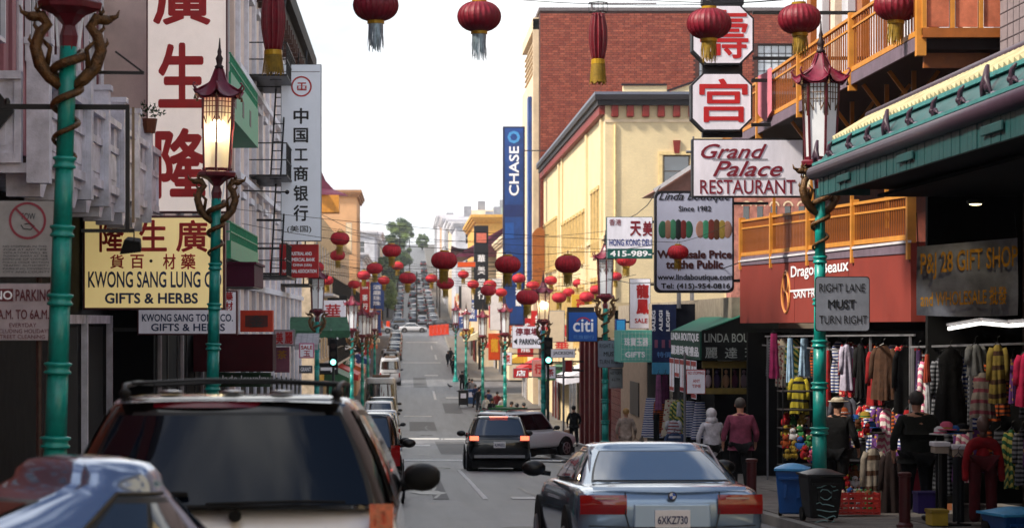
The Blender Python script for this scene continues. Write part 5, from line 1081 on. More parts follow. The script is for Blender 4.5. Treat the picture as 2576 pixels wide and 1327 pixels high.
MB().bar(pt_(335, 270), pt_(335, 560), .025).build('conduit', mat('conduit_tan', C(150, 130, 108), .6), t)
MB().lathe([(.03, 0), (.03, .03), (.015, .06)], 8, pt_(18, 262)).build('cap', blk, t)
t = thing('rod_bracket', 'thin dark rod with ball end reaching from the lit lamp towards the bank sign', 'bracket', P(610, 479, 38)); MB().bar((0, 0, 0), tuple(P(722, 483, 38)-t.location), .022).ball(tuple(P(722, 483, 38)-t.location), .035).build('rod', blk, t)

# ---------------------------------------------------------------- red lanterns and their wires
def make_lantern(fr, tl=.34):
    t = thing('red_lantern', 'x', 'lantern', (0, 0, 0)); pr = []
    for i in range(15):
        a = -1.25+2.5*i/14; pr.append((.355*math.cos(a)**.8, .235*math.sin(a)/math.sin(1.25)))
    MB().lathe(pr, 96, lob=.045, nl=24).build('shell', lanr, t, smooth=True)
    rb = MB()
    for k in range(24):
        a = 2*math.pi*k/24+math.pi/24*0; rb.tube([(.357*math.cos(b_)**.8*math.cos(a)*1.0, .357*math.cos(b_)**.8*math.sin(a), .237*math.sin(b_)/math.sin(1.25)) for b_ in [-1.25+.25*j for j in range(11)]], .0035, 4)
    rb.build('ribs', mat('rib_dark', C(120, 14, 30), .5), t)
    MB().lathe([(.10, .22), (.12, .235), (.12, .275), (.05, .285)], 20).build('top_cap', capg, t)
    MB().lathe([(.11, -.225), (.135, -.235), (.135, -.285), (.1, -.29)], 20).build('bottom_cap', capg, t)
    q = MB(); random.seed(5)
    for k in range(34):
        a = 2*math.pi*k/34; r0 = .115; r1 = r0+random.uniform(-.01, .03); l_ = tl*random.uniform(.8, 1.05); w = .011
        c, s_ = math.cos(a), math.sin(a); d = Vector((-s_, c, 0))*w; A = Vector((c*r0, s_*r0, -.28)); M_ = Vector((c*r0*1.05, s_*r0*1.05, -.28-l_*.5))+Vector((random.uniform(-.01, .01),)*3); B = Vector((c*r1, s_*r1, -.28-l_))
        q.add([A-d, A+d, M_+d, M_-d, B+d*.5, B-d*.5], [(0, 1, 2, 3), (3, 2, 4, 5)])
    q.build('tassel', fr, t); MB().tube([(.1, 0, .28), (.05, 0, .37), (-.05, 0, .37), (-.1, 0, .28)], .006, 5).build('hook', blk, t)
    return t
lanY, lanS = make_lantern(yel), make_lantern(silf, .42); uL = {}
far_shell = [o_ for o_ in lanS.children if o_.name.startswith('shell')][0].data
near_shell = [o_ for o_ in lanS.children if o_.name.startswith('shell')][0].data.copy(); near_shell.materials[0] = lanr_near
wiresegs = {}
def lantern(px, py, w, Y, label, sf=False, grp='red lanterns strung over the street', tilt=0):
    src = lanS if sf else lanY; o = src if not uL.get(sf) else copy_tree(src); uL[sf] = 1
    for c_ in o.children:
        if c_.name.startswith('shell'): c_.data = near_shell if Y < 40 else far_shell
    p = P(px, py, Y); o.location = p; k = w/S(Y)/.71; o.scale = (k, k, k); o.rotation_euler = (0, R(tilt), random.uniform(0, 6)); o['label'] = label; o['group'] = grp
    wiresegs.setdefault(Y, []).append((p.x, p.z+.33*k))
LN = [(945, 14, 115, 37.9, 'large near lantern with silver fringe, left of the upper sky', 1), (1205, 42, 110, 37.9, 'large near lantern with silver fringe, right of the upper sky', 1),
      (1783, 60, 112, 37.2, 'large near lantern overlapping the upper octagonal sign', 0), (2010, 48, 108, 37.9, 'large near lantern hanging between the octagonal sign and the upper balcony', 0), (2255, 14, 114, 36.5, 'large near lantern before the balcony at upper right', 0),
      (1117, 655, 66, 64, 'mid distance lantern over the right edge of the far street', 0), (1277, 665, 65, 64, 'mid distance lantern before the tall blue sign', 0), (1428, 664, 66, 64, 'mid distance lantern before the yellow building', 0),
      (855, 600, 48, 88, 'upper of the two lanterns right of the bank sign', 0), (985, 630, 48, 88, 'lantern in front of the hilltop tree', 0), (1575, 652, 51, 86, 'lantern under the teal phone strip', 0), (1705, 634, 53, 56, 'lantern hanging in front of the boutique sign', 0),
      (942, 675, 41, 103, 'lantern lower right of the tree, left side of the street', 0), (1025, 699, 43, 103, 'lantern over the middle of the far street', 0), (1120, 712, 44, 98, 'lower lantern beneath the mid distance one at right of the street', 0), (1228, 730, 40, 103, 'lantern just left of the blue sign', 0), (795, 672, 40, 103, 'lantern at the roof of the third left lamp', 0), (849, 642, 38, 103, 'lower of the two lanterns right of the bank sign', 0), (1326, 747, 56, 78, 'lantern left of the warm lit lamp', 0),
      (915, 692, 34, 122, 'small lantern above the narrow red banner', 0), (1406, 748, 37, 118, 'lantern right of the warm lit lamp', 0), (1455, 712, 30, 140, 'smallest lantern in front of the yellow building', 0), (1476, 746, 38, 118, 'lantern above the blue square bank sign', 0), (1548, 695, 32, 118, 'small lantern at the right of the second lamp roof', 0), (1340, 718, 34, 130, 'small lantern peeping above the lit lamp', 0), (1232, 716, 34, 130, 'small lantern behind the one left of the blue sign', 0)]
LN += [(x_, y_, w_, Y_, l_, 0) for x_, y_, w_, Y_, l_ in ((1305, 700, 34, 120, 'small lantern between the blue sign and the lit lamp'), (1385, 705, 32, 136, 'small lantern above and right of the lit lamp'), (1500, 728, 34, 112, 'small lantern between the blue bank box and the second lamp'), (1260, 735, 30, 144, 'tiny lantern low on the tall blue sign'), (1190, 715, 30, 144, 'tiny lantern below the navy bank sign'), (1085, 700, 30, 150, 'tiny lantern left of the lower mid distance one'), (965, 705, 30, 150, 'tiny lantern over the left parked cars'), (890, 715, 30, 136, 'tiny lantern at the fourth left lamp roof'), (1165, 690, 28, 160, 'tiny lantern beside the navy bank sign, left'), (1430, 735, 30, 130, 'tiny lantern just above the blue bank box'), (822, 705, 34, 112, 'small lantern low beside the third left lamp'), (1000, 668, 30, 160, 'tiny lantern under the hill tree'))]
for x, y, w, Y, lb, sf in LN: lantern(x, y, w, Y, lb, bool(sf), tilt=random.uniform(-3, 3))
# two long collapsed lanterns
for (px, y0_, y1_, w, lb) in ((687, -30, 127, 60, 'long collapsed crimson lantern before the pale facade'), (1504, 34, 150, 46, 'long collapsed crimson lantern with wire hoop before the brick wall')):
    s = 160.0; o = thing('red_lantern', lb, 'lantern', P(px, (y0_+y1_)/2, F/s), 0, 'collapsed long lanterns'); h = (y1_-y0_)/s; r = w/2/s
    pr = [(r*(.55+.45*math.sin(math.pi*(.08+.84*i/12))), -h/2+h*i/12) for i in range(13)]; MB().lathe(pr, 72, lob=.28, nl=12).build('shell', lanr2, o, smooth=True)
    rb = MB()
    for k in range(12):
        a = 2*math.pi*k/12; rb.tube([(q_[0]*1.02*math.cos(a), q_[0]*1.02*math.sin(a), q_[1]) for q_ in pr], .004, 4)
    rb.build('ribs', mat('rib_pale', C(150, 90, 90), .5), o)
    MB().lathe([(r*.6, -h/2+.01), (r*.75, -h/2), (r*.78, -h/2-.07), (r*.6, -h/2-.08)], 16).build('bottom_cap', capg, o)
    q = MB(); random.seed(9)
    for k in range(40):
        a = 2*math.pi*k/40; c_, s_ = math.cos(a), math.sin(a); r0 = r*.75; l_ = .32*random.uniform(.85, 1.05); d = Vector((-s_, c_, 0))*.01; A = Vector((c_*r0, s_*r0, -h/2-.07)); B = Vector((c_*r0*1.25, s_*r0*1.25, -h/2-.07-l_)); q.add([A-d, A+d, B+d, B-d], [(0, 1, 2, 3)])
    q.build('tassel', yel, o)
    hp = MB()
    for zz_ in (.02, .16): hp.tube([(r*1.0*math.cos(a_*math.pi/10), r*1.0*math.sin(a_*math.pi/10), h/2+zz_) for a_ in range(21)], .008, 5)
    for k in range(6): a = k*math.pi/3; hp.bar((r*math.cos(a), r*math.sin(a), h/2+.02), (r*math.cos(a), r*math.sin(a), h/2+.16), .008)
    hp.build('wire_hoop', blk, o); MB().bar((0, 0, h/2), (0, 0, h/2+1.6), .008).build('cord', blk, o)
# wires across the street at each string
groups_ = {}
for Y, l in wiresegs.items(): groups_.setdefault(round(Y/12), []).append((Y, l))
wl_ = ['nearest lantern wire above the picture top', 'lantern wire across the street by the boutique sign', 'lantern wire in front of the tall blue sign', 'lantern wire near the lit right lamp', 'lantern wire beside the second right lamp', 'lantern wire over the first crossing', 'far lantern wire past the crossing', 'faint lantern wire before the yellow building', 'thin lantern wire high over the crossing', 'thin dark wire left of the blue bank sign', 'thin far wire above the parked cars', 'slack wire low over the second crossing', 'high thin wire near the yellow building corner', 'faint wire over the far left lamps', 'faint wire over the far right lamps', 'farthest thin wire over the road']
for i, (Y, l) in enumerate(sorted(wiresegs.items())):
    l = sorted(l); xl, xr = (-4.4, 7.4); pts = [(xl, Y, l[0][1]+.5+.03*(l[0][0]-xl))]+[(x, Y, z) for x, z in l]+[(xr, Y, l[-1][1]+.4)]
    pp = []
    for a, b in zip(pts, pts[1:]):
        n_ = 8
        for k in range(n_): f = k/n_; pp.append((a[0]+(b[0]-a[0])*f, Y, a[2]+(b[2]-a[2])*f-.12*min(1, abs(b[0]-a[0])/3)*4*f*(1-f)))
    pp.append(pts[-1]); o = MB().tube(pp, .006 if Y < 60 else .008, 5).build('lantern_wire', blk); tag(o, (wl_+['second faint wire in front of the yellow building', 'thin wire over the row of parked cars', 'thin wire between the fourth lamps', 'thin wire between the fifth lamps', 'thin wire between the sixth lamps', 'thin wire just before the second crossing'])[i], 'wire')
# utility wires beside the teal phone sign
for (A_, B_, lb) in (((1560, 545, 90), (1660, 470, 62), 'thin guy wire rising to the gabled roof'), ((810, 540, 100), (1010, 600, 150), 'sagging cable from the bank sign to the far street'), ((1525, 700, 80), (1860, 660, 58), 'thin cable behind the boutique sign')):
    a, b = P(*A_), P(*B_); m_ = (a+b)/2-Vector((0, 0, .3)); o = MB().tube([a, (a+m_)/2-Vector((0, 0, .1)), m_, (b+m_)/2-Vector((0, 0, .1)), b], .013, 5).build('utility_cable', blk); tag(o, lb, 'cable')

# traffic lights
def tlight(x, y, Y, lb):
    c = P(x, y, Y); t = thing('traffic_light', lb, 'traffic light', (c.x, Y, zg(Y)+.14)); z = c.z-t.location.z-.15
    MB().tube([(0, .25, 0), (0, .25, z+1.2)], .06, 8).bar((0, .25, z+.2), (0, .1, z+.2), .06).bar((0, .25, z+.9), (0, .1, z+.9), .06).build('pole', mat('signal_pole', C(40, 60, 54), .5), t)
    MB().box(-.18, .18, -.1, .12, z-.1, z+1.1).build('housing', blkm, t, bevel=.02)
    for k, m_ in enumerate((mat('signal_green', (.3, 1, .8), .4, var=0, emit=2.2, ecol=(.25, 1, .8)), mat('signal_amber_off', C(60, 44, 16), .4), mat('signal_red_off', C(60, 12, 12), .4))):
        MB().tube([(0, -.125, z+.12+k*.35), (0, -.1, z+.12+k*.35)], .12, 16).build('lens', m_, t)
        q = MB().grid(lambda u_, v_: (.14*math.cos(math.pi*u_), -.1-.2*v_, z+.12+k*.35+.14*math.sin(math.pi*u_)), 10, 1); q.build('visor', blkm, t)
tlight(838, 908, 103, 'left traffic light showing green in front of the dark awnings'); tlight(1379, 903, 104, 'right traffic light showing green beside the third right lamp')

# ---------------------------------------------------------------- vehicles
paint = {}
def cpaint(n, rgb, metal=.5, rough=.22): return mat('car_paint_'+n, rgb, rough, metal, 0, coat=1, spec=.5)
trim = mat('black_trim', C(18, 18, 20), .4, var=.1)
plate_w = mat('plate_white', C(235, 232, 234), .4, var=.05)
def car(name, label, cat, loc, rz, Lc, Wc, Hc, m, belt=.95, deck=None, rg=(.2, .55), ws=(3.2, 2.5), wt=.78, wb=.9, gl=None, roofm=None, tails=None, lit_=False, hood=None, wheels=True, mir=True, plate=None, lod=1, pitch=0, sidediv=2, grpx=None, hatchtop=.0, crown=.05, bottom=.22, n_=9, glz=(.1, .9), roofr=None):
    """rear bumper at y=0, heading +Y. rg=(rear glass foot y, head y); ws=(windscreen foot y, head y)"""
    t = thing(name, label, cat, loc, rz, grpx); t.rotation_euler = (pitch, 0, rz); W = Wc/2; gl = gl or cgl; deck = deck or belt; hood = hood or belt-.1
    # lower body loft
    st = [(0.0, .80, belt-.33, deck-.16), (.05, .93, bottom+.1, deck-.05), (.22, .985, bottom, deck), (rg[0]+.1, 1, bottom, belt), ((rg[0]+ws[0])/2, 1.0, bottom, belt), (ws[0]+.05, 1.0, bottom, belt-.0), (ws[0]+.35, .99, bottom, hood+.03), (Lc-.45, .97, bottom, hood-.06), (Lc-.12, .88, bottom+.05, hood-.17), (Lc, .72, bottom+.2, hood-.3)]
    def sec(y, k, zb, zt):
        w = W*k; h = zt-zb
        return [(-w*.0, y, zt+.012), (w*.6, y, zt+.008), (w*.88, y, zt-.012), (w*.965, y, zt-.06*min(1, h)), (w, y, zb+h*.62), (w*.985, y, zb+h*.3), (w*.94, y, zb+h*.06), (w*.8, y, zb), (0, y, zb)]
    b = MB(); vs = []; fs = []; q = 17
    for (y, k, zb, zt) in st:
        h_ = sec(y, k, zb, zt); vs += h_+[(-p[0], p[1], p[2]) for p in h_[-2:0:-1]]
    q = len(vs)//len(st)
    for i in range(len(st)-1):
        for j in range(q): fs.append((i*q+j, (i+1)*q+j, (i+1)*q+(j+1) % q, i*q+(j+1) % q))
    fs += [tuple(range(q)), tuple((len(st)-1)*q+j for j in range(q-1, -1, -1))]
    b.add(vs, fs); b.build('body', m, t, smooth=True, merge=True, sub=2 if lod else 1)
    MB().box(-W*.86, W*.86, .15, Lc-.2, .14, .34).build('underbody', blkm, t)
    # cabin
    yb0, yt0, yb1, yt1 = rg[0], rg[1], ws[0], ws[1]; wB, wT = W*wb, W*wt; zB = belt-.02; zT = Hc-crown
    def sp(k, f):
        return [(-1+2*f, -1), (1, -1+2*f), (1-2*f, 1), (-1, 1-2*f)][k]
    def cp(k, f, v):
        x, y = sp(k, f); N_ = (abs(x)**n_+abs(y)**n_)**(1/n_); x /= N_; y /= N_
        bu = 1+.035*4*v*(1-v)
        w = (wB+(wT-wB)*v)*bu; ya = yb0+(yt0-yb0)*v; yb = yb1+(yt1-yb1)*v
        if k in (0, 2): bow = .05*(1-x*x)*(-1 if k == 0 else 1)
        else: bow = 0
        return Vector((x*w, (ya+yb)/2+y*(yb-ya)/2+bow, zB+(zT-zB)*v))
    nf = {0: 4, 1: 10, 2: 24}[lod]; cb = MB(); vs = []; fs = []
    prm = [(k, f/nf) for k in range(4) for f in range(nf)]
    rowsv = [0, .25, .5, .75, .94]
    for v in rowsv: vs += [cp(k, f, v) for k, f in prm]
    cx, cy = 0, (yt0+yt1)/2
    for sc_, zz_ in ((.985, zT+crown*.15), (.95, zT+crown*.45), (.8, zT+crown*.8), (.4, zT+crown*.98)):
        for k, f in prm:
            p = cp(k, f, 1.0); vs.append(Vector((p.x*sc_, cy+(p.y-cy)*sc_, zz_)))
    q = len(prm); nr = len(rowsv)+4; roofs = MB()
    for i in range(nr-1):
        for j in range(q): fs.append((i*q+j, i*q+(j+1) % q, (i+1)*q+(j+1) % q, (i+1)*q+j))
    vs.append(Vector((0, cy, zT+crown))); fs += [((nr-1)*q+j, (nr-1)*q+(j+1) % q, nr*q) for j in range(q)]
    cb.add(vs, fs); cb.build('cabin', roofm or m, t, smooth=True)
    def gp(nm, k, f0, f1, v0, v1, off=.006, mm=None, nn=8, curve=0):
        def fn(u_, v_):
            f = f0+(f1-f0)*u_; v = v0+(v1-v0)*v_
            if curve: v = v0+(v1-v0)*v_*(1-curve*abs(2*u_-1)**4)
            p = cp(k, f, v); e_ = .01; du = cp(k, min(f+e_, 1), v)-cp(k, max(f-e_, 0), v); dv = cp(k, f, min(v+e_, 1))-cp(k, f, max(v-e_, 0)); n = du.cross(dv).normalized(); return p+n*off
        return MB().grid(fn, nn, 6).build(nm, mm or gl, t, smooth=True)
    gp('rear_window_seal', 0, .055, .945, glz[0]-.035, glz[1]+.035, .004, trim); gp('rear_window', 0, .075, .925, glz[0], glz[1], .009)
    gp('windscreen', 2, .06, .94, .06, .92)
    for k in (1, 3):
        gp('side_window_seal', k, *((.035, .94) if sidediv != 4 else ((.43, .95) if k == 1 else (.05, .57))), .06, .92, .004, trim)
        cuts = {2: [.06, .2, .53, .9], 3: [.05, .3, .62, .92], 1: [.06, .45, .92], 4: [.45, .68, .93]}[sidediv]
        for i in range(len(cuts)-1):
            f0, f1 = cuts[i]+.012, cuts[i+1]-.012
            if k == 3: f0, f1 = 1-f1, 1-f0
            gp('side_window', k, f0, f1, .1, .86, .009, nn=5)
    tz = tails or (belt-.32, belt-.05, .46, 0)
    for s_ in (-1, 1):
        z0, z1, ww, kind = tz[:4]; x0, x1 = s_*(W*.94-ww), s_*(W*.94); x0, x1 = min(x0, x1), max(x0, x1)
        def tf(u_, v_):
            x = x0+(x1-x0)*u_; e_ = abs(x)/W; yy = -.012+.32*max(0, e_-.55)**2.0*1.2-.02*math.sin(math.pi*v_); return (x, yy+.015*0, z0+(z1-z0)*v_)
        MB().grid(tf, 8, 4).build('tail_lamp', tailon if lit_ else tail, t, smooth=True)
    if plate:
        z = plate[1] if len(plate) > 1 else belt-.35; MB().box(-.165, .165, -.035, -.02, z-.085, z+.085).build('number_plate', plate_w, t, bevel=.004)
        letters(t, plate[0], (-.14, -.036, z-.045), XA, ZA, .28, .075, mat('plate_blue', C(40, 50, 110), .5), .02, off=.003)
    if mir:
        for s_ in (-1, 1):
            y = ws[0]-.25; MB().ball((s_*(W+.1), y, belt+.08), .13, .09, .085, 12).bar((s_*(W-.08), y+.03, belt+.02), (s_*(W+.05), y+.02, belt+.04), .05).build('mirror', trim if kind_mir else m, t, smooth=True)
    if wheels:
        r = .34
        for y in (.85, Lc-.9):
            for s_ in (-1, 1):
                x1 = s_*(W+.004); x0 = s_*(W-.22)
                MB().tube([(s_*(W-.3), y, r+.02), (s_*(W+.006), y, r+.02)], r+.07, 24).build('wheel_arch', blkm, t)
                wh = MB().tube([(x0, y, r), (s_*(W-.02), y, r), (s_*(W+.012), y, r)], [r, r, r-.04], 24).build('wheel', rubber, t)
                rm = MB().tube([(s_*(W+.0), y, r), (s_*(W+.018), y, r)], r*.64, 20)
                rm.build('rim', mat('rim_shadow', C(50, 50, 54), .5), wh); sp_ = MB()
                for k in range(5): a = k*2*math.pi/5; sp_.bar((s_*(W+.022), y, r), (s_*(W+.022), y+math.cos(a)*r*.6, r+math.sin(a)*r*.6), .05, .012, up=(1, 0, 0))
                sp_.tube([(s_*(W+.014), y+r*.6*math.cos(a_*math.pi/10), r+r*.6*math.sin(a_*math.pi/10)) for a_ in range(21)], .02, 5); sp_.build('spokes', alloy, wh)
    return t, cp
kind_mir = True
pk = lambda Y: math.atan((zg(Y+3)-zg(Y-1))/4)

# silver sedan, lower right
Yc = 22.4; pb = cpaint('ice_blue_silver', C(128, 152, 178), .5, .2)
t, cpb = car('silver_sedan', 'silver blue sedan seen from behind in the lower right lane', 'car', ((1690-VX)/270, Yc, zg(Yc)), R(2.2), 4.6, 1.82, 1.36, pb, belt=.985, deck=.95, rg=(.62, 1.55), ws=(3.35, 2.55), wt=.64, wb=.88, gl=cgl2, plate=('6XKZ730', .66), tails=(.705, .885, .43, 0), pitch=pk(Yc), crown=.07, hood=.9, n_=7, sidediv=2)
W = .91
MB().grid(lambda u_, v_: (-.72+1.44*u_, .04+.05*(2*u_-1)**2*2+.06*v_, .925+.03*v_), 16, 2).build('boot_lip', pb, t, smooth=True)
MB().prismx([(-.02, .55), (.03, .55), (.03, .80), (-.02, .80)], -.36, .36).build('plate_recess', cpaint('recess', C(165, 190, 215), .2, .25), t, bevel=.015)
lg = thing('x', 'x', 'x'); bpy.data.objects.remove(lg)
q = MB(); q.tube([(0, -.03, .875), (0, -.012, .875)], .041, 24); rd = q.build('roundel', trim, t)
MB().tube([(0, -.034, .875), (0, -.028, .875)], .03, 20).build('roundel_white', mat('roundel_white', C(220, 225, 232), .3), rd)
for a_ in (0, math.pi): MB().add([(0, -.036, .875)]+[(.03*math.cos(a_+k*math.pi/16), -.036, .875+.03*math.sin(a_+k*math.pi/16)) for k in range(9)], [(0, i+1, i) for i in range(1, 9)]).build('roundel_quadrant', mat('roundel_blue', C(30, 90, 190), .3), rd)
for s_ in (-1, 1): MB().box(min(s_*.5, s_*.72), max(s_*.5, s_*.72), -.024, -.018, .845, .86).build('reflector_strip', mat('lens_white', C(200, 170, 160), .2), t)
fin = MB().add([(-.018, 2.0, 1.355), (.018, 2.0, 1.355), (.018, 2.2, 1.36), (-.018, 2.2, 1.36), (0, 2.0, 1.42), (0, 2.08, 1.41)], [(0, 1, 4), (1, 2, 5, 4), (2, 3, 5), (3, 0, 4, 5)]).build('roof_aerial', trim, t)
for s_ in (-1, 1): MB().tube([(s_*.44, -.012, .91), (s_*.44, -.026, .72), (s_*.40, -.03, .56)], .006, 5).build('boot_seam', trim, t)
MB().tube([(-.78, .0, .60), (-.4, -.03, .585), (.4, -.03, .585), (.78, .0, .60)], .006, 5).build('bumper_seam', trim, t); MB().box(-.28, -.12, -.036, -.026, .62, .635).build('badge', alloy, t) if 0 else None
for s_ in (-1, 1): MB().tube([(s_*.66, .9, 1.02), (s_*.6, 1.6, 1.31), (s_*.6, 2.5, 1.33)], .012, 6).build('chrome_strip', alloy, t)
MB().box(-.5, -.22, 1.5, 1.56, .98, 1.0).build('parcel_item', white, t)

# big dark minivan / SUV, lower left
Ys = 13.1; ps = cpaint('champagne_silver', C(228, 228, 232), .0, .24); pd = cpaint('bronze_reflection', C(34, 28, 28), .6, .2)  # pd: brown reflection on the pillars, painted as the cabin colour
t, cps = car('suv', 'large SUV seen from behind at lower left with roof rack and wiper', 'car', (-1.0, Ys, zg(Ys)), R(-.3), 4.8, 1.96, 1.76, ps, belt=1.14, deck=1.13, rg=(.06, .34), ws=(3.7, 2.9), wt=.70, wb=.97, gl=mat('suv_rear_glass', C(6, 18, 38), .04, 0, 0, ior=1.45), roofm=pd, tails=(.78, 1.15, .13, 0), pitch=pk(Ys), crown=.05, hood=1.05, n_=9, sidediv=3, glz=(.035, .86), plate=('7KDR204', .8))
for o in list(t.children):
    if o.name.startswith('tail_lamp'): o.data.materials[0] = amber
MB().grid(lambda u_, v_: (-.42+.62*u_, .255+.03*(2*u_-1)**2+.05*v_*.5, 1.675+.035*v_), 12, 2).build('brake_light_strip', mat('brake_strip', C(120, 14, 34), .25, var=.1, coat=.7), t, smooth=True)
MB().grid(lambda u_, v_: (-.64+1.28*u_, .27+.16*v_, 1.712+.022*v_-.015*(2*u_-1)**2), 12, 2).build('spoiler', cpaint('silver_spoiler', C(176, 180, 190), .5, .2), t, smooth=True)
for s_ in (-1, 1):
    MB().tube([(s_*.60, .4, 1.73), (s_*.61, .52, 1.80), (s_*.61, 1.2, 1.825), (s_*.6, 2.6, 1.83), (s_*.58, 2.8, 1.76)], [.022, .016, .014, .014, .018], 8).build('roof_rail', blk, t, smooth=True); MB().ball((s_*.6, .44, 1.755), .035, .08, .03, 10).build('rail_foot', blkm, t, smooth=True)
for y in (.75, 1.9): MB().tube([(-.6, y, 1.815), (-.2, y, 1.835), (.2, y, 1.835), (.6, y, 1.815)], .011, 8).build('cross_bar', blk, t)
for x in (-.35, .0, .28): MB().ball((x, .55, 1.765), .07, .12, .012, 10).build('roof_stud', alloy, t, smooth=True)
MB().tube([(-.42, -.02, 1.085), (-.4, -.045, 1.12), (.0, -.04, 1.135), (.52, -.005, 1.14)], [.02, .014, .011, .008], 6).tube([(-.1, -.03, 1.15), (.4, -.0, 1.163), (.66, .0, 1.16)], .009, 5).build('wiper', blkm, t)
for x, r_ in ((-.47, .03), (-.33, .032), (.06, .034)): MB().tube([(x, -.035, 1.085), (x, .01, 1.085)], r_, 14).build('wiper_pivot' if x > -.4 else 'washer_nozzle', blkm, t)
MB().box(-.4, -.2, -.012, .02, 1.185, 1.215).build('latch_handle', blkm, t, bevel=.01)
for s_ in (-1, 1): q = MB(); q.ball((s_*1.08, 3.25, 1.2), .125, .07, .085, 14).bar((s_*.9, 3.3, 1.14), (s_*1.1, 3.28, 1.16), .06).build('large_mirror', blkm, t, smooth=True)

# domed silver car in the corner
Yd = 8.2; pdm = cpaint('pale_silver_blue', C(118, 136, 168), .7, .12)
t, _ = car('domed_car', 'domed pale silver blue car cut off in the lower left corner', 'car', (-2.93, 9.6, zg(9.6)), R(-55), 3.9, 1.7, 1.49, pdm, belt=.93, deck=.9, rg=(.0, 1.55), ws=(2.55, 2.05), wt=.45, wb=.88, gl=glass('domed_car_glass', C(14, 18, 24), ior=1.8), pitch=pk(Yd), crown=.13, hood=.85, n_=2.7, sidediv=4, glz=(.15, .85), lod=2)
MB().tube([tuple(_(1, .42, v_/10)+(_(1, .42, v_/10)-Vector((0, 1.5, .8))).normalized()*.008) for v_ in range(0, 10)]+[tuple(_(1, .42+f_/30, .95)+Vector((.006, 0, .004))) for f_ in range(0, 16)], .009, 6).build('door_frame_line', trim, t)
MB().tube([tuple(_(0, f_/14, .05+.0*f_)+Vector((0, -.008, 0))) for f_ in range(0, 15)], .007, 6).build('boot_seam', trim, t)

# dark car just beyond the SUV, parked
Yk = 42.0; car('parked_car', 'dark blue parked SUV squeezed just beyond the roof racked one', 'car', (-1.0, Yk, zg(Yk)), 0, 4.6, 1.85, 1.66, cpaint('night_blue', C(18, 24, 36), .4, .2), belt=1.0, rg=(.1, .55), ws=(3.3, 2.6), tails=(.72, 1.08, .16, 0), pitch=pk(Yk), plate=('5TRE618', .7))
Yk = 49; car('parked_car', 'dark red lamped parked car third in the left row', 'car', (-1.05, Yk, zg(Yk)), 0, 4.5, 1.8, 1.5, cpaint('brick_red', C(90, 16, 22), .3, .25), belt=.95, rg=(.35, 1.1), ws=(3.2, 2.5), pitch=pk(Yk))
# dark crossover in the right lane, brake lights on
Yk = 66.5; t, _ = car('crossover', 'small black crossover with glowing brake lights in the middle of the road', 'car', ((1256-VX)/91, Yk, zg(Yk)), R(.5), 4.3, 1.74, 1.58, cpaint('gloss_black', C(16, 17, 20), .3, .18), belt=1.0, deck=1.02, rg=(.12, .62), ws=(3.2, 2.45), wt=.72, wb=.93, tails=(.9, 1.02, .24, 0), lit_=True, pitch=pk(Yk), plate=('4LMN552', .78), bottom=.34)
MB().box(-.25, .25, .5, .53, 1.53, 1.555).build('high_brake_light', tailon, t); MB().box(-.7, .7, -.02, .03, .42, .5).build('bumper_guard', greym, t)
for s_ in (-1, 1): MB().tube([(s_*.58, .8, 1.57), (s_*.58, 2.3, 1.59)], .018, 6).build('roof_rail', blk, t)
# white SUV turning right
Yk = 86; t, _ = car('white_suv', 'silver white SUV angled to the right beyond the black crossover', 'car', (2.7, Yk-.6, zg(Yk)), R(-40), 4.6, 1.8, 1.72, cpaint('pearl_silver', C(226, 228, 234), 0, .3), belt=1.02, deck=1.05, rg=(.1, .45), ws=(3.25, 2.6), wt=.78, wb=.94, sidediv=3, gl=mat('plain_car_glass', C(12, 18, 26), .06, 0, 0, ior=1.4), pitch=0, bottom=.36, plate=('3ABD410', .7))
for s_ in (-1, 1): MB().tube([(s_*.62, .5, 1.72), (s_*.63, .7, 1.78), (s_*.63, 2.5, 1.78)], .02, 6).build('roof_rail', mat('red_brown_rack', C(120, 70, 60), .5), t)
MB().box(-.5, .5, .9, 1.9, 1.76, 1.84).build('roof_load', mat('green_load', C(60, 110, 70), .7), t)
# parked row on the left
PRK = [(78, 'white', C(196, 198, 204), 1.48, 's', 'white parked sedan, tail toward us, right of the fourth lamp'), (86, 'dark', C(30, 34, 40), 1.45, 's', 'dark parked sedan right behind the white sedan'), (112, 'silver', C(150, 156, 160), 1.5, 's', 'silver green parked sedan before the delivery truck')]
Yk = 100; car('parked_car', 'white parked hatchback with pale window in the left row', 'car', (-1.15, Yk, zg(Yk)), R(1), 4.3, 1.8, 1.72, cpaint('white', C(205, 206, 210), .1, .3), belt=1.0, rg=(.15, .7), ws=(3.1, 2.4), gl=glass('pale_car_glass', C(90, 120, 124)), pitch=pk(Yk), plate=('2FGH', .8))
Yk = 123; car('parked_car', 'white parked SUV behind the pale windowed hatchback', 'car', (-1.5, Yk, zg(Yk)), 0, 4.5, 1.8, 1.9, cpaint('white', C(205, 206, 210), .1, .3), belt=1.1, rg=(.15, .6), ws=(3.1, 2.4), lod=1)
Yk = 134; car('parked_car', 'black parked SUV with glassy rear just before the white truck', 'car', (-1.45, Yk, zg(Yk)), 0, 4.5, 1.85, 2.0, cpaint('gloss_black', C(16, 17, 20), .3, .18), belt=1.1, rg=(.15, .6), ws=(3.1, 2.4), gl=glass('pale_car_glass', C(90, 120, 124)))
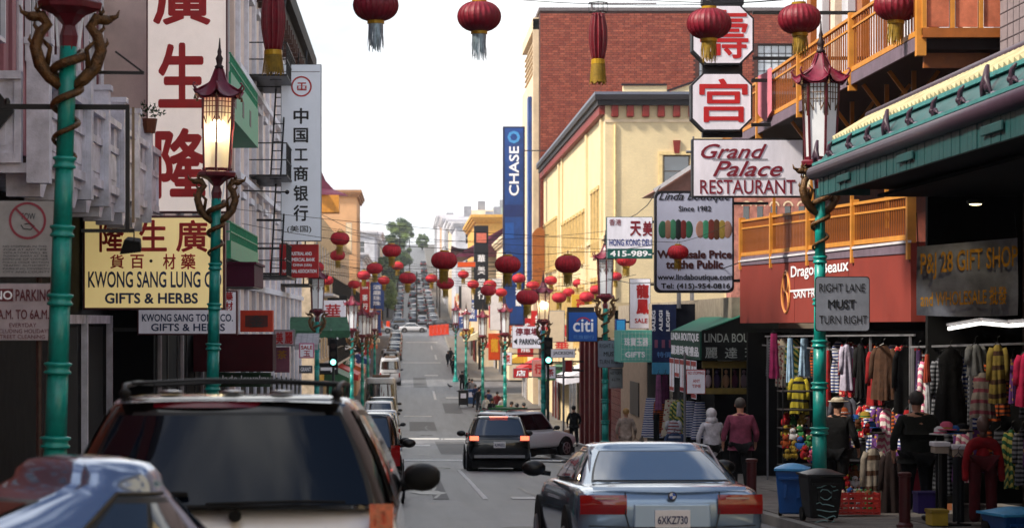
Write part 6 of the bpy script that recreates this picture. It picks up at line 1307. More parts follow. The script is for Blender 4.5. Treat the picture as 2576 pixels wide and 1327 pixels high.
def van(label, x, Y, w, h, m, ln=6, name='delivery_van'):
    t = thing(name, label, 'van', (x, Y, zg(Y))); t.rotation_euler = (pk(Y), 0, 0)
    MB().box(-w/2, w/2, 0, ln*.72, .55, h).build('cargo_box', m, t, bevel=.06); MB().prismx([(ln*.73, .5), (ln, .5), (ln, 1.3), (ln*.93, 1.5), (ln*.8, h*.8), (ln*.73, h*.8)], -w/2+.05, w/2-.05).build('cab', m, t, bevel=.05)
    for s_ in (-1, 1): MB().box(min(s_*.05, s_*(w/2-.12)), max(s_*.05, s_*(w/2-.12)), -.03, -.001, .75, h-.25).build('rear_door', m, t, bevel=.02); MB().box(min(s_*.15, s_*(w/2-.25)), max(s_*.15, s_*(w/2-.25)), -.045, -.031, h-1.1, h-.45).build('rear_window', cgl, t); MB().box(min(s_*(w/2-.1), s_*(w/2-.01)), max(s_*(w/2-.1), s_*(w/2-.01)), -.03, 0, .8, 1.2).build('tail_lamp', tail, t)
    for y in (.9, ln-1):
        for s_ in (-1, 1): MB().tube([(s_*(w/2-.24), y, .36), (s_*(w/2-.02), y, .36)], .36, 18).build('wheel', rubber, t)
    MB().box(-w/2, w/2, -.12, -.05, .42, .58).build('bumper', trim, t); MB().box(-w*.35, w*.35, 1, 3, h, h+.18).build('roof_crate', mat('crate_brown', C(120, 100, 86), .8), t)
vw = mat('van_white', C(176, 178, 184), .4, var=.15, coat=.3)
for (lb, x_, Y_, w_, h_, m_, nm_) in (('tall pale delivery van with loaded roof in the left parked row', -1.65, 146, 2.1, 3.0, vw, 'delivery_van'), ('white van with dark rear windows farther up the left row', -1.6, 218, 1.95, 2.5, vw, 'delivery_van'), ('small grey van behind the farther white van', -1.7, 246, 1.9, 2.3, mat('van_grey', C(130, 134, 140), .4, coat=.3), 'delivery_van')):
    t, _ = car(nm_, lb, 'van', (x_, Y_, zg(Y_)), 0, 5.6, w_, h_, m_, belt=1.25, deck=1.25, rg=(.03, .16), ws=(4.7, 4.0), wt=.84, wb=.97, pitch=pk(Y_), tails=(.8, 1.2, .12, 0), glz=(.25, .8), lod=1, n_=9, bottom=.35)
    MB().box(-.02, .02, -.02, .05, .5, 1.25).build('door_seam', trim, t); MB().box(-.5, .55, 1.2, 2.6, h_, h_+.16).box(-.3, .3, 2.8, 3.6, h_, h_+.1).build('roof_crate', mat('crate_brown', C(120, 100, 86), .8), t, bevel=.03)
CC = [('white', C(205, 206, 210)), ('silver', C(150, 154, 160)), ('gloss_black', C(16, 17, 20)), ('grey', C(90, 94, 100)), ('night_blue', C(18, 24, 36)), ('brick_red', C(90, 16, 22))]
def smallcar(x, Y, rz, ci, label, kind=0, grp=None, pitch=True):
    n_, c_ = CC[ci % 6]
    return car('parked_car', label, 'car', (x, Y, zg(Y)), rz, 4.4, 1.78, (1.46, 1.7)[kind], cpaint(n_, c_, .3, .28), belt=(.93, 1.0)[kind], rg=((.6, 1.2), (.15, .6))[kind], ws=(3.2, 2.5), lod=0, sidediv=1, pitch=pk(Y) if pitch else 0, grpx=grp, mir=False)
for i, (Y, ci, kd) in enumerate(((57, 2, 0), (65, 3, 1), (74, 1, 0), (83, 2, 1), (91, 0, 0), (158, 3, 0), (166, 1, 1), (174, 2, 0), (182, 0, 0), (190, 5, 1), (200, 3, 0), (254, 2, 0), (262, 1, 0), (270, 3, 1))):
    smallcar(-1.15-.006*max(0, Y-90), Y, 0, ci, ['black', 'white', 'silver', 'black', 'grey', 'blue', 'dark red'][0 if ci == 2 else (1 if ci == 0 else (2 if ci == 1 else (4 if ci == 3 else 6)))]+' parked car, '+['first', 'second', 'third', 'fourth', 'fifth', 'sixth', 'seventh', 'eighth', 'ninth', 'tenth', 'eleventh', 'twelfth', 'thirteenth', 'fourteenth'][i]+' of the low cars along the left kerb', kd, 'cars filling the left kerb row')
W8 = [(280, 2, 1, 'dark parked SUV between the farther vans and the crossing'), (291, 1, 1, 'silver parked SUV short of the far crossing'), (302, 0, 0, 'white parked sedan short of the far crossing'), (313, 2, 0, 'black parked sedan short of the far crossing'), (324, 0, 1, 'white parked SUV last before the far crossing'), (335, 3, 0, 'grey parked sedan last before the far crossing')]
for Y, ci, kd, lb in W8: smallcar(-1.6, Y, 0, ci, lb, kd)
t, _ = smallcar(.96, 364, R(-90), 0, 'white sedan crossing side on at the far junction', 0, None, False); t.location = ((1003-VX)/S(364), 364, zg(364)); t['label'] = 'white sedan crossing side on at the far junction'; t.name = 'crossing_sedan'
t, _ = smallcar((980-VX)/15.7, 384, R(-75), 1, 'silver car queued behind the crossing white sedan', 1); t, _ = smallcar((1075-VX)/15.6, 386, R(-70), 4, 'blue glassy car behind the crossing, right', 0)
# cars parked on the hill, both sides
hg = 'cars parked on both sides of the hill'
words = ['white', 'silver', 'black', 'grey', 'dark blue', 'dark red']
posw = ['at the foot of the hill', 'second up the hill', 'third up the hill', 'fourth up the hill', 'fifth up the hill', 'sixth up the hill', 'seventh up the hill', 'eighth up the hill', 'ninth up the hill', 'tenth up the hill', 'eleventh up the hill', 'highest in view on the hill']
for i in range(12):
    Y = 398+i*(13+i*1.1)
    smallcar(-1.7, Y, 0, (i*5+1) % 6, '%s car parked on the left, %s' % (words[(i*5+1) % 6], posw[i]), i % 2, hg); smallcar(4.4, Y+3, 0, (i*7) % 6, '%s car parked on the right, %s' % (words[(i*7) % 6], posw[i]), (i+1) % 2, hg)
for i, (x, Y) in enumerate(((1.0, 430), (2.6, 470), (1.2, 520))): smallcar(x, Y, 0, i, ['white', 'silver', 'black'][i]+' car driving up the hill, '+['lowest', 'middle', 'highest'][i]+' of three', i % 2)
# orange barriers
orb = mat('barrier_orange', C(226, 66, 30), .6, var=.15)
for i, x in enumerate((1084, 1094, 1104, 1114, 1124, 976)):
    Y = 352+i*1.2 if i < 5 else 372; q = thing('road_barrier', ['orange barrier nearest the crossing white car', 'second orange barrier right of the crossing car', 'third orange barrier right of the crossing car', 'fourth orange barrier right of the crossing car', 'rightmost orange barrier at the far kerb', 'orange barrier left of the crossing white car'][i], 'barrier', P(x, 0, Y)*1, 0, 'orange barriers at the far junction'); q.location.z = zg(Y)+.03
    MB().box(-.28, .28, 0, .3, 0, 1.5).build('panel', orb, q, bevel=.05); MB().box(-.3, .3, -.1, .4, 0, .15).build('foot', orb, q)
# ---------------------------------------------------------------- people
skinm = mat('skin', C(176, 128, 104), .55, var=.1)
def person(label, x, Y, h, face, top, bot, hair, shoes=None, stride=.12, arm=(.1, .1), elbow=(.1, .1), coat=0, hood=None, cap=None, bag=None, lean=0, grp=None, xa=None, wide=1.0, det=True):
    X = (x-VX)/S(Y) if xa is None else xa
    t = thing('person', label, 'person', (X, Y, zg(Y)+.145), face, grp); k = h/1.75; V = lambda a, b, c: Vector((a*k*wide if abs(a) < .3 else a*k, b*k, c*k))
    hp, kn, an = .93, .5, .08; st = stride
    J = [(V(0, 0, .97), .13*k*wide), (V(0, lean*.5, 1.2), .125*k*wide), (V(0, lean, 1.4), .12*k*wide), (V(0, lean+.01, 1.5), .055*k), (V(0, lean+.03, 1.58), .075*k), (V(0, lean+.035, 1.67), .085*k)]
    E = [(0, 1), (1, 2), (2, 3), (3, 4), (4, 5)]
    legs = []
    for s_, f in ((-1, 1), (1, -1)):
        b = len(J); J += [(V(s_*.1, 0, .88), .092*k*wide), (V(s_*.1, f*st*.55+.02, .5), .062*k), (V(s_*.1, f*st*1.1-.02, .1), .042*k), (V(s_*.105, f*st*1.1+.12, .045), .035*k)]
        E += [(0, b), (b, b+1), (b+1, b+2), (b+2, b+3)]; legs.append(b)
    arms = []
    for i, s_ in enumerate((-1, 1)):
        b = len(J); ao, el = arm[i], elbow[i]; f = -1 if i == 0 else 1
        sh = V(s_*.19, lean, 1.41); eb = V(s_*(.24+ao*.5), lean*.8+f*-.04, 1.13); hd = V(s_*(.24+ao*.4), lean*.6+el+f*st*.4, .9+el*.45); pm = hd+V(0, .02, -.07)
        J += [(sh, .06*k), (eb, .045*k), (hd, .03*k), (pm, (.034*k, .018*k))]; E += [(2, b), (b, b+1), (b+1, b+2), (b+2, b+3)]
        if det:
            for q in range(4):
                J.append((pm+V(0, .03-.02*q, -.045), .009*k)); J.append((pm+V(s_*-.012, .032-.02*q, -.085+.006*abs(q-1)), .007*k)); E += [(b+3, len(J)-2), (len(J)-2, len(J)-1)]
            J.append((hd+V(0, .045, -.05), .010*k)); J.append((hd+V(0, .055, -.085), .008*k)); E += [(b+2, len(J)-2), (len(J)-2, len(J)-1)]
        arms.append(b)
    skin('body', J, E, skinm, t, 1)
    # face: eyes, nose, ears
    hc_ = V(0, lean+.04, 1.66)
    fc = MB().ball(tuple(hc_+V(0, .09, -.02)), .012*k, .02*k, .018*k, 6)
    for s_ in (-1, 1): fc.ball(tuple(hc_+V(s_*.088, 0, -.01)), .012*k, .02*k, .03*k, 6)
    fc.build('ears_and_nose', skinm, t, smooth=True)
    ey_ = MB()
    for s_ in (-1, 1): ey_.ball(tuple(hc_+V(s_*.03, .078, .005)), .01*k, .006*k, .006*k, 6)
    ey_.build('eyes', black, t)
    MB().tube([(.085*k*math.cos(a_*math.pi/8), V(0, lean, 0).y+.075*k*math.sin(a_*math.pi/8), 1.475*k+.012*k*math.sin(a_*1.3)) for a_ in range(17)], .024*k, 6).build('collar', top, t, smooth=True)
    # coat or jacket
    cl = [(J[0][0]+V(0, 0, .03), (.205*k*wide, .15*k)), (J[1][0], (.20*k*wide, .145*k)), (J[2][0]+V(0, 0, -.03), (.19*k*wide, .14*k)), (J[2][0]+V(0, 0, .06), .10*k)]; ce = [(0, 1), (1, 2), (2, 3)]
    cl += [(V(0, 0, .88), (.205*k*wide, .16*k)), (V(0, 0, .76-coat), (.20*k*wide, .155*k))]; ce += [(0, 4), (4, 5)]
    for b in arms:
        n_ = len(cl); cl += [(J[b][0], .075*k), (J[b+1][0], .062*k), (J[b+2][0]+V(0, 0, .02), .05*k)]; ce += [(2, n_), (n_, n_+1), (n_+1, n_+2)]
    skin('jacket', cl, ce, top, t, 2)
    tl_ = [(V(0, 0, .95), (.17*k*wide, .13*k))]; te = []
    for b in legs:
        n_ = len(tl_); tl_ += [(J[b][0], .118*k*wide), (J[b+1][0], .088*k), (J[b+2][0]+V(0, 0, .03), .075*k)]; te += [(0, n_), (n_, n_+1), (n_+1, n_+2)]
    skin('trousers', tl_, te, bot, t, 2)
    for b in legs:
        a = J[b+2][0]; MB().ball((a.x, a.y+.06*k, .05*k), .052*k, .14*k, .055*k, 10).build('shoe', shoes or trim, t, smooth=True)
    hq = MB().ball(tuple(hc_+V(0, -.012, .03)), .106*k, .112*k, .112*k, 14)
    if not cap and not hood: hq.build('hair', hair, t, smooth=True)
    elif cap: hq.build('hair', hair, t, smooth=True); MB().ball(tuple(hc_+V(0, 0, .075)), .108*k, .118*k, .06*k, 14).lathe([(.17*k, 0), (.165*k, .012)], 18, tuple(hc_+V(0, .02, .05))).build('cap', cap, t, smooth=True)
    if hood: MB().ball(tuple(hc_+V(0, -.01, .01)), .13*k, .13*k, .145*k, 14).ball(tuple(hc_+V(0, -.03, -.15)), .15*k, .13*k, .12*k, 12).build('hood', hood, t, smooth=True)
    if bag:
        m_, si, dx = bag; hd = J[arms[1 if dx > 0 else 0]+2][0]; q = MB(); w = .14*si; zt = hd.z-.22
        q.grid(lambda u_, v_: (hd.x+dx*.03+w*math.cos(u_*6.2832)*(1-.25*v_), hd.y+w*.5*math.sin(u_*6.2832)*(1-.3*v_), zt-.34*si+.34*si*v_), 16, 5).tube([(hd.x+dx*.03-w*.6, hd.y, zt), (hd.x, hd.y, hd.z-.06), (hd.x+dx*.03+w*.6, hd.y, zt)], .008, 5); q.build('carrier_bag', m_, t, smooth=True)
    return t
H = lambda n, c, r=.8, v=.35: mat(n, c, r, var=v, scale=6, bump=1, bscale=9)
blkc, hairb, hairg = H('black_cloth', C(20, 20, 24)), H('black_hair', C(22, 18, 18), .5), H('grey_hair', C(88, 84, 82), .6)
jean = H('dark_denim', C(34, 42, 60)); slk = H('dark_slacks', C(30, 32, 36))
person('person in black walking away along the bank columns carrying a tan bag', 1443, 103, 1.7, R(10), blkc, blkc, hairb, stride=.2, bag=(H('tan_plastic', C(190, 140, 110)), 1.1, -1), coat=.12)
person('blonde person in a beige padded coat beside the beige pier', 1574, 70, 1.62, R(-8), H('beige_coat', C(176, 156, 144)), H('beige_coat', C(176, 156, 144)), H('blond_hair', C(190, 150, 96)), coat=.22, stride=.1, bag=(H('black_shoulder_bag', C(24, 24, 28)), 1.3, 1))
person('grey haired person in a mauve pink shirt before the dark doorway', 1862, 45, 1.74, R(4), H('mauve_shirt', C(150, 74, 100)), slk, hairg, stride=.1, arm=(.12, .12), wide=1.1)
person('person under a white hooded shawl with blue back panel', 1790, 50, 1.55, R(20), H('white_shawl', C(206, 206, 214)), blkc, hairb, hood=H('white_shawl', C(206, 206, 214)), coat=.15, wide=1.15)
person('grey haired person in a dark olive jacket standing at the stalls', 2307, 33.5, 1.76, R(15), H('olive_jacket', C(44, 48, 42)), slk, hairg, stride=.07, arm=(.2, .2), wide=1.22)
person('person in black with a cream flat cap behind the nearest right lamp', 2105, 38.5, 1.72, R(-30), blkc, blkc, hairb, cap=H('cream_cap', C(214, 200, 176)), wide=1.1)
far = [(1126, 262, 'dark', 'far person in black at the kerb near the barrier'), (1139, 240, 'dark', 'far person in dark clothes left of the farthest right lamp'), (1187, 185, 'grey', 'person in a pale jacket on the far right pavement'), (1162, 205, 'dark', 'dark clothed person between the two farthest right lamps'),
       (1222, 150, 'white', 'person in a white top and yellow bag beside the fifth right lamp'), (1236, 138, 'dark', 'person in dark coat before the orange banner'), (1250, 160, 'red', 'person in a reddish jacket under the orange banner'), (1300, 116, 'dark', 'person in dark clothes left of the third right lamp'), (1205, 168, 'dark', 'person in navy walking on the far right pavement'), (1318, 122, 'grey', 'person in grey by the parking sign')]
pc = dict(dark=H('ink_cloth', C(30, 32, 42)), grey=H('pale_grey_cloth', C(150, 150, 158)), white=H('white_cloth', C(206, 206, 210)), red=H('red_cloth', C(140, 50, 50)))
for i, (x, Y, c_, lb) in enumerate(far): person(lb, x, Y, 1.68+.03*(i % 3), R(20*(i % 5)-40), pc[c_], slk if i % 2 else jean, hairb, stride=.12+.03*(i % 3), det=False, grp=None)
# pigeons on the road
for i, (x, y, rz) in enumerate(((1131, 974, 40), (1158, 986, -60))):
    Y = yroad(y+4); t = thing('pigeon', ['grey pigeon on the road by the right kerb, farther', 'grey pigeon on the road by the right kerb, nearer'][i], 'bird', ((x-VX)/S(Y), Y, zg(Y)+.06), R(rz))
    k = 2.0; MB().tube([(0, -.2*k, .1*k), (0, -.08*k, .1*k), (0, .02*k, .12*k), (0, .09*k, .15*k), (0, .12*k, .2*k), (0, .15*k, .205*k), (0, .18*k, .2*k)], [.01*k, .03*k, .05*k, .04*k, .022*k, .02*k, .004*k], 8).build('body', mat('pigeon_grey', C(80, 84, 96), .6), t, smooth=True)
    MB().tube([(.015*k, 0, 0), (.015*k, 0, .09*k)], .005*k, 5).tube([(-.015*k, .02, 0), (-.015*k, 0.02, .09*k)], .005*k, 5).build('legs', mat('pigeon_leg', C(170, 80, 80), .6), t)

# ---------------------------------------------------------------- bins, bollards, boxes
def bin_(label, x, ytop, Y, w, h, m, lid, rz=0, graf=False):
    c = P(x, ytop, Y); t = thing('wheelie_bin', label, 'bin', (c.x, Y, zg(Y)+.15), rz); h = c.z-t.location.z; w2 = w/2
    b = MB(); b.add([(-w2*.78, -w2*.8, .06), (w2*.78, -w2*.8, .06), (w2*.78, w2*.9, .06), (-w2*.78, w2*.9, .06), (-w2, -w2*1.1, h-.1), (w2, -w2*1.1, h-.1), (w2, w2*1.1, h-.1), (-w2, w2*1.1, h-.1)], [(0, 3, 2, 1), (4, 5, 6, 7), (0, 1, 5, 4), (1, 2, 6, 5), (2, 3, 7, 6), (3, 0, 4, 7)]); b.build('bin_body', m, t, bevel=.025)
    MB().grid(lambda u_, v_: (w2*1.08*(2*u_-1), w2*1.2*(2*v_-1), h-.07+.07*(1-(2*u_-1)**2)*(1-(2*v_-1)**2)), 8, 8).box(-w2*1.08, w2*1.08, -w2*1.2, w2*1.2, h-.1, h-.07).build('lid', lid, t, smooth=False)
    MB().bar((-w2*.8, -w2*1.2, h-.2), (w2*.8, -w2*1.2, h-.2), .03).build('handle', m, t)
    for s_ in (-1, 1): MB().tube([(s_*w2*.7, w2*.8, .1), (s_*w2*.9, w2*.8, .1)], .1, 14).build('wheel', rubber, t)
    for k in (-.4, .4): MB().box(w2*k-.02, w2*k+.02, -w2*1.0-.02, -w2*.9, .3, h-.3).build('rib', m, t)
    if graf:
        q = MB(); random.seed(4)
        for k in range(9):
            z = h-.22-k*.085; x0 = -.12+.03*math.sin(k*1.7); y = -w2*(.8+.3*(z/h))-.016; pts = [(x0+.05*j+.02*random.uniform(-1, 1), y-.002-.001*k, z+.035*random.uniform(-1, 1)) for j in range(6)]; q.tube(pts, .007, 5)
        q.build('graffiti', mat('graffiti_mint', C(150, 190, 190), .6), t)
    return t
bin_('bright blue wheelie bin beside the nearest right lamp', 1993, 1163, 34.6, .46, 1.05, mat('bin_blue', C(20, 84, 156), .4, var=.15), mat('bin_lid_blue', C(60, 140, 196), .4), R(-12))
bin_('black wheelie bin with pale green graffiti next to the blue one', 2064, 1176, 33.2, .50, 1.1, mat('bin_black', C(20, 22, 26), .5), mat('bin_lid_dark', C(52, 56, 60), .4), R(6), True)
bin_('blue topped bin at the bottom right corner', 2550, 1272, 29.5, .6, .8, mat('bin_blue', C(20, 84, 156), .4), mat('bin_lid_sky', C(60, 150, 200), .4), R(14))
for x, yt, Y, lb in ((2275, 1186, 31.5, 'dark red bollard in front of the person in the olive jacket'), (1890, 1152, 36.5, 'dark red bollard right of the silver sedan')):
    c = P(x, yt, Y); z0 = zg(Y)+.14; t = thing('bollard', lb, 'bollard', (c.x, Y, z0)); MB().lathe([(.075, 0), (.075, c.z-z0-.06), (.09, c.z-z0-.05), (.09, c.z-z0-.01), (.06, c.z-z0)], 18).build('shaft', mat('bollard_red', C(92, 26, 30), .45, var=.2), t, smooth=False); MB().lathe([(.11, 0), (.11, .05), (.085, .08)], 18).build('base', mat('bollard_red', C(92, 26, 30)), t)
t = thing('plastic_crate', 'red crate heaped with small toys on the pavement beside the bins', 'crate', P(2150, 1290, 35)); q = MB().box(-.32, .32, -.2, .2, 0, .03)
for k in range(4): q.box(-.32, .32, -.21, -.19, .04+k*.07, .08+k*.07).box(-.32, .32, .19, .21, .04+k*.07, .08+k*.07)
for k in range(8): q.box(-.32+k*.09, -.30+k*.09, -.212, -.188, .0, .32)
q.box(-.33, -.31, -.21, .21, 0, .3).box(.31, .33, -.21, .21, 0, .3); q.build('crate_body', mat('crate_red', C(170, 34, 24), .5), t)

# ---------------------------------------------------------------- clothes and souvenirs at the stalls
def garment(label, x0, y0, x1, y1, Y, m, kind='shirt', m2=None, grp=None):
    s = S(Y); w = (x1-x0)/s; h = (y1-y0)/s; c = P((x0+x1)/2, y0, Y); t = thing({'shirt': 'hanging_shirt', 'dress': 'hanging_dress', 'scarf': 'hanging_scarf', 'coat': 'hanging_coat', 'trousers': 'hanging_trousers', 'towel': 'hanging_shawl'}[kind], label, {'shirt': 'shirt', 'dress': 'dress', 'scarf': 'scarf', 'coat': 'coat', 'trousers': 'trousers', 'towel': 'shawl'}[kind], c, random.uniform(-.35, .35), grp)
    ph = random.uniform(0, 6); nfold = random.randint(3, 5)
    def fn(u_, v_):   # closed ring u, v from top to hem
        a = u_*2*math.pi
        if kind in ('shirt', 'coat', 'dress'): ww = w*(.34+.1*min(1, v_*5)+(.12*max(0, v_-.4) if kind != 'dress' else .18*max(0, v_-.35)-.08*math.exp(-((v_-.33)/.12)**2))); dp = .07+.04*v_
        elif kind == 'trousers': ww = w*(.36-.04*v_); dp = .06
        else: ww = w*(.3+.2*v_); dp = .03+.03*v_
        rip = 1+.12*math.sin(a*nfold+ph+v_*1.5)*v_
        x = ww*math.cos(a)*rip; y = dp*math.sin(a)*(1+.5*math.sin(a*nfold*2+ph)*v_); z = -h*v_
        if v_ < .02 and kind in ('shirt', 'coat', 'dress'): x *= .45; z += .02
        return (x, y, z+.012*math.sin(a*2+ph)*v_)
    mm = [m, m2 or m]; b = MB().grid(fn, 28, 12)
    if m2:
        for i in range(len(b.m)): b.m[i] = 1 if (i//28) % 3 == 1 else 0
    b.build('cloth', mm, t, smooth=True)
    if kind in ('shirt', 'coat'):
        for s_ in (-1, 1): MB().tube([(s_*w*.3, 0, -.04*h), (s_*w*.44, -.01, -.16*h), (s_*w*.5, -.02, -.4*h), (s_*w*.49, -.01, -.6*h)], [.05, .05, .045, .05], 10).build('sleeve', m, t, smooth=True)
    MB().tube([(-w*.3, 0, -.01), (0, 0, .06), (w*.3, 0, -.01)], .008, 5).tube([(0, 0, .06), (0, 0, .12), (.03, 0, .14)], .005, 5).build('hanger', trim, t)
    return t
def GM(n, r, g, b): return H('cloth_'+n, C(r, g, b), .85, .3)
G = [('long pink scarf hanging at the left end of the red canopy', 1932, 838, 1960, 950, 52, GM('pink', 200, 60, 120), 'scarf'), ('light blue scarf hung left of the nearest right lamp', 1976, 850, 1998, 960, 50, GM('lightblue', 140, 170, 196), 'scarf'), ('wide pale blue shawl hung under the red canopy', 2006, 850, 2040, 945, 50, GM('paleblue', 150, 180, 205), 'towel'),
     ('yellow and black striped hanging shirt left of the lamp', 1986, 950, 2032, 1040, 47, GM('yellow', 160, 146, 34), 'shirt', GM('black', 26, 26, 28)), ('white shirt with pink panel hung right of the lamp', 2112, 868, 2146, 980, 44, GM('lilac', 176, 170, 190), 'shirt'), ('bright pink scarf beside the white shirt', 2134, 900, 2152, 985, 44, GM('pink', 200, 60, 120), 'scarf'),
     ('grey jacket hung lower right of the lamp', 2088, 1000, 2150, 1082, 43, GM('greyj', 90, 92, 104), 'coat'), ('red coat hung under the canopy end', 2180, 880, 2225, 1018, 42, GM('red', 150, 24, 28), 'coat'), ('brown suede coat in front of the red coat', 2192, 872, 2252, 1004, 41, GM('brown', 92, 62, 44), 'coat'),
     ('black coat hung before the wood post', 2250, 876, 2310, 1040, 38, GM('black', 26, 26, 28), 'coat'), ('purple trimmed dark scarf right of the black coat', 2300, 880, 2322, 1030, 36, GM('purple', 70, 44, 90), 'scarf'), ('white scarf hung beside the black dress', 2324, 960, 2342, 1060, 35, GM('white', 190, 190, 196), 'scarf'), ('orange red scarf high beside the black dress', 2322, 890, 2340, 960, 35, GM('orange', 170, 70, 50), 'scarf'),
     ('large black dress hanging in the shop opening', 2350, 880, 2430, 1090, 34, GM('black', 26, 26, 28), 'dress'), ('white and red patterned dress', 2442, 940, 2500, 1050, 32.5, GM('cream', 150, 140, 126), 'dress', GM('rose', 150, 70, 84)), ('light grey shirt above the patterned dress', 2430, 870, 2476, 945, 32.6, GM('ash', 130, 132, 130), 'shirt'), ('yellow checked shirt right of the patterned dress', 2488, 870, 2530, 1012, 32.3, GM('mustard', 150, 130, 60), 'shirt', GM('brown', 92, 62, 44)),
     ('hot pink jacket cut off at the right edge', 2556, 890, 2610, 1020, 31, GM('hotpink', 200, 40, 84), 'coat'), ('purple shawl hanging under the navy awning', 1646, 942, 1666, 1030, 64, GM('mauve', 150, 90, 130), 'towel'), ('plum shawl hanging under the navy awning', 1662, 942, 1684, 1012, 64, GM('plum', 96, 36, 76), 'towel'), ('white strip towel at the edge of the boutique', 1700, 1010, 1714, 1046, 62, GM('white', 190, 190, 196), 'scarf'),
     ('blue striped folded shirts on the boutique rack', 1672, 1090, 1720, 1150, 60, GM('denim', 60, 80, 120), 'shirt', GM('white', 190, 190, 196)), ('small red and white top on the boutique rack', 1676, 1058, 1712, 1092, 61, GM('white', 190, 190, 196), 'shirt', GM('red', 150, 24, 28)), ('black trousers on the boutique side rail', 1640, 1040, 1662, 1140, 63, GM('black', 26, 26, 28), 'trousers'),
     ('patterned long coat beside the person in olive', 2168, 1130, 2222, 1284, 36.3, GM('cream', 150, 140, 126), 'coat', GM('brown', 92, 62, 44)), ('dark brown long coat next to the patterned coat', 2216, 1140, 2262, 1290, 36.1, GM('darkbrown', 50, 32, 30), 'coat'), ('black trousers beneath the first white box', 2345, 1140, 2388, 1300, 32.2, GM('black', 26, 26, 28), 'trousers'), ('charcoal trousers beneath the second white box', 2388, 1148, 2432, 1310, 31.8, GM('charcoal', 44, 46, 50), 'trousers'),
     ('dark jacket hanging behind the fluorescent tube', 2270, 1060, 2300, 1120, 37.4, GM('charcoal', 44, 46, 50), 'coat'), ('red bag like scarf under the black coat', 2268, 1030, 2300, 1062, 37.6, GM('red', 150, 24, 28), 'towel'), ('thin red scarf right of the nearest right lamp', 2076, 880, 2090, 1020, 45, GM('red', 150, 24, 28), 'scarf'), ('black shirt hung between lamp and red coat', 2150, 870, 2182, 1000, 42.5, GM('black', 26, 26, 28), 'shirt')]
for g in G: garment(*g[:8], m2=g[8] if len(g) > 8 else None)
# patterned cloths and a dense back row
def pattern(n, a, b, kind):
    m = mat('print_cloth_'+n, a, .85, var=.3, scale=5); nn = m.node_tree.nodes; l = m.node_tree.links.new; bs = nn['Principled BSDF']; t = nn.new('ShaderNodeTexCoord')
    w = nn.new('ShaderNodeTexVoronoi' if kind == 'dot' else 'ShaderNodeTexWave'); w.inputs['Scale'].default_value = 14 if kind == 'dot' else 5
    if kind == 'bar': w.bands_direction = 'Z'
    if kind == 'plaid': w.bands_direction = 'DIAGONAL'
    if kind != 'dot': w.inputs['Distortion'].default_value = 1.5
    l(t.outputs['Object'], w.inputs['Vector']); r = nn.new('ShaderNodeValToRGB'); r.color_ramp.interpolation = 'CONSTANT'; r.color_ramp.elements[0].color = (*b, 1); r.color_ramp.elements[1].position = .35 if kind == 'dot' else .5; r.color_ramp.elements[1].color = (*a, 1)
    l(w.outputs[0], r.inputs[0]); l(r.outputs[0], bs.inputs['Base Color']); return m
PT = [('red', pattern('red', C(160, 30, 36), C(210, 180, 150), 'dot')), ('blue', pattern('blue', C(40, 60, 120), C(200, 200, 205), 'bar')), ('green', pattern('green', C(40, 90, 60), C(180, 170, 90), 'plaid')), ('cream', pattern('cream', C(200, 190, 170), C(150, 60, 60), 'dot')), ('grey', pattern('grey', C(110, 112, 118), C(40, 42, 48), 'bar')), ('pink', pattern('pink', C(200, 110, 140), C(230, 220, 215), 'plaid')), ('purple', pattern('purple', C(90, 50, 110), C(170, 130, 60), 'dot')), ('orange', pattern('orange', C(190, 90, 40), C(60, 40, 36), 'bar'))]
random.seed(77); OR = ['first', 'second', 'third', 'fourth', 'fifth', 'sixth', 'seventh', 'eighth', 'ninth', 'tenth', 'eleventh', 'twelfth', 'thirteenth', 'fourteenth', 'fifteenth', 'sixteenth', 'seventeenth', 'eighteenth']
def rowof(n, xa, xb, ya, yb, Ya, Yb, h, where, grp):
    for i in range(n):
        f = i/(n-1); ci = random.randrange(8); kd = random.choice(['shirt', 'shirt', 'dress', 'coat', 'towel', 'scarf']); w = random.uniform(34, 52) if kd != 'scarf' else 20; x = xa+(xb-xa)*f; hh = h*random.uniform(.7, 1.15)
        garment('%s patterned %s, %s from the left %s' % (PT[ci][0], kd if kd != 'towel' else 'shawl', OR[i], where), x-w/2, ya+(yb-ya)*f, x+w/2, ya+(yb-ya)*f+hh, Ya+(Yb-Ya)*f, PT[ci][1], kd, grp=grp)
rowof(14, 1945, 2300, 850, 872, 55, 40, 120, 'in the back row under the red canopy', 'patterned clothes in the back row')
rowof(12, 2110, 2300, 1010, 1040, 45, 39, 110, 'in the lower row under the red canopy', 'patterned clothes in the lower row')
rowof(12, 2310, 2600, 905, 900, 36, 32.6, 150, 'behind the black dress in the gift shop', 'patterned clothes in the gift shop back row')
rowof(11, 2320, 2600, 1075, 1085, 35.4, 32.8, 150, 'in the lower rack of the gift shop', 'patterned clothes in the gift shop lower rack')
rowof(6, 1640, 1760, 1000, 1010, 66, 60, 90, 'beside the boutique doorway', 'patterned clothes beside the boutique')
# rail carrying them
for (a, b, lb) in (((1925, 845, 54), (2300, 842, 37), 'long clothes rail under the red canopy'), ((2290, 872, 36.5), (2620, 862, 31), 'clothes rail across the gift shop opening')):
    A, B = P(*a), P(*b); t = thing('clothes_rail', lb, 'rail', A); MB().bar((0, 0, 0), tuple(B-A), .03).build('rail', greym, t)
    for f in (0.02, .5, .98): p_ = (B-A)*f; MB().bar(tuple(p_), (p_.x, p_.y, 3.35-1.7+CZ-A.z if 0 else zg(A.y+p_.y)+.15-A.z), .035).build('upright', greym, t)
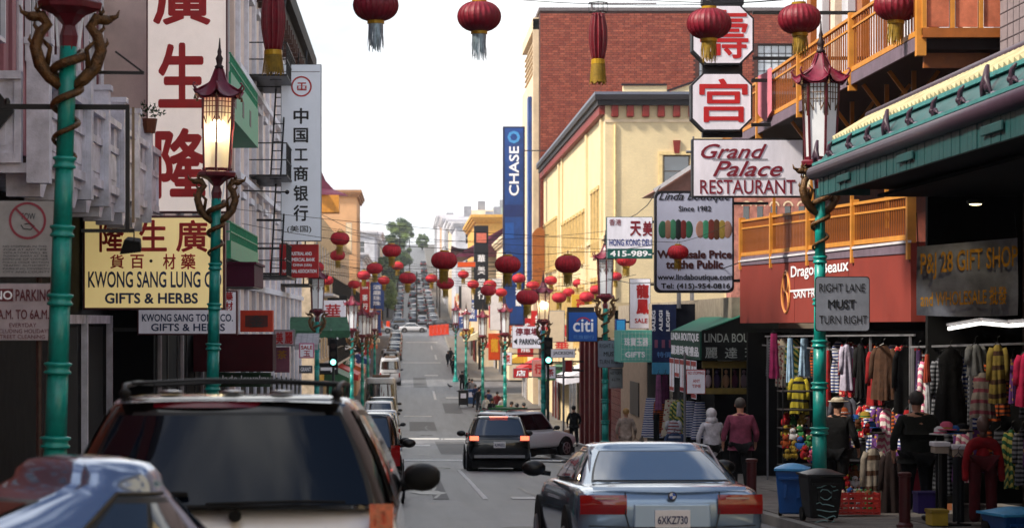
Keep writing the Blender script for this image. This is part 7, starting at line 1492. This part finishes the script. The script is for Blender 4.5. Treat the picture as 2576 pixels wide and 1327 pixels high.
# mannequin in red hooded top, boxes on stands
c = P(2472, 1060, 31.5)
t = thing('mannequin', 'mannequin dressed in a red top and dark red trousers', 'mannequin', (c.x, 31.5, zg(31.5)+.15)); Hm = c.z-t.location.z
rt = H('red_hoodie', C(150, 14, 26)); rd2 = H('dark_red_trousers', C(92, 16, 26))
skin('torso', [(Vector((0, 0, .85)), (.2, .15)), (Vector((0, 0, 1.15)), (.19, .14)), (Vector((0, 0, Hm-.32)), (.18, .13)), (Vector((0, 0, Hm-.18)), .08), (Vector((-.17, 0, Hm-.3)), .07), (Vector((-.23, -.0, Hm-.55)), .055), (Vector((-.24, -.04, Hm-.78)), .045), (Vector((.17, 0, Hm-.3)), .07), (Vector((.23, -.0, Hm-.55)), .055), (Vector((.24, -.04, Hm-.78)), .045)], [(0, 1), (1, 2), (2, 3), (2, 4), (4, 5), (5, 6), (2, 7), (7, 8), (8, 9)], rt, t)
skin('trousers', [(Vector((0, 0, .93)), .14), (Vector((-.1, 0, .85)), .1), (Vector((-.11, 0, .45)), .08), (Vector((-.11, 0, .06)), .08), (Vector((.1, 0, .85)), .1), (Vector((.11, 0, .45)), .08), (Vector((.11, 0, .06)), .08)], [(0, 1), (1, 2), (2, 3), (0, 4), (4, 5), (5, 6)], rd2, t)
MB().ball((0, 0, Hm-.03), .085, .1, .12, 12).tube([(0, 0, Hm-.2), (0, 0, Hm-.1)], .045, 10).build('head', mat('mannequin_skin', C(110, 84, 74), .4), t, smooth=True)
for (x0, x1, y0, y1, lb) in ((2345, 2382, 1110, 1138, 'left white lidded box on a stand before the gift shop'), (2390, 2430, 1118, 1145, 'right white lidded box on a stand before the gift shop')):
    s = S(32); c = P((x0+x1)/2, y1, 32); t = thing('display_box', lb, 'box', (c.x, 32, zg(32)+.15)); z = c.z-t.location.z; w = (x1-x0)/2/s
    MB().box(-w, w, -.12, .12, z, z+.13).build('box', mat('box_beige', C(170, 156, 140), .7), t, bevel=.01); MB().box(-w-.015, w+.015, -.14, .14, z+.09, z+.15).build('lid', white, t, bevel=.01); MB().box(-.02, .02, -.02, .02, 0, z).box(-.15, .15, -.1, .1, 0, .03).build('stand', trim, t)
# plush toys, dolls and hats heaped on the stall
cols = [('cream', C(200, 184, 160)), ('white', C(206, 204, 204)), ('red', C(170, 30, 36)), ('pink', C(200, 90, 120)), ('brown', C(130, 84, 54)), ('yellow', C(160, 132, 44)), ('blue', C(40, 90, 160)), ('green', C(60, 130, 70)), ('black', C(30, 30, 34)), ('orange', C(160, 76, 34))]
tm = [mat('plush_'+n, c_, .9, var=.25, scale=10) for n, c_ in cols]
def toy(x, y, Y, r, ci, label, grp, c2=None):
    t = thing('plush_toy', label, 'toy', P(x, y, Y), random.uniform(-1, 1), grp); m = tm[ci]; m2_ = tm[c2 if c2 is not None else (ci+3) % 10]
    MB().ball((0, 0, 0), r, r*.8, r*1.05, 12).build('body', m, t, smooth=True); MB().ball((0, -r*.25, r*1.35), r*.72, r*.7, r*.68, 12).build('head', m, t, smooth=True)
    for s_ in (-1, 1): MB().ball((s_*r*.5, -r*.2, r*1.95), r*.26, r*.12, r*.28, 8).build('ear', m2_, t, smooth=True); MB().ball((s_*r*.9, -r*.4, r*.3), r*.28, r*.28, r*.5, 8).build('arm', m, t, smooth=True); MB().ball((s_*r*.5, -r*.7, -r*.7), r*.32, r*.5, r*.3, 8).build('leg', m2_, t, smooth=True)
    MB().ball((0, -r*.9, r*1.25), r*.2, r*.14, r*.14, 8).build('muzzle', m2_, t, smooth=True)
random.seed(21); k = 0
shp = ['leftmost', 'second', 'third', 'fourth', 'rightmost']
rowsT = [(1062, 'top', 1975, 2030, 46), (1092, 'second', 1978, 2035, 45.5), (1122, 'third', 1972, 2038, 45), (1145, 'fourth', 1980, 2040, 44.5)]
for (yy, nm, xa, xb, Y) in rowsT:
    for j in range(4):
        ci = random.randrange(10); toy(xa+(xb-xa)*j/3+random.uniform(-4, 4), yy+random.uniform(-7, 7), Y+random.uniform(-.3, .3), random.uniform(.065, .1), ci, '%s plush toy, %s in the %s row left of the nearest right lamp' % (cols[ci][0], ['first', 'second', 'third', 'last'][j], nm), 'plush toys on the souvenir stall')
rowsT = [(1080, 'top', 2112, 2175, 40.5), (1190, 'middle', 2118, 2168, 39), (1222, 'lower', 2115, 2165, 38.5), (1252, 'crate', 2115, 2180, 35.2), (1272, 'lowest crate', 2122, 2185, 35)]
for (yy, nm, xa, xb, Y) in rowsT:
    for j in range(4):
        ci = random.randrange(10); toy(xa+(xb-xa)*j/3+random.uniform(-4, 4), yy+random.uniform(-7, 7), Y+random.uniform(-.15, .15), random.uniform(.06, .085), ci, '%s plush toy, %s in the %s row right of the nearest right lamp' % (cols[ci][0], ['first', 'second', 'third', 'last'][j], nm), 'plush toys on the souvenir stall')
t = thing('display_rack', 'tiered black wire rack holding toys and hats under the red canopy', 'rack', (P(2010, 0, 45.6).x, 45.6, zg(45.6)+.14)); q = MB()
for z in (.5, .85, 1.2, 1.55, 1.9): q.box(-.35, .3, -.15, .5, z, z+.02)
for x in (-.34, .28):
    for y in (-.14, .49): q.box(x, x+.02, y, y+.02, 0, 2.2)
q.build('frame', blk, t)
t = thing('display_table', 'low dark table stacked with toys behind the bins', 'table', (P(2142, 0, 39).x, 39, zg(39)+.14)); MB().box(-.35, .35, -.25, .3, .7, .74).box(-.35, .35, -.25, .3, .35, .38).build('top', blkm, t)
for x in (-.33, .31):
    for y in (-.23, .27): MB().box(x, x+.03, y, y+.03, 0, .7).build('leg', blkm, t)
# small hats
for i, (x, y, ci) in enumerate(((2120, 1040, 9), (2150, 1058, 6), (2176, 1050, 5), (2150, 1078, 7), (2190, 1075, 6), (2205, 1090, 8), (2380, 1080, 3), (2402, 1090, 6), (2365, 1092, 1), (2420, 1085, 8))):
    Y = 41 if x < 2300 else 32.4; t = thing('sun_hat', '%s hat, number %s from the left on the stall top' % (cols[ci][0], ['one', 'two', 'three', 'four', 'five', 'six', 'seven', 'eight', 'nine', 'ten'][sorted([2120, 2150, 2176, 2149, 2190, 2205, 2365, 2380, 2402, 2420]).index(x if not (x == 2150 and y == 1078) else 2149)]), 'hat', P(x, y, Y), 0, 'hats on the stall top'); MB().lathe([(.15, 0), (.15, .015), (.09, .02), (.085, .08), (.05, .11), (.01, .115)], 16).build('crown', tm[ci], t, smooth=True); MB().lathe([(.092, .02), (.092, .04)], 16).build('band', tm[(ci+2) % 10], t)

# left side shop awnings in the middle distance
for (x0, x1, y0, y1, Y, c_, lb) in ((690, 880, 796, 850, 96, 'moss', 'moss green sloping awning behind the third left lamp'), (740, 800, 838, 880, 84, 'pale', 'pale striped awning under the red bank sign'), (880, 900, 820, 845, 130, 'moss', 'small green awning behind the fourth left lamp'), (640, 700, 770, 800, 100, 'moss', 'long green awning edge left of the red bank sign')):
    s = S(Y); c = P((x0+x1)/2, y1, Y); w = (x1-x0)/2/s; h = (y1-y0)/s; t = thing('awning', lb, 'awning', c); m_ = {'moss': mat('moss_fabric', C(70, 120, 90), .8, var=.3), 'pale': mat('pale_fabric', C(176, 172, 178), .8, var=.2)}[c_]
    MB().add([(-w, 0, h*.35), (w, 0, h*.35), (w*.9, 1.6, h), (-w, 1.6, h)], [(0, 1, 2, 3)]).build('awning_top', m_, t); q = MB()
    n_ = 12
    for k in range(n_): a = -w+2*w*k/n_; q.add([(a, 0, h*.35), (a+2*w/n_, 0, h*.35), (a+2*w/n_, 0, .05*h), (a+w/n_, 0, 0), (a, 0, .05*h)], [(0, 1, 2, 3, 4)])
    q.build('valance', m_, t)
    q = MB()
    for k in range(5): a = -w+2*w*k/4; q.bar((a, .02, h*.34), (a*.95, 1.58, h*.97), .03)
    q.build('rib', greym, t)
# street clutter on the left pavement beyond the SUV: dark stalls and stacked boxes
random.seed(8); nm_ = ['carton', 'carton']
for i in range(10):
    Y = 62+i*6; x = -4.2+random.uniform(-.3, .3); t = thing('cardboard_box', ['first', 'second', 'third', 'fourth', 'fifth', 'sixth', 'seventh', 'eighth', 'ninth', 'last'][i]+' cardboard box stack along the left shopfronts', 'box', (x, Y, zg(Y)+.14), random.uniform(-.3, .3), 'box stacks on the left pavement'); z = 0
    for k in range(random.randint(2, 4)):
        h = random.uniform(.25, .45); MB().box(-.3, .3, -.25, .25, z+.005, z+h).build('carton', mat(['carton_tan', 'carton_white', 'carton_green'][(i+k) % 3], [C(150, 116, 80), C(180, 180, 176), C(70, 110, 80)][(i+k) % 3], .8), t); z += h
# far right pavement clutter
for i, (x, Y, c_, lb) in enumerate(((1250, 146, C(40, 150, 40), 'bright green produce stand under the orange banner'), (1185, 180, C(40, 90, 150), 'blue bin on the far right pavement'), (1240, 132, C(40, 80, 130), 'blue newspaper box beside the fourth right lamp'), (1330, 110, C(60, 50, 50), 'dark newspaper box before the bank columns'), (1165, 178, C(30, 30, 34), 'black bin beside the farthest pigeons'))):
    t = thing(['produce_stand', 'litter_bin', 'newspaper_box', 'newspaper_box', 'litter_bin'][i], lb, ['stand', 'bin', 'newspaper box', 'newspaper box', 'bin'][i], ((x-VX)/S(Y), Y, zg(Y)+.14)); m_ = mat('clutter_%d' % i, c_, .5)
    MB().box(-.35, .35, -.3, .3, .1, 1.1).build('cabinet', m_, t, bevel=.03); MB().box(-.38, .38, -.33, .33, 1.1, 1.18).build('lid', m_, t, bevel=.02)
    MB().box(-.2, .2, -.31, -.301, .6, .95).build('panel', signw, t)
    for dx in (-.3, .3): MB().box(dx-.04, dx+.04, -.25, .25, 0, .1).build('leg', trim, t)

# ---------------------------------------------------------------- trees on the hill
def tree(label, x, ybase, ytop, Y, wpx, seed, m1, m2):
    random.seed(seed); s = S(Y); c = P(x, ybase, Y); t = thing('street_tree', label, 'tree', (c.x, Y, min(zg(Y), c.z-1))); z0 = t.location.z; zt = P(x, ytop, Y).z-z0; w = wpx/s/2; h0 = max(1.5, c.z-z0)
    tr = MB(); tips = []
    tr.tube([(0, 0, 0), (.1*w*.1, 0, h0), (.0, 0, (h0+zt)*.5), (.0, 0, zt*.9)], [.05*w+.12, .04*w+.1, .03*w+.06, .03], 10)
    for k in range(14):
        a = random.uniform(0, 6.28); z1 = h0+(zt-h0)*random.uniform(.02, .75); L_ = w*random.uniform(.5, 1)*(1-.4*abs((z1-h0)/(zt-h0)-.35)); e_ = Vector((math.cos(a)*L_, math.sin(a)*L_, z1+L_*.35)); tr.tube([(0, 0, z1), (e_.x*.5, e_.y*.5, z1+L_*.12), tuple(e_)], [.08, .05, .02], 6); tips.append(e_)
    tr.build('trunk', mat('bark', C(70, 58, 48), .9, var=.3), t, smooth=True)
    cl = []
    for e_ in tips: cl.append((e_, w*random.uniform(.22, .38)))
    for k in range(34):
        f = random.random(); z = h0+(zt-h0)*(f*.98); rr_ = w*math.sqrt(max(.05, 1-((f-.42)/.62)**2))*random.uniform(.3, 1); a = random.uniform(0, 6.28); cl.append((Vector((rr_*math.cos(a), rr_*math.sin(a), z)), w*random.uniform(.16, .34)))
    for nm, mm, sel in (('crown', m1, 0), ('crown_second_leaves', m2, 1)):  # second leaf colour mixed through the crown
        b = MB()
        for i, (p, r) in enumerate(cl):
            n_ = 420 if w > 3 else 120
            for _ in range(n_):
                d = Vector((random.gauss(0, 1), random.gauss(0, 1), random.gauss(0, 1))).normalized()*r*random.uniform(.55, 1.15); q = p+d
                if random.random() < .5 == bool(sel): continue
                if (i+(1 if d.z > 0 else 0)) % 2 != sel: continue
                u = Vector((random.uniform(-1, 1), random.uniform(-1, 1), random.uniform(-1, 1))).normalized(); v = u.orthogonal().normalized(); z_ = max(.16, w*.055)*random.uniform(.6, 1.3); b.add([q-u*z_, q-v*z_*.5, q+u*z_, q+v*z_*.5], [(0, 1, 2, 3)])
        o = b.build(nm, mm, t)
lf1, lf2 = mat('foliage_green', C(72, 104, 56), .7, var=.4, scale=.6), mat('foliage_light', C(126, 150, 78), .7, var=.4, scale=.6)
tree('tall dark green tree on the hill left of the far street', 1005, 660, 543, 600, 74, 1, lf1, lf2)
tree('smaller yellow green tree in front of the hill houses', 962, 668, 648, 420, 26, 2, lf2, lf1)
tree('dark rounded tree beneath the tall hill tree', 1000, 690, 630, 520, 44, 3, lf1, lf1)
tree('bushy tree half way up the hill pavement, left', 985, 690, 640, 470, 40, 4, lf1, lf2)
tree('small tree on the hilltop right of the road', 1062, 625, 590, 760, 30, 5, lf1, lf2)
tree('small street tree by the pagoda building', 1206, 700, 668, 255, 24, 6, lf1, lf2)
# utility poles on the hill
for i, (x, Y) in enumerate(((1048, 395), (1062, 430), (1030, 640), (1092, 470))):
    t = thing('utility_pole', ['utility pole nearest the far junction', 'second utility pole up the hill', 'utility pole near the hill crest', 'utility pole right of the hill road'][i], 'pole', ((x-VX)/S(Y) if i in (0, 2) else 5.7, Y, zg(Y))); MB().tube([(0, 0, 0), (0, 0, 9)], [.16, .1], 8).build('pole', mat('pole_wood', C(80, 66, 56), .9), t); MB().bar((-1.2, 0, 8.2), (1.2, 0, 8.2), .12).build('crossarm', mat('pole_wood', C(80, 66, 56)), t)

# towel draped over the upper balcony rail
c = P(1982, 150, 50); t = thing('towel', 'pink towel draped over the ochre rail of the upper balcony', 'towel', (7.53, 50.5, CZ+5.22))
MB().grid(lambda u_, v_: (-.02-.03*math.sin(u_*9), -.8+1.9*u_, .03-1.05*v_*(.85+.15*math.sin(u_*4))), 14, 8).build('cloth', mat('towel_pink', C(206, 120, 136), .9, var=.15, scale=6), t, smooth=True)
# dark sedan sized clutter: cartons of goods below the racks
random.seed(33)
for i, (x, y, Y, w, h, c_, lb) in enumerate(((2330, 1270, 32.6, .3, .28, C(60, 40, 120), 'purple goods box on the ground by the olive jacket'), (2356, 1300, 31.8, .22, .2, C(180, 150, 50), 'yellow goods box under the black trousers'), (2300, 1215, 34.4, .25, .3, C(150, 40, 60), 'dark pink goods box behind the bollard'), (2440, 1290, 32.0, .35, .22, C(120, 110, 100), 'grey goods box beside the mannequin'), (2240, 1265, 36.4, .3, .2, C(40, 60, 90), 'blue goods box under the brown coat'))):
    t = thing('goods_box', lb, 'box', P(x, y, Y), random.uniform(-.3, .3)); MB().box(-w/2, w/2, -.15, .15, -.1, h-.1).build('carton', mat('goods_%d' % i, c_, .7), t, bevel=.01); MB().box(-w/2-.01, w/2+.01, -.16, .16, h-.13, h-.09).build('lid', mat('goods_lid_%d' % i, tuple(q*.7 for q in c_), .7), t)

# small blade signs, awnings and stall fronts that crowd both pavements in the distance
random.seed(51)
SCOL = [('red', red), ('white', signw), ('yellow', mat('sign_yellow', C(214, 170, 50), .5, var=.15)), ('green', mat('sign_leaf', C(40, 110, 70), .5, var=.15)), ('blue', mat('sign_mid_blue', C(40, 80, 160), .5, var=.15)), ('orange', mat('sign_orange3', C(206, 96, 40), .5, var=.15)), ('cream', mat('sign_cream', C(220, 206, 170), .5, var=.15)), ('black', black)]
CH = '金龍酒茶樓銀珠寶藥房書店餐廳大中華新'
OR2 = ['first', 'second', 'third', 'fourth', 'fifth', 'sixth', 'seventh', 'eighth', 'ninth', 'tenth', 'eleventh', 'twelfth', 'thirteenth', 'fourteenth', 'fifteenth', 'sixteenth', 'seventeenth', 'eighteenth', 'nineteenth', 'twentieth']
for side in (1, -1):
    for i in range(20):
        Y = 124+i*11+random.uniform(-2, 2)
        if incross(Y): continue
        cn, mm = random.choice(SCOL); X0 = (9.4 if Y < 262 else 7.7) if side > 0 else -4.45; w = random.uniform(.8, 1.7); h = random.uniform(1.2, 3.2) if i % 2 else random.uniform(.7, 1.2); z = random.uniform(2.6, 5.0) if i % 3 else random.uniform(5, 6.4)
        t = thing('blade_sign', '%s blade sign, %s one past the first crossing on the %s side' % (cn, OR2[i], 'right' if side > 0 else 'left'), 'sign', (X0-side*w/2, Y, zg(Y)+z), 0, 'small blade signs beyond the crossing')
        MB().box(-w/2, w/2, 0, .18, 0, h).build('cabinet', mm, t, bevel=.02)
        n_ = max(1, int(h/.75)); hh = h*.8/n_
        for k in range(n_): letters(t, random.choice(CH), (-w*.3, 0, h*.1+k*hh+hh*.08), XA, ZA, w*.6, hh*.84, red if cn in ('white', 'cream', 'yellow') else pw, .02)
        MB().bar((side*w/2, .09, h*.7), (side*(w/2+.5), .09, h*.7), .06).build('bracket_arm', blk, t)
    for i in range(9):
        Y = 126+i*23+random.uniform(-3, 3)
        if incross(Y) or incross(Y+7): continue
        cn, mm = random.choice(SCOL[:7]); X0 = (9.9 if Y < 170 else 9.5) if side > 0 else -4.6; X0 = 7.8 if side > 0 and Y > 262 else X0; L_ = random.uniform(5, 9); d = -side*1.5; z0 = zg(Y)+2.7
        t = thing('awning', '%s shop awning, %s one past the first crossing on the %s pavement' % (cn, OR2[i], 'right' if side > 0 else 'left'), 'awning', (X0, Y, z0), 0, 'shop awnings beyond the crossing')
        MB().quad((0, 0, 1.1), (0, L_, 1.1), (d, L_, .4), (d, 0, .4)).quad((0, 0, 1.06), (d, 0, .36), (d, L_, .36), (0, L_, 1.06)).build('awning_top', mm, t)
        q = MB(); n_ = 8
        for k in range(n_): a = L_*k/n_; b_ = L_*(k+1)/n_; q.add([(d, a, .4), (d, b_, .4), (d, b_, .05), (d, (a+b_)/2, 0), (d, a, .05)], [(0, 1, 2, 3, 4)])
        q.add([(0, -.005, 1.1), (d, -.005, .4), (d, -.005, .05), (0, -.005, .3)], [(0, 1, 2, 3)]); q.build('valance', mm, t)
    for i in range(12):
        Y = 122+i*17
        if incross(Y) or incross(Y+6): continue
        X0 = (9.85 if Y < 178 else 9.45) if side > 0 else -4.62
        X0 = 7.75 if side > 0 and Y > 260 else X0
        t = thing('shop_window', 'dark shop window, %s one past the first crossing on the %s side' % (OR2[i], 'right' if side > 0 else 'left'), 'shop front', (X0, Y, zg(Y)+.14), 0, 'dark shop fronts beyond the crossing')
        sg = -side; MB().box(min(0, sg*.08), max(0, sg*.08), 0, 6, 0, 2.6).build('glazing', wgl2, t)
        MB().box(min(sg*.081, sg*.13), max(sg*.081, sg*.13), 0, .12, 0, 2.7).box(min(sg*.081, sg*.13), max(sg*.081, sg*.13), 2.9, 3.02, 0, 2.7).box(min(sg*.081, sg*.13), max(sg*.081, sg*.13), 5.9, 6.02, 0, 2.7).build('mullion', random.choice([redcol, white, teal, greym]), t)
        MB().box(min(sg*.0, sg*.2), max(sg*.0, sg*.2), 0, 6, 2.72, 3.4).build('fascia_board', random.choice(SCOL)[1], t)
# more people on the far pavements
rng = [(1180, 190), (1196, 176), (1212, 160), (1142, 255), (1133, 270), (1210, 175), (1262, 150), (1285, 128), (1170, 215), (1228, 162)]
for i, (x, Y) in enumerate(rng): person(['pedestrian in %s, %s of the loose crowd on the far right pavement' % (['dark coat', 'blue jacket', 'pale top', 'brown jacket'][i % 4], OR2[i])][0], x, Y, 1.6+.04*(i % 5), R(37*i % 360), [pc['dark'], H('blue_cloth', C(50, 70, 120)), pc['white'], H('brown_cloth', C(100, 76, 60))][i % 4], [slk, jean][i % 2], [hairb, hairg][i % 2 if i < 4 else 0], stride=.15, det=False, grp='loose crowd on the far right pavement')

# cars moving on the hill and at the far junction
random.seed(91)
for i, (x, Y, rz, ci) in enumerate(((2.4, 402, 0, 0), (1.1, 412, 0, 1), (2.6, 446, 0, 3), (1.2, 452, 0, 0), (2.5, 492, 0, 1), (.9, 478, 0, 5), (2.4, 540, 0, 0), (1.0, 560, 0, 3), (2.2, 590, 0, 2), (-6.5, 362, -90, 1), (9.5, 366, -90, 0), (-12, 368, -90, 4))):
    smallcar(x, Y, R(rz), ci, '%s car in traffic, %s' % (words[[0, 1, 2, 3, 4, 5][ci]], ['waiting right of centre beyond the barriers', 'waiting left of centre beyond the barriers', 'climbing the hill in the right lane, lower', 'climbing the hill in the left lane, lower', 'climbing right of centre a third of the way up', 'climbing left of centre a third of the way up', 'halfway up the hill, right lane', 'halfway up the hill, left lane', 'near the crest of the hill', 'crossing the junction at its left side', 'crossing the junction at its right side', 'farther left on the crossing road'][i]), i % 2, 'traffic at the far junction and hill', pitch=rz == 0)
for i, (x, Y, h) in enumerate(((-3.6, 430, 5), (-3.7, 500, 6))):
    p = ((VX+x*S(Y)), VY-(zg(Y)+2-CZ)*S(Y)); tree('small pavement tree on the hill, %s on the %s side' % (['lower', 'upper'][i], 'left'), p[0], p[1], p[1]-h*S(Y), Y, 3.6*S(Y), 40+i, lf1 if i % 2 else lf2, lf2)

# thin sea air between the blocks and the hill
hz = MB().box(-300, 300, -70, 1150, -75, 62).build('haze', None); hz['kind'] = 'stuff'
hm = bpy.data.materials.new('haze_air'); hm.use_nodes = True; hm.node_tree.nodes.clear(); pv = hm.node_tree.nodes.new('ShaderNodeVolumePrincipled'); ov = hm.node_tree.nodes.new('ShaderNodeOutputMaterial'); pv.inputs['Density'].default_value = .0002; pv.inputs['Color'].default_value = (.9, .94, 1, 1); hm.node_tree.links.new(pv.outputs[0], ov.inputs['Volume']); hz.data.materials.clear(); hz.data.materials.append(hm)
